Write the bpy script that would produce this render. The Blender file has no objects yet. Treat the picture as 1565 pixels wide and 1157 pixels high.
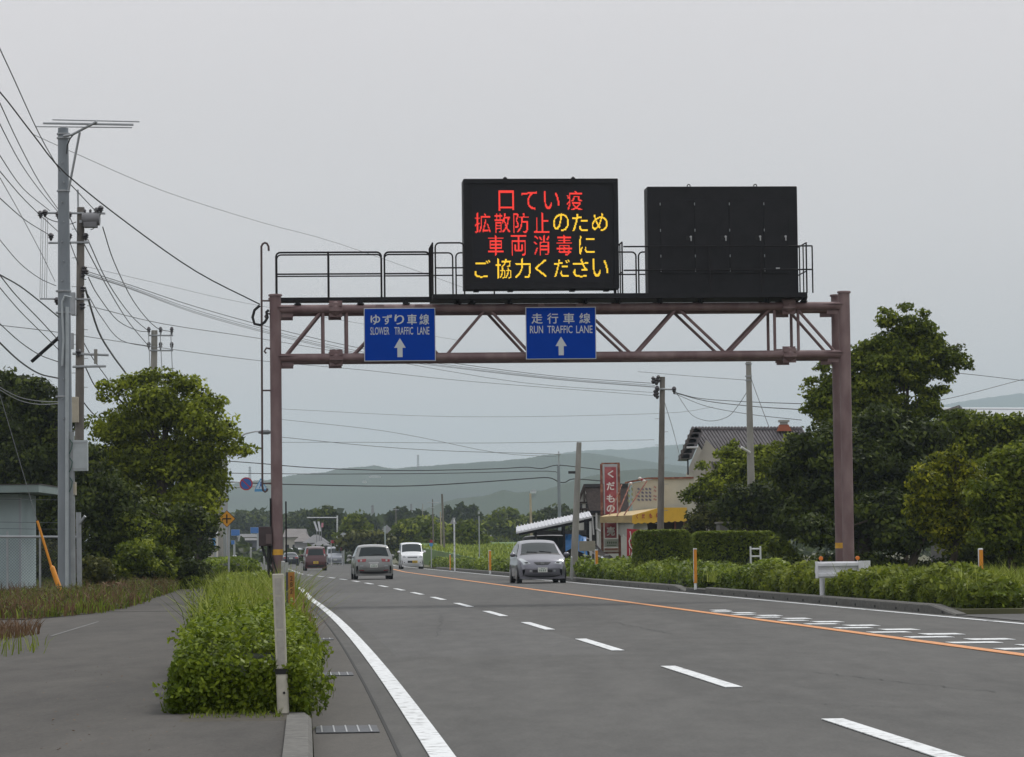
import bpy, math, random
import numpy as np
from mathutils import Vector, Matrix
R = math.radians
sc = bpy.context.scene
COL = sc.collection
rnd = random.Random(7)
rng = np.random.default_rng(11)

# ------------------------------------------------------------------ camera, sky, sun, exposure
F, CX, CY, CH = 4760.0, 782.5, 578.5, 1.2
PITCH, ROLL = math.atan((842.0 - 578.5) / F), 0.012
cam_d = bpy.data.cameras.new("camera")
cam_d.sensor_width = 36.0
cam_d.lens = 36.0 * F / 1565.0
cam_d.clip_start, cam_d.clip_end = 0.5, 30000
cam = bpy.data.objects.new("camera", cam_d)
COL.objects.link(cam)
CM = Matrix.Rotation(math.pi / 2 + PITCH, 3, 'X') @ Matrix.Rotation(-ROLL, 3, 'Z')
cam.matrix_world = Matrix.Translation((0, 0, CH)) @ CM.to_4x4()
sc.camera = cam

SUN_EL, SUN_AZ = R(56), R(38)      # azimuth from +Y (ahead) towards +X
sun_d = bpy.data.lights.new("sun", 'SUN')
sun_d.energy, sun_d.angle, sun_d.color = 1.5, R(11), (1.0, 0.965, 0.91)
sun = bpy.data.objects.new("sun", sun_d)
COL.objects.link(sun)
sdir = Vector((math.sin(SUN_AZ) * math.cos(SUN_EL), math.cos(SUN_AZ) * math.cos(SUN_EL), math.sin(SUN_EL)))
sun.rotation_euler = (-sdir).to_track_quat('-Z', 'Y').to_euler()

w = bpy.data.worlds.new("World")
sc.world = w
w.use_nodes = True
nt = w.node_tree
nt.nodes.clear()
N = nt.nodes.new
out = N('ShaderNodeOutputWorld')
sky = N('ShaderNodeTexSky')
sky.sky_type = 'NISHITA'
sky.sun_disc = False
sky.sun_elevation, sky.sun_rotation = SUN_EL, SUN_AZ
sky.dust_density, sky.air_density = 4.0, 1.0
hs = N('ShaderNodeHueSaturation')
hs.inputs['Saturation'].default_value = 0.35
nt.links.new(sky.outputs[0], hs.inputs['Color'])
bg1 = N('ShaderNodeBackground')
bg1.inputs['Strength'].default_value = 0.006
nt.links.new(hs.outputs[0], bg1.inputs['Color'])
# overcast layer: brighter towards the zenith, faint large cloud texture
tc = N('ShaderNodeTexCoord')
sx = N('ShaderNodeSeparateXYZ')
nt.links.new(tc.outputs['Generated'], sx.inputs[0])
ramp = N('ShaderNodeValToRGB')
e = ramp.color_ramp.elements
e[0].position, e[0].color = 0.0, (0.56, 0.54, 0.525, 1)
e[1].position, e[1].color = 1.0, (1.15, 1.155, 1.18, 1)
for p, c in ((0.05, (0.605, 0.575, 0.57)), (0.10, (0.67, 0.642, 0.645)), (0.175, (0.725, 0.695, 0.705)), (0.35, (0.80, 0.815, 0.84))):
    q = e.new(p)
    q.color = (*c, 1)
nt.links.new(sx.outputs['Z'], ramp.inputs[0])
noi = N('ShaderNodeTexNoise')
noi.inputs['Scale'].default_value = 1.9
noi.inputs['Detail'].default_value = 3
mp = N('ShaderNodeMapping')
mp.inputs['Scale'].default_value = (1, 1, 3.5)
nt.links.new(tc.outputs['Generated'], mp.inputs[0])
nt.links.new(mp.outputs[0], noi.inputs['Vector'])
mr = N('ShaderNodeMapRange')
mr.inputs['To Min'].default_value, mr.inputs['To Max'].default_value = 0.93, 1.07
nt.links.new(noi.outputs[0], mr.inputs[0])
bg2 = N('ShaderNodeBackground')
nt.links.new(ramp.outputs[0], bg2.inputs['Color'])
nt.links.new(mr.outputs[0], bg2.inputs['Strength'])
add = N('ShaderNodeAddShader')
nt.links.new(bg1.outputs[0], add.inputs[0])
nt.links.new(bg2.outputs[0], add.inputs[1])
nt.links.new(add.outputs[0], out.inputs['Surface'])

vs = sc.view_settings
sc.display_settings.display_device = 'sRGB'
vs.view_transform, vs.look = 'Standard', 'None'
vs.exposure, vs.gamma = 0.0, 1.0
vs.use_curve_mapping = False
sc.cycles.use_denoising = True
sc.cycles.max_bounces = 6
sc.cycles.diffuse_bounces = 3
sc.cycles.volume_bounces = 1
sc.cycles.transparent_max_bounces = 8

# ------------------------------------------------------------------ pixel <-> place helpers
def ray(px, py):
    d = CM @ Vector(((px - CX) / F, -(py - CY) / F, -1.0))
    return d / d.y
def at(px, py, D):
    return ray(px, py) * D + Vector((0, 0, CH))
def gp(px, py, z=0.0):
    d = ray(px, py)
    return d * ((z - CH) / d.z) + Vector((0, 0, CH))
def PX(px, D, z=0.0):
    """point at depth D and height z that is seen in column px"""
    py = 842 - (z - CH) / D * F
    for _ in range(4):
        p = at(px, py, D)
        py -= (z - p.z) / D * F
    return at(px, py, D)
def mpp(D):
    return D / F

# ------------------------------------------------------------------ materials
MATS = {}
def mat(name, col, rough=0.6, metal=0.0, spec=0.5, noise=0.0, nscale=8.0, bump=0.0, bscale=40.0, emit=None, coat=0.0, alpha=1.0,
        col2=None, c2lo=0.5, c2hi=0.6, detail=6.0, aniso=None):
    if name in MATS:
        return MATS[name]
    m = bpy.data.materials.new(name)
    m.use_nodes = True
    t = m.node_tree
    b = t.nodes['Principled BSDF']
    b.inputs['Base Color'].default_value = (*col, 1)
    b.inputs['Roughness'].default_value = rough
    b.inputs['Metallic'].default_value = metal
    b.inputs['Specular IOR Level'].default_value = spec
    b.inputs['Coat Weight'].default_value = coat
    if emit:
        b.inputs['Emission Color'].default_value = (*emit[0], 1)
        b.inputs['Emission Strength'].default_value = emit[1]
    tcn = t.nodes.new('ShaderNodeTexCoord')
    vec = tcn.outputs['Object']
    if aniso:
        mpn = t.nodes.new('ShaderNodeMapping')
        mpn.inputs['Scale'].default_value = aniso
        t.links.new(vec, mpn.inputs[0])
        vec = mpn.outputs[0]
    if noise > 0 or col2:
        n = t.nodes.new('ShaderNodeTexNoise')
        n.inputs['Scale'].default_value = nscale
        n.inputs['Detail'].default_value = detail
        t.links.new(vec, n.inputs['Vector'])
        rp = t.nodes.new('ShaderNodeValToRGB')
        el = rp.color_ramp.elements
        if col2:
            el[0].position, el[1].position = c2lo, c2hi
            el[0].color, el[1].color = (*col, 1), (*col2, 1)
        else:
            el[0].position, el[1].position = 0.3, 0.7
            el[0].color = (*[c * (1 - noise) for c in col], 1)
            el[1].color = (*[min(1, c * (1 + noise)) for c in col], 1)
        t.links.new(n.outputs[0], rp.inputs[0])
        t.links.new(rp.outputs[0], b.inputs['Base Color'])
        MATS[name + '/ramp'] = rp
    if bump > 0:
        n2 = t.nodes.new('ShaderNodeTexNoise')
        n2.inputs['Scale'].default_value = bscale
        n2.inputs['Detail'].default_value = 8
        t.links.new(vec, n2.inputs['Vector'])
        bp = t.nodes.new('ShaderNodeBump')
        bp.inputs['Strength'].default_value = bump
        bp.inputs['Distance'].default_value = 0.02
        t.links.new(n2.outputs[0], bp.inputs['Height'])
        t.links.new(bp.outputs[0], b.inputs['Normal'])
    MATS[name] = m
    return m

def asphalt(name, c1, c2, patch=None):
    m = bpy.data.materials.new(name)
    m.use_nodes = True
    t = m.node_tree
    b = t.nodes['Principled BSDF']
    L = t.links.new
    tcn = t.nodes.new('ShaderNodeTexCoord')
    def nz(scale, detail=4, ysc=1.0, rough=0.55):
        mpn = t.nodes.new('ShaderNodeMapping')
        mpn.inputs['Scale'].default_value = (1, ysc, 1)
        L(tcn.outputs['Object'], mpn.inputs[0])
        n = t.nodes.new('ShaderNodeTexNoise')
        n.inputs['Scale'].default_value = scale
        n.inputs['Detail'].default_value = detail
        n.inputs['Roughness'].default_value = rough
        L(mpn.outputs[0], n.inputs['Vector'])
        return n.outputs[0]
    big, wheel, fine = nz(0.25, 4, 0.25), nz(0.9, 2, 0.03), nz(32, 4, 1.0, .7)
    def mixf(a, b_, f):
        x = t.nodes.new('ShaderNodeMix')
        x.data_type = 'FLOAT'
        x.inputs['Factor'].default_value = f
        L(a, x.inputs['A']); L(b_, x.inputs['B'])
        return x.outputs['Result']
    mottle = nz(2.4, 7, 0.22, .78)
    v = mixf(mixf(mixf(big, wheel, 0.45), mottle, 0.5), fine, 0.3)
    rp = t.nodes.new('ShaderNodeValToRGB')
    el = rp.color_ramp.elements
    el[0].position, el[1].position = 0.42, 0.58
    el[0].color, el[1].color = (*c1, 1), (*c2, 1)
    L(v, rp.inputs[0])
    # dark specks of coarse aggregate and tar
    sp = nz(70, 2)
    sr = t.nodes.new('ShaderNodeValToRGB')
    sr.color_ramp.elements[0].position, sr.color_ramp.elements[1].position = 0.30, 0.42
    sr.color_ramp.elements[0].color = (0.45, 0.45, 0.45, 1)
    L(sp, sr.inputs[0])
    mu = t.nodes.new('ShaderNodeMix')
    mu.data_type, mu.blend_type = 'RGBA', 'MULTIPLY'
    mu.inputs['Factor'].default_value = 0.8
    L(rp.outputs[0], mu.inputs['A']); L(sr.outputs[0], mu.inputs['B'])
    L(mu.outputs['Result'], b.inputs['Base Color'])
    b.inputs['Roughness'].default_value = 0.82
    b.inputs['Specular IOR Level'].default_value = 0.35
    bp = t.nodes.new('ShaderNodeBump')
    bp.inputs['Strength'].default_value = 0.25
    bp.inputs['Distance'].default_value = 0.003
    L(fine, bp.inputs['Height'])
    L(bp.outputs[0], b.inputs['Normal'])
    MATS[name] = m
    return m

def leafmat(name, dark, mid, light, transl=0.3, rough=0.5):
    """foliage; each leaf carries its own tint (attribute 'tint' per face) """
    if name in MATS:
        return MATS[name]
    m = bpy.data.materials.new(name)
    m.use_nodes = True
    t = m.node_tree
    L = t.links.new
    b = t.nodes['Principled BSDF']
    o = t.nodes['Material Output']
    at_ = t.nodes.new('ShaderNodeAttribute')
    at_.attribute_name = 'tint'
    rp = t.nodes.new('ShaderNodeValToRGB')
    el = rp.color_ramp.elements
    el[0].position, el[0].color = 0.0, (*dark, 1)
    el[1].position, el[1].color = 1.0, (*light, 1)
    q = el.new(0.5); q.color = (*mid, 1)
    L(at_.outputs['Fac'], rp.inputs[0])
    L(rp.outputs[0], b.inputs['Base Color'])
    b.inputs['Roughness'].default_value = rough
    b.inputs['Specular IOR Level'].default_value = 0.14
    tr = t.nodes.new('ShaderNodeBsdfTranslucent')
    L(rp.outputs[0], tr.inputs['Color'])
    mx = t.nodes.new('ShaderNodeMixShader')
    mx.inputs[0].default_value = transl
    L(b.outputs[0], mx.inputs[1]); L(tr.outputs[0], mx.inputs[2])
    L(mx.outputs[0], o.inputs['Surface'])
    MATS[name] = m
    return m

# ------------------------------------------------------------------ object helpers
def put(o, parent=None):
    COL.objects.link(o)
    if parent is not None:
        o.parent = parent
    return o
def empty(name, loc, rz=0.0):
    o = bpy.data.objects.new(name, None)
    o.location, o.rotation_euler = loc, (0, 0, rz)
    o.empty_display_size = 0.2
    COL.objects.link(o)
    return o
def tag(o, label=None, cat=None, group=None, kind=None):
    if label: o['label'] = label
    if cat: o['category'] = cat
    if group: o['group'] = group
    if kind: o['kind'] = kind
    return o
def thing(name, label, cat, loc, rz=0.0, group=None):
    return tag(empty(name, loc, rz), label, cat, group)
def struct(o):
    o['kind'] = 'structure'
    return o
def dup(o, parent=None):
    c = o.copy()
    COL.objects.link(c)
    if parent is not None: c.parent = parent
    for k in list(o.children):
        dup(k, c)
    return c

class MB:
    def __init__(self):
        self.v, self.f = [], []
    def add(self, vs_, fs_):
        n = len(self.v)
        self.v += [tuple(p) for p in vs_]
        self.f += [tuple(i + n for i in f) for f in fs_]
        return self
    def box(self, c, s, rz=0.0, M=None):
        x, y, z = s[0] / 2, s[1] / 2, s[2] / 2
        pts = [Vector((a * x, b * y, d * z)) for d in (-1, 1) for a, b in ((-1, -1), (1, -1), (1, 1), (-1, 1))]
        if M is not None: pts = [M @ p for p in pts]
        if rz: pts = [Matrix.Rotation(rz, 3, 'Z') @ p for p in pts]
        c = Vector(c)
        return self.add([p + c for p in pts], [(3, 2, 1, 0), (4, 5, 6, 7), (0, 1, 5, 4), (1, 2, 6, 5), (2, 3, 7, 6), (3, 0, 4, 7)])
    def tube(self, pts, r, n=8, cap=True, sq=None):
        """pts: polyline; r: radius or list"""
        pts = [Vector(p) for p in pts]
        m = len(pts)
        rs = r if isinstance(r, (list, tuple)) else [r] * m
        t0 = (pts[1] - pts[0]).normalized()
        up = Vector((0, 0, 1)) if abs(t0.z) < 0.9 else Vector((0, 1, 0))
        a = t0.cross(up).normalized()
        vs_, fs_ = [], []
        for i, p in enumerate(pts):
            if i == 0: t = pts[1] - pts[0]
            elif i == m - 1: t = pts[-1] - pts[-2]
            else: t = (pts[i + 1] - pts[i]).normalized() + (pts[i] - pts[i - 1]).normalized()
            t.normalize()
            a = (a - t * a.dot(t)).normalized()
            b = t.cross(a)
            for k in range(n):
                th = 2 * math.pi * (k + .5) / n
                vs_.append(p + (a * math.cos(th) + b * math.sin(th)) * rs[i])
        for i in range(m - 1):
            for k in range(n):
                k2 = (k + 1) % n
                fs_.append((i * n + k, i * n + k2, (i + 1) * n + k2, (i + 1) * n + k))
        if cap:
            fs_.append(tuple(range(n))[::-1])
            fs_.append(tuple((m - 1) * n + k for k in range(n)))
        return self.add(vs_, fs_)
    def prism(self, outline, z0, z1, M=None):
        """outline (x, y) ccw, extruded along z from z0 to z1; M maps to place"""
        n = len(outline)
        vs_ = [Vector((x, y, z0)) for x, y in outline] + [Vector((x, y, z1)) for x, y in outline]
        if M is not None: vs_ = [M @ p for p in vs_]
        fs_ = [tuple(range(n))[::-1], tuple(range(n, 2 * n))]
        for i in range(n):
            j = (i + 1) % n
            fs_.append((i, j, n + j, n + i))
        return self.add(vs_, fs_)
    def lathe(self, prof, c=(0, 0, 0), n=16, M=None):
        vs_, fs_ = [], []
        for r, z in prof:
            for k in range(n):
                a = 2 * math.pi * k / n
                p = Vector((r * math.cos(a), r * math.sin(a), z))
                if M is not None: p = M @ p
                vs_.append(p + Vector(c))
        for i in range(len(prof) - 1):
            for k in range(n):
                k2 = (k + 1) % n
                fs_.append((i * n + k, i * n + k2, (i + 1) * n + k2, (i + 1) * n + k))
        fs_.append(tuple(range(n))[::-1])
        fs_.append(tuple((len(prof) - 1) * n + k for k in range(n)))
        return self.add(vs_, fs_)
    def build(self, name, m, parent=None, smooth=False, bevel=0.0, loc=None):
        me = bpy.data.meshes.new(name)
        v = self.v
        if loc is not None:
            v = [(p[0] - loc[0], p[1] - loc[1], p[2] - loc[2]) for p in v]
        me.from_pydata(v, [], self.f)
        me.materials.append(m)
        if smooth:
            me.polygons.foreach_set('use_smooth', [True] * len(me.polygons))
            try: me.set_sharp_from_angle(angle=R(40))
            except Exception: pass
        me.update()
        o = bpy.data.objects.new(name, me)
        if loc is not None: o.location = loc
        put(o, parent)
        if bevel > 0:
            b = o.modifiers.new('bevel', 'BEVEL')
            b.width, b.segments, b.limit_method = bevel, 2, 'ANGLE'
        return o

def np_mesh(name, V, nper, m, parent=None, tint=None):
    """many separate faces of nper corners each; V: (n*nper, 3)"""
    V = np.ascontiguousarray(V, dtype=np.float32)
    nf = len(V) // nper
    me = bpy.data.meshes.new(name)
    me.vertices.add(len(V))
    me.vertices.foreach_set('co', V.ravel())
    me.loops.add(nf * nper)
    me.loops.foreach_set('vertex_index', np.arange(nf * nper, dtype=np.int32))
    me.polygons.add(nf)
    me.polygons.foreach_set('loop_start', np.arange(0, nf * nper, nper, dtype=np.int32))
    me.polygons.foreach_set('loop_total', np.full(nf, nper, dtype=np.int32))
    if tint is not None:
        a = me.attributes.new('tint', 'FLOAT', 'FACE')
        a.data.foreach_set('value', np.clip(tint, 0, 1).astype(np.float32))
    me.materials.append(m)
    me.update()
    me.validate()
    o = bpy.data.objects.new(name, me)
    return put(o, parent)

def leaf_quads(P, Nrm, size, spread=0.8, aspect=0.55, up=0.25):
    """one diamond leaf per point, facing roughly along Nrm"""
    n = len(P)
    nr = Nrm + rng.normal(0, spread, (n, 3)) + np.array([0, 0, up])
    nr /= np.linalg.norm(nr, axis=1, keepdims=True) + 1e-9
    a = np.cross(nr, rng.normal(0, 1, (n, 3)))
    a /= np.linalg.norm(a, axis=1, keepdims=True) + 1e-9
    b = np.cross(nr, a)
    s = (size * rng.uniform(0.6, 1.25, n))[:, None]
    Q = np.stack([P - a * s, P - b * s * aspect + a * s * .1, P + a * s, P + b * s * aspect + a * s * .1], axis=1)
    return Q.reshape(-1, 3)

def blades(P, h, wdt, lean=0.35):
    n = len(P)
    an = rng.uniform(0, 2 * math.pi, n)
    d = np.stack([np.cos(an), np.sin(an), np.zeros(n)], 1)
    hh = (h * rng.uniform(0.45, 1.15, n))[:, None]
    le = (rng.uniform(0, lean, n))[:, None] * hh
    an2 = rng.uniform(0, 2 * math.pi, n)
    q = np.stack([np.cos(an2), np.sin(an2), np.zeros(n)], 1)
    ww = (wdt * rng.uniform(0.6, 1.3, n))[:, None]
    z = np.array([0, 0, 1.0])
    mid = P + d * le * 0.35 + z * hh * 0.6
    tip = P + d * le + z * hh * 0.97
    Q = np.stack([P - q * ww, P + q * ww, mid + q * ww * .8, mid - q * ww * .8, mid - q * ww * .8, mid + q * ww * .8, tip + q * ww * .08, tip - q * ww * .08], 1)
    return Q.reshape(-1, 3)

# ------------------------------------------------------------------ text
FONT_CACHE = {}
def text_tris(s, bold=0.0):
    key = (s, bold)
    if key in FONT_CACHE: return FONT_CACHE[key]
    cu = bpy.data.curves.new('lettering', 'FONT')
    cu.body = s
    cu.size = 1.0
    cu.resolution_u = 3
    cu.offset = bold
    o = bpy.data.objects.new('lettering', cu)
    COL.objects.link(o)
    dg = bpy.context.evaluated_depsgraph_get()
    me = bpy.data.meshes.new_from_object(o.evaluated_get(dg))
    me.calc_loop_triangles()
    V = np.array([v.co[:2] for v in me.vertices], dtype=float).reshape(-1, 2)
    T = np.array([t.vertices[:] for t in me.loop_triangles], dtype=int).reshape(-1, 3)
    bpy.data.objects.remove(o)
    bpy.data.curves.remove(cu)
    bpy.data.meshes.remove(me)
    FONT_CACHE[key] = (V, T)
    return V, T
def text_obj(name, s, m, parent, M, w, h, bold=0.0, thick=0.004, keep=False):
    """lettering fitted into w x h, centred on M's origin in M's x-y plane (z towards the viewer)"""
    V, T = text_tris(s, bold)
    if not len(V): return None
    lo, hi = V.min(0), V.max(0)
    sx_, sy_ = w / max(hi[0] - lo[0], 1e-6), h / max(hi[1] - lo[1], 1e-6)
    if keep: sx_ = sy_ = min(sx_, sy_)
    c = (lo + hi) / 2
    P2 = (V - c) * np.array([sx_, sy_])
    vs_ = [M @ Vector((x, y, thick)) for x, y in P2]
    me = bpy.data.meshes.new(name)
    me.from_pydata(vs_, [], [tuple(t) for t in T])
    me.materials.append(m)
    me.update()
    return put(bpy.data.objects.new(name, me), parent)
# ------------------------------------------------------------------ the road: measured edge lines on the ground
def fit(pts, deg, far):
    Y = np.array([p[1] for p in pts]); X = np.array([p[0] for p in pts])
    c = np.polyfit(Y, X, deg)
    y1 = Y.max()
    def f(y):
        y = np.asarray(y, float)
        base = np.polyval(c, np.minimum(y, y1))
        return base + np.where(y > y1, (y - y1) * far, 0)
    return f
def g2(*pp):
    return [(gp(a, b).x, gp(a, b).y) for a, b in pp]
fD = fit(g2((1283,1100),(1023,1022),(886,978),(801,952),(743,933),(697,922),(657,911),(625,905),(606,901),(582,895),(561,891.5),(523.6,885.5),(507,882.8),(490,881.4),(477,880),(465,878)), 3, -0.085)
fL0 = fit(g2((684,1157),(634.5,1100),(597,1050),(561,1000),(520,949),(480,920),(458,906)), 2, -0.08)
def fL(y):
    y = np.asarray(y, float)
    t = np.clip((y - 80) / 25, 0, 1)
    return (1 - t) * fL0(np.minimum(y, 100)) + t * (fD(y) - 3.05)
fO = fit(g2((1565,1006.5),(1381,975.4),(1200,954.6),(1152.5,945),(1072,933.5),(980,922.6),(812,900.3),(720,890),(648.7,878),(618,874.2)), 2, -0.06)
fR = fit(g2((1565,951.5),(1355.6,934.7),(1200,920.4),(1171.7,918.7),(1066,909),(980,901.5),(896,893),(781,882.2),(720,875),(602.7,865)), 2, -0.05)

def strip(name, ys, fa, fb, z, m, parent=None, zf=None):
    vs_, fs_ = [], []
    for i, y in enumerate(ys):
        a, b = float(fa(y)), float(fb(y))
        vs_ += [(a, y, z), (b, y, z)]
    for i in range(len(ys) - 1):
        fs_.append((2 * i, 2 * i + 1, 2 * i + 3, 2 * i + 2))
    if z > 0.003:      # a sheet has sides down to the level below
        n = len(vs_)
        k_ = .06 if name == 'repair_patch' else 0.0     # the patch fades out over a thin wedge
        vs_ += [(x + (-k_ if i % 2 == 0 else k_), y + (-5 * k_ if i < 2 else (5 * k_ if i >= n - 2 else 0)), -0.03 if z > 0.05 else z - 0.0055) for i, (x, y, _) in enumerate(vs_)]
        for i in range(len(ys) - 1):
            fs_ += [(2 * i, 2 * i + 2, n + 2 * i + 2, n + 2 * i), (2 * i + 3, 2 * i + 1, n + 2 * i + 1, n + 2 * i + 3)]
        fs_ += [(1, 0, n, n + 1), (n - 2, n - 1, 2 * n - 1, 2 * n - 2)]
    return MB().add(vs_, fs_).build(name, m, parent)
def off(f, d):
    return lambda y: f(y) + d

M_ground = mat('ground earth and grass', (0.085, 0.085, 0.040), 0.95, noise=0.4, nscale=0.8)
M_asph = asphalt('road asphalt', (0.046, 0.0448, 0.0422), (0.092, 0.0895, 0.084))
M_asph2 = asphalt('road asphalt patch', (0.056, 0.055, 0.053), (0.102, 0.100, 0.0955))
M_path = asphalt('path asphalt', (0.031, 0.0275, 0.024), (0.071, 0.0645, 0.0565))
M_gutter = asphalt('gutter concrete', (0.056, 0.052, 0.046), (0.090, 0.083, 0.073))
M_kerb = mat('kerb concrete', (0.10, 0.097, 0.088), 0.85, noise=0.35, nscale=16, bump=0.1, bscale=60)
def paint(name, col, worn):
    m = mat(name, col, 0.6, col2=worn, c2lo=0.53, c2hi=0.68, nscale=11, detail=12, bump=0.15, bscale=90)
    return m
M_white = paint('road paint white', (0.66, 0.68, 0.69), (0.24, 0.24, 0.24))
M_orange = paint('road paint orange', (0.62, 0.25, 0.075), (0.35, 0.17, 0.08))

gxs = [-9000, -3000, -1000, -400, -200, -120, -80, -50, -30, -20, -12, -6, 0, 6, 12, 20, 30, 50, 80, 120, 200, 400, 1000, 3000, 9000]
gys = [-60, -20, 0] + list(range(8, 120, 8)) + [140, 170, 200, 250, 300, 400, 600, 1000, 2000, 4000, 8000, 12000]
g = MB().add([(x, y, -0.02) for y in gys for x in gxs], [(j * len(gxs) + i, j * len(gxs) + i + 1, (j + 1) * len(gxs) + i + 1, (j + 1) * len(gxs) + i) for j in range(len(gys) - 1) for i in range(len(gxs) - 1)]).build('ground', M_ground)
struct(g)
ysr = list(np.arange(4, 120, 4)) + list(np.arange(120, 700, 10))
road = struct(strip('road', ysr, off(fL, -0.25), off(fR, 0.40), 0.0, M_asph))
gut = struct(strip('gutter', ysr[:-30], off(fL, -0.75), off(fL, -0.25), 0.006, M_gutter))
# dark joint between gutter apron and asphalt
M_joint = mat('tar joint', (0.02, 0.02, 0.02), 0.9)
struct(strip('gutter_joint', [y for y in ysr if y < 110], off(fL, -0.262), off(fL, -0.238), 0.010, M_joint))
# repaired lane surface
def patch_a(y): return fL(y) + 0.35
def patch_b(y): return fD(y) - 0.12
strip('repair_patch', [y for y in np.arange(36, 96, 3)], patch_a, patch_b, 0.004, M_asph2, road)
# markings
strip('edge_line', list(np.arange(4, 600, 4)), off(fL, -0.075), off(fL, 0.075), 0.010, M_white, road)
strip('centre_line', list(np.arange(4, 600, 4)), off(fO, -0.09), off(fO, 0.09), 0.010, M_orange, road)
yr = 30.0
while yr < 560:
    ln = 9.5
    strip('edge_dash', list(np.linspace(yr, yr + ln, 6)), off(fR, -0.06), off(fR, 0.06), 0.010, M_white, road)
    yr += ln + 0.25
D0 = gp(1283, 1100).y
for k in range(-1, 34):
    y1 = D0 + 10.15 * k
    if y1 < 14: continue
    dsh = strip('lane_dash', list(np.linspace(y1 - 5.0, y1, 5)), off(fD, -0.075), off(fD, 0.075), 0.010, M_white, road)
yb = 28.0
k = 0
def taper(y): return max(0.0, min(1.0, (70 - y) / 36.0))
while yb < 60:
    t_ = taper(yb)
    strip('hatch_stripe', [yb, yb + 0.55], off(fO, 0.19), off(fO, 0.19 + 0.20 + 0.45 * t_), 0.010, M_white, road)
    strip('hatch_stripe', [yb + 1.25, yb + 1.8 + (0.5 - 0.5 * t_)], off(fO, 0.22 + 0.55 * t_), off(fO, 0.40 + 0.95 * t_), 0.010, M_white, road)
    yb += 2.55
# hairline cracks in the asphalt
M_crack = mat('crack filler', (0.035, 0.035, 0.036), 0.9)
for (x0, y0, x1, y1) in ((2.9, 30, 3.9, 25.5), (1.8, 24.5, 3.0, 23.2), (-1.1, 44, -1.4, 60), (2.2, 44, 1.6, 52)):
    pts = []
    for i in range(19):
        t = i / 18
        pts.append((x0 + (x1 - x0) * t + rnd.uniform(-.06, .06), y0 + (y1 - y0) * t))
    mb = MB()
    for i in range(18):
        a, b = pts[i], pts[i + 1]
        mb.add([(a[0] - .006, a[1], .006), (a[0] + .006, a[1], .006), (b[0] + .006, b[1], .006), (b[0] - .006, b[1], .006)], [(0, 1, 2, 3)])
    mb.build('crack', M_crack, road)

# pavement on the near side, verge between it and the road
zp = 0.12
def fPR(y):   # right side of the path / left side of the planted verge
    y = np.asarray(y, float)
    return fL(y) - 1.62 - 0.9 * np.clip((y - 25) / 45, 0, 1)
def fPL(y):
    y = np.asarray(y, float)
    return fD(y) - 7.45
ysp = list(np.arange(6, 104, 3.0))
path = struct(strip('path', ysp, lambda y: -34.0, fPR, zp, M_path))
ysp2 = list(np.arange(119, 330, 6.0))
struct(strip('path', ysp2, fPL, fPR, zp, M_path))
struct(strip('side_road', [101, 121], lambda y: -80.0, off(fL, -0.70), 0.02, M_path))
verge = struct(strip('verge_ground', [20.22] + [y for y in ysp if y > 20.5] , fPR, off(fL, -0.90), 0.122, mat('dark verge soil', (.045, .038, .026), .95, noise=.4, nscale=9)))
near_apron = struct(strip('path_apron', [6, 9, 12, 15, 18, 20.2], fPR, off(fL, -0.90), 0.123, M_path))
# joint lines across the path
for y in (60,):
    strip('path_joint', [y, y + 0.03], lambda q: (fPL(q) if q > 55 else -7.0), fPR, zp + 0.004, M_joint, path)
# white line on the driveway mouth
p0, p1 = gp(78, 972, .125), gp(150, 950, .125)
dv = Vector((p1.x - p0.x, p1.y - p0.y, 0)).normalized(); nv = Vector((-dv.y, dv.x, 0)) * .022
MB().add([p0 - nv, p1 - nv, p1 + nv, p0 + nv], [(0, 1, 2, 3)]).build('faded_line', mat('faded paint', (0.13, 0.13, 0.125), .8, noise=.4, nscale=6), path)

def kerb_run(root, ys, fa, wdt, z1, fh=None, holes=False, taper_end=None):
    for i in range(len(ys) - 1):
        y0, y1 = ys[i] + 0.006, ys[i + 1] - 0.006
        a0, a1 = float(fa(y0)), float(fa(y1))
        h0 = h1 = z1
        if taper_end == i: h0 = 0.03
        ch = 0.025
        mb = MB()
        vs_ = []
        for (x, y, h) in ((a0, y0, h0), (a1, y1, h1)):
            vs_ += [(x, y, -0.01), (x, y, h - ch), (x + ch * (1 if wdt > 0 else -1), y, h), (x + wdt, y, h), (x + wdt, y, -0.01)]
        fs_ = [(j, j + 1, j + 6, j + 5) for j in range(4)] + [(4, 0, 5, 9), (0, 4, 3, 2, 1), (5, 6, 7, 8, 9)]
        fs_ = [f[::-1] for f in fs_] if wdt > 0 else fs_
        mb.add(vs_, fs_)
        o = mb.build('kerb_stone', M_kerb, root)
        if holes and i % 1 == 0:
            h = MB()
            ym = (y0 + y1) / 2
            x = float(fa(ym))
            h.box((x + .004, ym, 0.045), (0.02, 0.16, 0.045))
            h.build('drain_hole', MATS['tar joint'], o)
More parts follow.
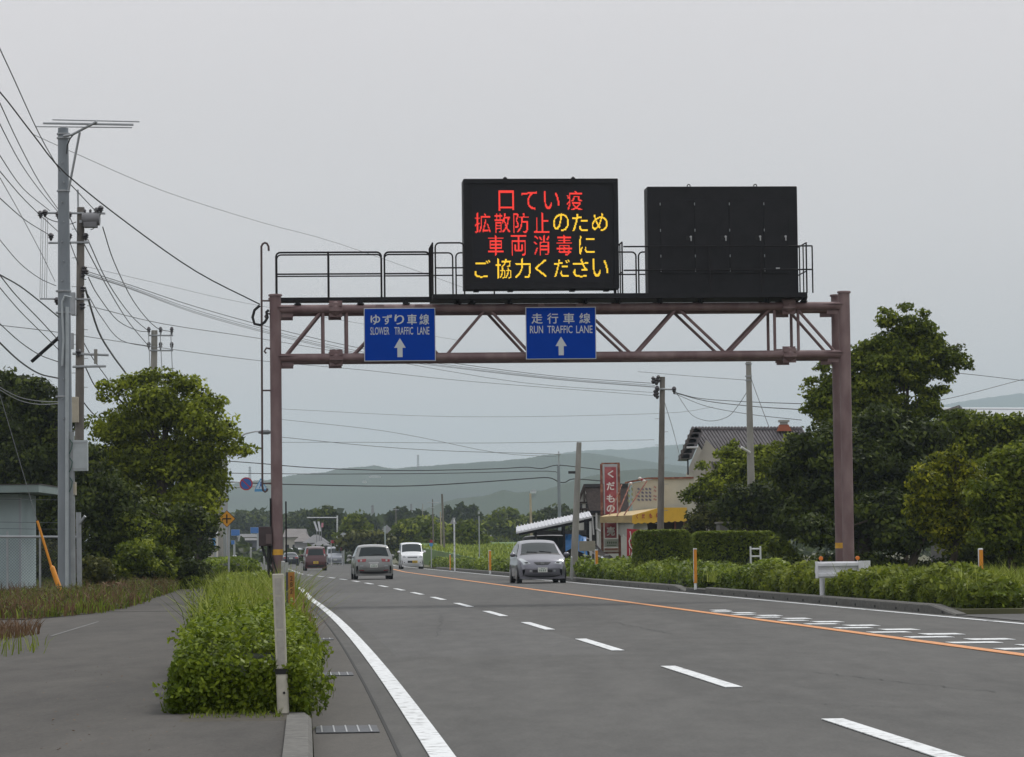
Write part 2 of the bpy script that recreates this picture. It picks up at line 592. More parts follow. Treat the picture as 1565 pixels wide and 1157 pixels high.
# left kerb: raised stub near the camera, then on along the verge
kl = struct(empty('kerb', (0, 0, 0)))
kerb_run(kl, [6, 8, 10, 12, 14, 16, 18, 20.4], off(fL, -0.76), -0.16, 0.15)
kl2 = struct(empty('kerb', (0, 0, 0)))
kerb_run(kl2, list(np.arange(20.42, 104, 2.0)), off(fL, -0.78), -0.13, 0.125)
kr = struct(empty('kerb', (0, 0, 0)))
ky = gp(1528, 940).y
kys = list(ky + np.arange(0, 13) * 2.0)
kend = gp(1104, 907).y
while kys[-1] < kend: kys.append(kys[-1] + 2.0)
kerb_run(kr, kys, off(fR, 0.40), 0.20, 0.165, holes=True, taper_end=0)
kr2 = struct(empty('kerb', (0, 0, 0)))
kerb_run(kr2, list(np.arange(kys[-1] + 4.0, 215, 2.4)), off(fR, 0.40), 0.20, 0.165, holes=True, taper_end=0)
# verge behind the right kerb
vr = struct(strip('verge_ground', [ky + .3] + [y for y in np.arange(58, 330, 4)], off(fR, 0.60), off(fR, 40.0), 0.10, M_ground))
struct(strip('verge_ground', [30, 36, 42, 48, ky + .28], off(fR, 3.6), off(fR, 40.0), 0.10, M_ground))
M_dirt = mat('bare soil apron', (0.10, 0.095, 0.085), .95, noise=.4, nscale=3)
struct(strip('side_apron', [30, 36, 42, 48, ky + .28], off(fR, 0.41), off(fR, 3.59), 0.012, M_asph2))
struct(strip('side_apron', [kys[-1] + 0.1, kys[-1] + 3.9], off(fR, 0.41), off(fR, 2.2), 0.104, M_asph2))

# gutter gratings
M_steel = mat('galvanised grate', (0.065, 0.07, 0.078), 0.6, 0.3, noise=.3, nscale=20)
M_bar = mat('worn grate bar', (0.36, 0.37, 0.38), 0.4, 0.7)
def grate(y):
    x = float(fL(y)) - 0.52
    rz = math.atan(0.07)
    o = struct(empty('drain_grate', (x, y, 0.012), rz))
    o['kind'] = 'thing'
    MB().box((0, 0, 0), (0.42, 0.80, 0.006)).build('grate_panel', M_steel, o)
    for k in range(5):
        MB().box((-0.17 + 0.082 * k, 0, 0.0048), (0.010, 0.79, 0.003)).build('bar', M_bar, o)
    return o
for i, (px_, py_) in enumerate(((543, 1117), (514, 1032), (487, 978), (472, 945))):
    y = gp(px_, py_).y
    o = grate(y)
    tag(o, ['steel gutter grate beside the end of the raised kerb', 'steel gutter grate beside the front of the shrub hedge', 'steel gutter grate half hidden under long grass by the hedge',
            'small distant gutter grate where the white edge line bends'][i], 'drain', 'grates in the gutter')
# ------------------------------------------------------------------ sign gantry over the road
M_gantry = mat('brown painted steel', (0.150, 0.092, 0.094), 0.6, col2=(0.235, 0.165, 0.163), c2lo=.42, c2hi=.72, detail=9, aniso=(1, 1, .45), nscale=3.0, bump=0.05, bscale=30)
M_black = mat('black painted steel', (0.010, 0.0095, 0.012), 0.6, spec=.25, noise=0.3, nscale=3)
M_rail = mat('dark rail paint', (0.014, 0.012, 0.014), 0.6, spec=.2)
M_yel = mat('yellow band', (0.62, 0.33, 0.03), 0.6, noise=.2, nscale=8)
M_galv = mat('galvanised steel', (0.34, 0.36, 0.38), 0.45, 0.45, noise=.12, nscale=4)
M_rubber = mat('black rubber', (0.012, 0.012, 0.013), 0.8)
AL = math.atan(0.08)
DL = 71.5
PLp = PX(424.3, DL, 0.1)
gx, gy = Vector((math.cos(AL), math.sin(AL), 0)), Vector((-math.sin(AL), math.cos(AL), 0))
def GL(px, py, dy=0.0):
    o = Vector((0, 0, CH)); d = ray(px, py)
    q = PLp + gy * dy
    t = (q - o).dot(gy) / d.dot(gy)
    p = o + d * t - PLp
    return Vector((p.dot(gx), dy, p.z + 0.1))
def GW(l):   # local -> world
    return Vector((PLp.x, PLp.y, 0)) + gx * l[0] + gy * l[1] + Vector((0, 0, l[2]))
gant = thing('sign_gantry', 'brown steel truss gantry on paired posts spanning the whole road', 'gantry', (PLp.x, PLp.y, 0), AL)
DY = 0.95
xr = GL(1297.5, 880).x
ztop = 7.12
zu, zl = GL(600, 471.5).z, GL(600, 546).z
for (x, dy) in ((0, 0), (0, DY), (xr, 0), (xr, DY)):
    mb = MB()
    mb.tube([(x, dy, 0.02), (x, dy, ztop)], 0.132, 20)
    mb.lathe([(0.16, ztop), (0.16, ztop + .03), (0.15, ztop + .045)], (x, dy, 0), 20)
    mb.lathe([(0.22, 0.02), (0.22, 0.13), (0.14, 0.135)], (x, dy, 0), 20)
    p = mb.build('post', M_gantry, gant, smooth=True)
    if (x, dy) in ((0, 0), (xr, DY), (0, DY)):
        MB().tube([(x, dy, 1.17), (x, dy, 1.30)], 0.1345, 20, cap=False).build('yellow_band', M_yel, p)
def ring(mb, x, dy, z):
    M = Matrix.Translation((0, 0, 0)) @ Matrix.Rotation(math.pi / 2, 4, 'Y')
    mb.lathe([(0.10, -0.16), (0.17, -0.02), (0.17, 0.02), (0.10, 0.16)], (x, dy, z), 14, M)
    for k in range(6):
        a = k * math.pi / 3 + .3
        mb.box((x, dy + 0.14 * math.cos(a), z + 0.14 * math.sin(a)), (0.30, 0.02 + 0.09 * abs(math.cos(a)), 0.02 + 0.09 * abs(math.sin(a))))
xj0, xj1 = GL(513, 470).x, GL(1205, 468).x
for dy in (0, DY):
    for z in (zu, zl):
        b = MB().tube([(0.05, dy, z), (xr - 0.05, dy, z)], 0.098, 16).build('beam', M_gantry, gant, smooth=True)
        for xj in (xj0, xj1):
            mb = MB(); ring(mb, xj, dy, z)
            mb.build('flange', M_gantry, b, smooth=False)
        for xe, s in ((0.0, 1), (xr, -1)):      # gusset plates at the posts
            mb = MB()
            mb.add([(xe + s * .05, dy - .15, z + .05), (xe + s * .52, dy - .09, z + .05), (xe + s * .52, dy - .09, z + .035), (xe + s * .05, dy - .15, z + .035),
                    (xe + s * .05, dy + .15, z + .05), (xe + s * .52, dy + .09, z + .05), (xe + s * .52, dy + .09, z + .035), (xe + s * .05, dy + .15, z + .035)],
                   [(0, 1, 2, 3), (7, 6, 5, 4), (0, 4, 5, 1), (3, 2, 6, 7), (1, 5, 6, 2), (0, 3, 7, 4)])
            mb.box((xe + s * .24, dy, z - .11), (.34, .014, .16))
            mb.build('gusset', M_gantry, b)
bars = [((436, 541), (491, 480)), ((539, 541), (604, 480)), ((604, 480), (670, 541)), ((683, 541), (741, 478)), ((749, 478), (811, 541)), ((819, 541), (883, 477)),
        ((893, 477), (964, 539)), ((974, 538), (1034, 475)), ((1037, 475), (1108, 538)), ((1114, 538), (1178, 475)), ((1217, 474), (1276, 533))]
for dy in (0, DY):
    for (a, b) in bars:
        A, B = GL(*a), GL(*b)
        MB().tube([(A.x, dy, zl + .05 if a[1] > 500 else zu - .05), (B.x, dy, zl + .05 if b[1] > 500 else zu - .05)], 0.036, 8).build('diagonal_brace', M_gantry, gant, smooth=True)
    for px_ in (494, 530, 1184, 1220):
        x = GL(px_, 510).x
        MB().tube([(x, dy, zl), (x, dy, zu)], 0.036, 8).build('vertical_brace', M_gantry, gant, smooth=True)
for k in range(14):   # ties between the two truss planes
    x = 0.35 + k * (xr - .7) / 13
    for z in (zu, zl):
        MB().tube([(x, 0, z), (x, DY, z)], 0.028, 6).build('cross_tie', M_gantry, gant, smooth=True)
# walkway
zw = GL(600, 456).z
x0w, x1w = GL(424, 456).x, GL(660, 456).x
xe = GL(1229, 456).x
MB().box(((x0w + x1w) / 2, 0.42, zw), (x1w - x0w, 0.60, 0.085)).build('walkway', M_black, gant)
MB().box(((x1w + xe) / 2, 0.28, zw + .0), (xe - x1w - .004, 1.45, 0.11)).build('walkway', M_black, gant)
for px_ in (455, 551, 621, 700, 722, 779, 893, 944, 1008, 1070, 1172, 1228):
    x = GL(px_, 460).x
    mb = MB()
    mb.box((x, 0.02, (zu + zw) / 2 + .03), (0.10, 0.12, zw - zu - .07))
    mb.box((x, DY, (zu + zw) / 2 + .03), (0.08, 0.10, zw - zu - .07))
    mb.box((x, -0.02, zu + .11), (0.16, 0.16, 0.02))
    if px_ > 660:
        mb.tube([(x, -.42, zw - .04), (x + .03, -.05, zu + .09)], 0.028, 6)
    mb.build('bracket', M_black, gant)
def railing(xa, xb, dy, zb, zt, posts, rr=0.02, mid=True):
    rc = 0.1
    mb = MB()
    arc = lambda cx_, s: [(cx_ + s * rc * (1 - math.cos(a)) - 0, dy, zt - rc + rc * math.sin(a)) for a in (0, .4, .8, 1.2, 1.57)]
    pts = [(xa, dy, zb)] + [(xa + rc - rc * math.cos(a), dy, zt - rc + rc * math.sin(a)) for a in (0, .4, .8, 1.2, 1.57)] + \
          [(xb - rc + rc * math.sin(a), dy, zt - rc + rc * math.cos(a)) for a in (0, .4, .8, 1.2, 1.57)] + [(xb, dy, zb)]
    mb.tube(pts, rr, 6)
    if mid: mb.tube([(xa, dy, zb + (zt - zb) * .52), (xb, dy, zb + (zt - zb) * .52)], rr * .8, 6)
    for p in posts:
        mb.tube([(p, dy, zb), (p, dy, zt)], rr * 1.15, 6)
    return mb.build('railing', M_rail, gant, smooth=True)
X = lambda px_, py_=420: GL(px_, py_).x
zr = GL(500, 385).z
railing(X(422), X(583), 0.12, zw + .04, zr, [X(502)], .024)
railing(X(422) + .02, X(583) + .03, 0.70, zw + .04, zr, [X(502) + .02], .02)
railing(X(588), X(657), 0.12, zw + .04, zr, [], .024)
railing(X(588) + .02, X(660) + .03, 0.70, zw + .04, zr, [], .02)
zf = GL(680, 374).z
railing(X(664), X(708), -.42, zw + .04, zf, [], .021)
railing(X(660) + .02, X(696), 0.98, zw + .04, zr + .06, [], .02)
railing(X(701), X(760), 0.98, zw + .04, zr + .06, [], .02)
railing(X(946), X(980), 0.98, zw + .04, zr + .06, [], .02)
railing(X(984), X(1100), 0.98, zw + .04, zr + .06, [], .02)
# side rails running front to back
for px_, z_ in ((660, zf), (948, zf), (1228, zf - .03)):
    x = X(px_)
    mb = MB()
    mb.tube([(x, -.42, zw + .04), (x, -.42, z_), (x, .98, z_), (x, .98, zw + .04)], .02, 6)
    mb.tube([(x, -.42, zw + .55), (x, .98, zw + .55)], .016, 6)
    for q in (0.0, 0.5): mb.tube([(x, q, zw + .04), (x, q, z_)], .016, 6)
    mb.build('railing', M_rail, gant, smooth=True)
# rail that passes in front of the black cabinet
mb = MB()
zc = GL(1100, 379).z
for z_ in (zc, zc - .55):
    mb.tube([(X(950), -.42, z_), (X(1237), -.42, z_)], .018, 6)
for px_ in (1081, 1159, 1237):
    mb.tube([(X(px_), -.42, zw + .04), (X(px_), -.42, zc)], .018, 6)
mb.build('railing', M_rail, gant, smooth=True)
# tall hooked conduit beside the post
M_cond = mat('brown conduit', (0.075, 0.045, 0.045), .5)
mb = MB()
c0 = GL(399, 700)
xa, xb = GL(399.5, 385).x, GL(401, 740).x
zt, zb = GL(399, 376).z, GL(401, 750).z
pts = [(xa + .17, -.06, zt - .12), (xa + .165, -.06, zt - .02), (xa + .13, -.06, zt + .05), (xa + .08, -.06, zt + .07), (xa + .03, -.06, zt + .04), (xa, -.06, zt - .02), (xa, -.06, zt - .12),
       (xb - .0, -.06, zb + .1), (xb + .015, -.06, zb + .01), (xb + .06, -.06, zb - .03), (xb + .1, -.06, zb + .0), (xb + .115, -.06, zb + .05)]
mb.tube(pts, .026, 8)
for py_ in (460, 597, 739):
    z_ = GL(399, py_).z
    mb.tube([(xa, -.06, z_), (-.1, -.03, z_)], .02, 6)
mb.build('conduit', M_cond, gant, smooth=True)
# looped cable, hooks and insulators on the post
mb = MB()
l = [GL(a, b, -.06) for a, b in ((397, 467), (389, 474), (386, 485), (389, 495), (398, 497), (405, 492), (409, 485), (407, 477), (411, 474))]
mb.tube(l, .034, 8)
mb.build('cable_loop', M_rubber, gant, smooth=True)
for (a, b) in ((408, 480), (407, 533)):
    mb = MB()
    mb.tube([GL(413, b, -.02), GL(a, b - 1, -.05), GL(a - 3, b + 4, -.05), GL(a, b + 7, -.05)], .022, 6)
    mb.build('cable_hook', M_cond, gant, smooth=True)

# LED message board
MX = Matrix.Rotation(math.pi / 2, 4, 'X')       # x-y lettering plane upright facing the camera side (-y)
def plane_at(x, y, z):
    return Matrix.Translation((x, y, z)) @ MX
a, b = GL(707, 275), GL(945.5, 442)
bw, bh = b.x - a.x, a.z - b.z
bx_, bz_ = (a.x + b.x) / 2, (a.z + b.z) / 2
o = GW((bx_, 0.12, b.z))
led = thing('led_message_board', 'black LED board lit with four rows of red and yellow Japanese text', 'LED board', o, AL)
yF = -0.30
MB().box((0, 0, bh / 2), (bw, 0.60, bh)).build('housing', M_black, led, bevel=0.02)
fr = MB()
t_ = 0.10
for (cx_, cz_, sx_, sz_) in ((0, t_ / 2, bw - .02, t_), (0, bh - t_ / 2, bw - .02, t_), (-bw / 2 + t_ / 2 + .01, bh / 2, t_, bh - 2 * t_ - .006), (bw / 2 - t_ / 2 - .01, bh / 2, t_, bh - 2 * t_ - .006)):
    fr.box((cx_, yF - .016, cz_), (sx_, .03, sz_))
fr.build('frame', M_black, led)
M_disp = mat('unlit display face', (0.012, 0.012, 0.016), 0.5, spec=.2)
MB().box((0, yF - .004, bh / 2 - .02), (bw * .885, .006, bh * .86)).build('display_panel', M_disp, led)
M_red = mat('lit red diodes', (0.1, 0.01, 0.01), .5, emit=((1.0, 0.045, 0.03), 1.15))
M_yl = mat('lit yellow diodes', (0.1, 0.08, 0.01), .5, emit=((1.0, 0.62, 0.03), 1.25))
def dots(ch):
    V, T = text_tris(ch, 0.0)
    return V, T
px2m = bw / 238.5
rows = [([('口', 346), ('て', 478), ('い', 607), ('疫', 738)], 206, 'rrrr'),
        ([('拡', 209), ('散', 322), ('防', 430), ('止', 547), ('の', 659), ('た', 768), ('め', 882)], 333, 'rrrryyy'),
        ([('車', 283), ('両', 414), ('消', 545), ('毒', 676), ('に', 806)], 463, 'rrrry'),
        ([('ご', 205), ('協', 325), ('力', 437), ('く', 541), ('だ', 660), ('さ', 768), ('い', 882)], 595, 'yyyyyyy')]
for chars, cy_, colr in rows:
    for (ch, cx_), q in zip(chars, colr):
        V, T = dots(ch)
        lo, hi = V.min(0), V.max(0)
        kana = ch in 'ていのためにごくださ'
        W, H = (92 if ch != '口' else 88), (114 if not kana else 104)
        if ch == 'く': W = 66
        ctr = (lo + hi) / 2
        n = 26
        S = 118 / 24.0                         # diode pitch in picture units of the zoomed board
        tri = V[T]                             # (t, 3, 2)
        tri = (tri - ctr) / (hi - lo) * np.array([W, H])
        gx_, gy_ = np.meshgrid((np.arange(n) - n / 2 + .5) * S, (np.arange(n) - n / 2 + .5) * S)
        hit = np.zeros(gx_.shape)
        for ox in (-.3, 0, .3):
            for oy in (-.3, 0, .3):
                P_ = np.stack([gx_ + ox * S, gy_ + oy * S], -1).reshape(-1, 1, 2)
                A_, B_, C_ = tri[None, :, 0], tri[None, :, 1], tri[None, :, 2]
                cr = lambda u, v, p: (v[..., 0] - u[..., 0]) * (p[..., 1] - u[..., 1]) - (v[..., 1] - u[..., 1]) * (p[..., 0] - u[..., 0])
                d1, d2, d3 = cr(A_, B_, P_), cr(B_, C_, P_), cr(C_, A_, P_)
                ins = ((d1 >= 0) & (d2 >= 0) & (d3 >= 0)) | ((d1 <= 0) & (d2 <= 0) & (d3 <= 0))
                hit += ins.any(1).reshape(gx_.shape)
        on = hit >= 5
        mb = MB()
        k_ = 1 / 3.733 * px2m
        for xx, yy in zip(gx_[on], gy_[on]):
            X_ = ((cx_ + xx) - 545.5) * k_
            Z_ = bh / 2 - (cy_ - yy - 397) * k_
            s_ = S * k_ * .44
            mb.add([(X_ - s_, yF - .0115, Z_ - s_), (X_ + s_, yF - .0115, Z_ - s_), (X_ + s_, yF - .0115, Z_ + s_), (X_ - s_, yF - .0115, Z_ + s_)], [(0, 1, 2, 3)])
        mb.build('lit_character', M_red if q == 'r' else M_yl, led)
for fx in (-.225, .215):
    MB().lathe([(0.05, 0), (0.05, .04), (.02, .07)], (fx * bw, -.1, bh), 10).build('lifting_eye', M_black, led)
mb = MB()
for fx in (-.42, -.2, .2, .42): mb.box((fx * bw, -.1, -.02), (.12, .3, .05))
mb.build('mounting_foot', M_black, led)

# back of the board that faces the other way
a, b = GL(989, 285, -.2), GL(1221, 450, -.2)
bw2, bh2 = b.x - a.x, a.z - b.z
o = GW(((a.x + b.x) / 2, 0.12, b.z))
cab = thing('sign_cabinet', 'black steel back of a sign facing oncoming traffic with four locked doors', 'sign cabinet', o, AL)
MB().box((0, 0, bh2 / 2), (bw2, .62, bh2)).build('housing', M_black, cab, bevel=.02)
xs = [210, 403, 598, 792, 935]
sc7 = 1 / 3.616
for i in range(4):
    x_a, x_b = (xs[i] - 563) * sc7 * px2m, (xs[i + 1] - 563) * sc7 * px2m
    z_t, z_b = bh2 - (165 - 90) * sc7 * px2m, bh2 - (578 - 90) * sc7 * px2m
    d = MB().box(((x_a + x_b) / 2, -.318, (z_t + z_b) / 2), (x_b - x_a - .03, .016, z_t - z_b)).build('door', M_black, cab, bevel=.006)
    mb = MB()
    hx, hz = x_b - .09, bh2 - (380 - 90) * sc7 * px2m
    MB().box((hx - .04, -.329, hz + .01), (.13, .006, .10)).build('handle_recess', M_rubber, d)
    mb.lathe([(.026, 0), (.026, .03), (.018, .034)], (hx, -.332, hz + .03), 10, Matrix.Rotation(math.pi / 2, 3, 'X'))
    mb.box((hx + .005, -.355, hz - .02), (.026, .02, .09))
    mb.build('handle', MATS['worn grate bar'], d)
    hg = MB()
    for zz in (z_t - .1, (z_t + z_b) / 2 + .15, z_b + .08, (z_t + z_b) / 2 - .45): hg.tube([(x_a + .012, -.33, zz - .03), (x_a + .012, -.33, zz + .03)], .009, 6)
    hg.build('hinge', M_galv, d)
MB().box(((868 - 563) * sc7 * px2m, -.328, bh2 - (551 - 90) * sc7 * px2m), (.09, .004, .045)).build('name_plate', MATS['worn grate bar'], cab)
for fx in (-.215, .23):
    mb = MB()
    mb.tube([(fx * bw2 + .035 * math.cos(t), -.1, bh2 + .035 + .035 * math.sin(t)) for t in np.linspace(-1.2, 4.3, 11)], .012, 6)
    mb.build('lifting_eye', M_black, cab)
MB().box((0, -.05, -.03), (bw2 * .97, .7, .06)).build('mounting_foot', M_black, cab)

# blue lane signs
M_blue = mat('blue sign face', (0.0, 0.042, 0.33), 0.7, spec=.04, noise=.06, nscale=2)
M_sw = mat('sign white', (0.50, 0.54, 0.55), 0.45)
def lane_sign(name, label, p0, p1, jp, en, jw, ew):
    a, b = GL(p0[0], p0[1], -.16), GL(p1[0], p1[1], -.16)
    W, H = b.x - a.x, a.z - b.z
    o = GW(((a.x + b.x) / 2, -.16, b.z))
    t = thing(name, label, 'road sign', o, AL)
    MB().box((0, .01, H / 2), (W, .02, H)).build('border', M_sw, t)
    MB().box((0, -.004, H / 2), (W - .035, .006, H - .035)).build('sign_face', M_blue, t)
    u = H / 80.0
    for i, (ch, cx_) in enumerate(jp):
        text_obj('character', ch, M_sw, t, plane_at(cx_ * u, -.008, H - 17.5 * u), jw * u, (16 if ch not in 'ゆずり' else 15) * u, bold=.012)
    for wd, cx_, ww in en:
        text_obj('word', wd, M_sw, t, plane_at(cx_ * u, -.008, H - 34.5 * u), ww * u, 11.5 * u, bold=.006)
    ar = MB()
    ar.prism([(-3.9, -74), (3.9, -74), (3.9, -60), (8.7, -60), (0, -45.5), (-8.7, -60), (-3.9, -60)], 0, .003, plane_at(0, -.008, H) @ Matrix.Diagonal((u, u, 1, 1)))
    ar.build('arrow', M_sw, t)
    for s in (-.27, .27):
        MB().box((s * W, .06, H + .03), (.16, .10, .10)).build('clamp', M_gantry, t)
    return t
lane_sign('lane_sign', 'blue sign for the slower traffic lane with a white up arrow', (556, 471), (666, 551.5),
          [('ゆ', -36.5), ('ず', -18.5), ('り', -.5), ('車', 18.5), ('線', 37)], [('SLOWER', -30, 28.5), ('TRAFFIC', 6, 28), ('LANE', 35.5, 18)], 14.5, 0)
lane_sign('lane_sign', 'blue sign for the running lane with a white up arrow', (803, 469.5), (911.5, 548.5),
          [('走', -36.5), ('行', -12.5), ('車', 12.5), ('線', 37)], [('RUN', -37.5, 20), ('TRAFFIC', -1.5, 38.5), ('LANE', 36, 25)], 17, 0)

# control box on the left post
a, b = GL(396, 806, -.1), GL(415, 835, -.1)
M_dbr = mat('dark brown box paint', (0.045, 0.028, 0.030), .5, noise=.2, nscale=6)
o = GW((GL(404, 830, -.12).x, -.02, b.z))
t = thing('control_box', 'dark brown control box with cables strapped to the gantry post', 'control box', o, AL)
MB().box((.02, .0, .23), (.30, .22, .44)).build('cabinet', M_dbr, t, bevel=.01)
MB().box((.1, -.13, .17), (.13, .04, .22)).build('small_box', mat('brown grey box', (.10, .07, .07), .5), t)
mb = MB()
mb.tube([(-.06, 0, .02), (-.0, -.02, -.18), (.1, -.05, -.4), (.2, -.06, -.62)], .03, 8)
mb.tube([(.1, 0, .02), (.09, -.04, -.3), (.1, -.04, -.75)], .035, 8)
mb.tube([(.18, -.05, .02), (.16, -.1, -.2), (.25, -.16, -.5), (.30, -.165, -.66)], .02, 8)
mb.build('cable', M_rubber, t, smooth=True)
MB().box((.145, -.02, .35), (.035, .06, 1.5)).build('strut', M_black, t)
MB().box((.50, -.02, .30), (.035, .06, 1.45)).build('strut', M_black, t)

# guard beam in front of the right posts
M_gr = mat('white guard rail', (0.60, 0.61, 0.64), .4, noise=.12, nscale=3, bump=.05)
base = PX(1292, 67.0, .1)
t = thing('guard_rail', 'short white guard rail with orange reflectors before the gantry posts', 'guard rail', (base.x, 67.0, .1), 0.05)
zz = [0, .035, .09, .125, .175, .225, .26, .315, .35]
yy = [0, -.03, -.03, .035, .045, .035, -.03, -.03, 0]
mb = MB()
vs_ = []
for x in (-.66, .36):
    vs_ += [(x, y - .12, z + .44) for y, z in zip(yy, zz)] + [(x, y - .116, z + .44) for y, z in zip(yy, zz)][::-1]
n = len(vs_) // 2
mb.add(vs_, [(i, (i + 1) % n, n + (i + 1) % n, n + i) for i in range(n)])
mb.build('beam', M_gr, t, smooth=False)
for x in (-.63, .30):
    MB().box((x, -.155, .615), (.06, .03, .36)).build('splice_plate', M_gr, t, bevel=.008)
mb = MB()
mb.prism([(.33, -.17), (.44, -.17), (.52, -.12), (.55, -.02), (.55, .25), (.50, .25), (.5, -.02), (.46, -.10), (.33, -.11)], .425, .80)
mb.build('end_sleeve', M_gr, t)
for x, y_ in ((-.47, .16), (.44, -.22)):
    MB().tube([(x, y_, .02), (x, y_, .60)], .057, 12).build('post', M_gr, t, smooth=True)
M_or = mat('orange reflector', (.75, .20, .02), .3)
for x in (-.53, .26):
    r_ = MB().lathe([(.045, 0), (.045, .03), (.03, .035)], (x, -.10, .86), 14, Matrix.Rotation(math.pi / 2, 3, 'X')).build('reflector', M_or, t)
    MB().box((x, -.1, .80), (.02, .02, .04)).build('stem', M_gr, r_)
# ------------------------------------------------------------------ utility poles and wires
M_wire = mat('black cable', (0.02, 0.02, 0.022), .6)
M_wireg = mat('grey cable', (0.16, 0.17, 0.18), .6)
M_pole_s = mat('grey steel pole', (0.20, 0.225, 0.25), .5, 0.1, noise=.14, nscale=2.5, aniso=(1, 1, .3))
M_pole_c = mat('weathered concrete pole', (0.155, 0.14, 0.125), .9, noise=.3, nscale=3, bump=.2, aniso=(1, 1, .4))
M_pole_l = mat('light concrete pole', (0.27, 0.26, 0.235), .9, noise=.2, nscale=3, bump=.2, aniso=(1, 1, .4))
M_pole_b = mat('pale wooden pole', (0.36, 0.30, 0.22), .9, noise=.3, nscale=6, aniso=(1, 1, .2))
M_ins = mat('dark insulator', (0.05, 0.045, 0.05), .3)
M_beige = mat('beige box', (0.40, 0.36, 0.28), .6, noise=.1, nscale=5)
M_boxg = mat('light grey box', (0.38, 0.42, 0.44), .5, noise=.08, nscale=5)
def pole_geo(top, bot, D, rt, rb, zb=0.1):
    """top/bot pixel; returns base point and local top point"""
    T_ = at(top[0], top[1], D)
    B_ = PX(bot[0], D, zb)
    return B_, T_ - B_
def lp(px_, py_, D, base):
    return at(px_, py_, D) - base
# 1 grey steel pole with aerial
D = 76.0
B, T_ = pole_geo((96.5, 196), (101, 915), D, 0, 0)
t = thing('utility_pole', 'tall pale grey steel pole carrying the television aerial beside the fence', 'utility pole', B)
MB().tube([(0, 0, 0), (T_.x, 0, T_.z)], [.20, .128], 20).build('pole', M_pole_s, t, smooth=True)
a, b = lp(104, 470, D, B), lp(104, 905, D, B)
mb = MB()
mb.tube([(a.x, -.18, a.z), (b.x, -.2, b.z)], .045, 8)
c1 = [lp(x, y, D, B) for x, y in ((97, 560), (99, 520), (97, 480), (97, 462), (101, 453), (112, 456))]
mb.tube([(p.x, -.22, p.z) for p in c1], .03, 6)
mb.build('conduit', M_boxg, t, smooth=True)
a, b = lp(106, 660, D, B), lp(106, 905, D, B)
MB().tube([(a.x + .03, -.04, a.z), (b.x + .06, -.04, b.z)], .10, 12).build('lower_sleeve', mat('mid grey sleeve', (.25, .27, .28), .6, noise=.15, nscale=5), t, smooth=True)
for py_ in (205, 211, 292, 445, 478, 606):
    p = lp(97, py_, D, B)
    MB().tube([(p.x, 0, p.z - .02), (p.x, 0, p.z + .02)], .165 if py_ < 300 else .19, 16).build('band', M_galv, t, smooth=True)
for k in range(14):
    p = lp(98, 250 + k * 30, D, B)
    MB().box((p.x + (.02 if k % 2 else -.02), -.2, p.z), (.02, .1, .02)).build('step_bolt', M_galv, t)
a, b = lp(48, 553, D, B), lp(92, 514, D, B)
MB().tube([a, b], .045, 8).build('strut_arm', M_black, t, smooth=True)
for (c, s, m) in (((123, 696.5), (23, 47), M_boxg), ((111, 747), (11, 20), M_beige)):
    p = lp(*c, D, B)
    bx = MB().box((p.x, -.02, p.z), (s[0] * mpp(D), .18, s[1] * mpp(D))).build('meter_box', m, t, bevel=.008)
    for q in (-.42, .42):
        MB().box((p.x, -.115, p.z + q * s[1] * mpp(D)), (s[0] * mpp(D) * .9, .008, .02)).build('lid_edge', M_galv, bx)
mb = MB()
for y in (672, 700, 730):
    a = [lp(x, yy, D, B) for x, yy in ((108, y), (112, y + 6), (110, y + 16), (107, y + 22))]
    mb.tube([(p.x, -.16, p.z) for p in a], .012, 5)
mb.build('small_cable', mat('green cable', (.03, .10, .08), .5), t)
an = thing('television_aerial', 'long three element aerial on an arm at the very top of the grey pole', 'aerial', at(97, 205, D - .2))
b0 = an.location
q = lambda x, y, dy=0: at(x, y, D + dy) - b0
MB().tube([q(97, 208, -.25), q(110, 206, -.3), q(148, 186, -.6)], .032, 8).build('boom', M_galv, an, smooth=True)
MB().tube([q(122, 202, -.4), q(105, 290, -.2)], .03, 8).build('strut', M_galv, an, smooth=True)
MB().tube([q(113, 205, -.3), q(107, 212, -.2), q(103, 222, -.2), q(102, 235, -.18)], .016, 6).build('cable', M_rubber, an, smooth=True)
for (a, b, rr) in (((80, 183), (213, 186), .016), ((66, 188.3), (204, 190.6), .028), ((54, 193.5), (202, 195), .014)):
    MB().tube([q(*a, -.5), q(*b, -.5)], rr, 6).build('element', M_galv, an, smooth=True)

# 2 brown concrete pole with transformer
D2 = 96.0
B, T_ = pole_geo((123.5, 317), (120, 880), D2, 0, 0)
t = thing('utility_pole', 'weathered brown concrete pole with transformer and two crossarms, behind the grey steel one', 'utility pole', B)
MB().tube([(0, 0, 0), (T_.x, 0, T_.z)], [.155, .115], 16).build('pole', M_pole_c, t, smooth=True)
a, b = lp(119, 290, D2, B), lp(119.5, 320, D2, B)
MB().tube([a, b], .03, 8).build('top_rod', M_galv, t, smooth=True)
def crossarm(t, B, D, a, b, ins, r=.035, dy=-.15, hi=12):
    A_, B_ = lp(*a, D, B), lp(*b, D, B)
    c = MB().tube([(A_.x, dy, A_.z), (B_.x, dy, B_.z)], r, 6).build('crossarm', M_galv, t)
    for (x, y) in ins:
        p = lp(x, y, D, B)
        h = hi * mpp(D)
        MB().lathe([(.03, -h * .5), (.05, -h * .2), (.10, -h * .1), (.06, 0), (.10, h * .15), (.07, h * .4), (.03, h * .5)], (p.x, dy, p.z + h * .1), 10).build('insulator', M_ins, c, smooth=True)
crossarm(t, B, D2, (60, 326), (162, 327), [(63, 330), (70, 328), (90, 331), (107, 331), (149, 325), (155, 322)])
crossarm(t, B, D2, (75, 372), (138, 371), [(79, 364), (107, 364), (132, 364)])
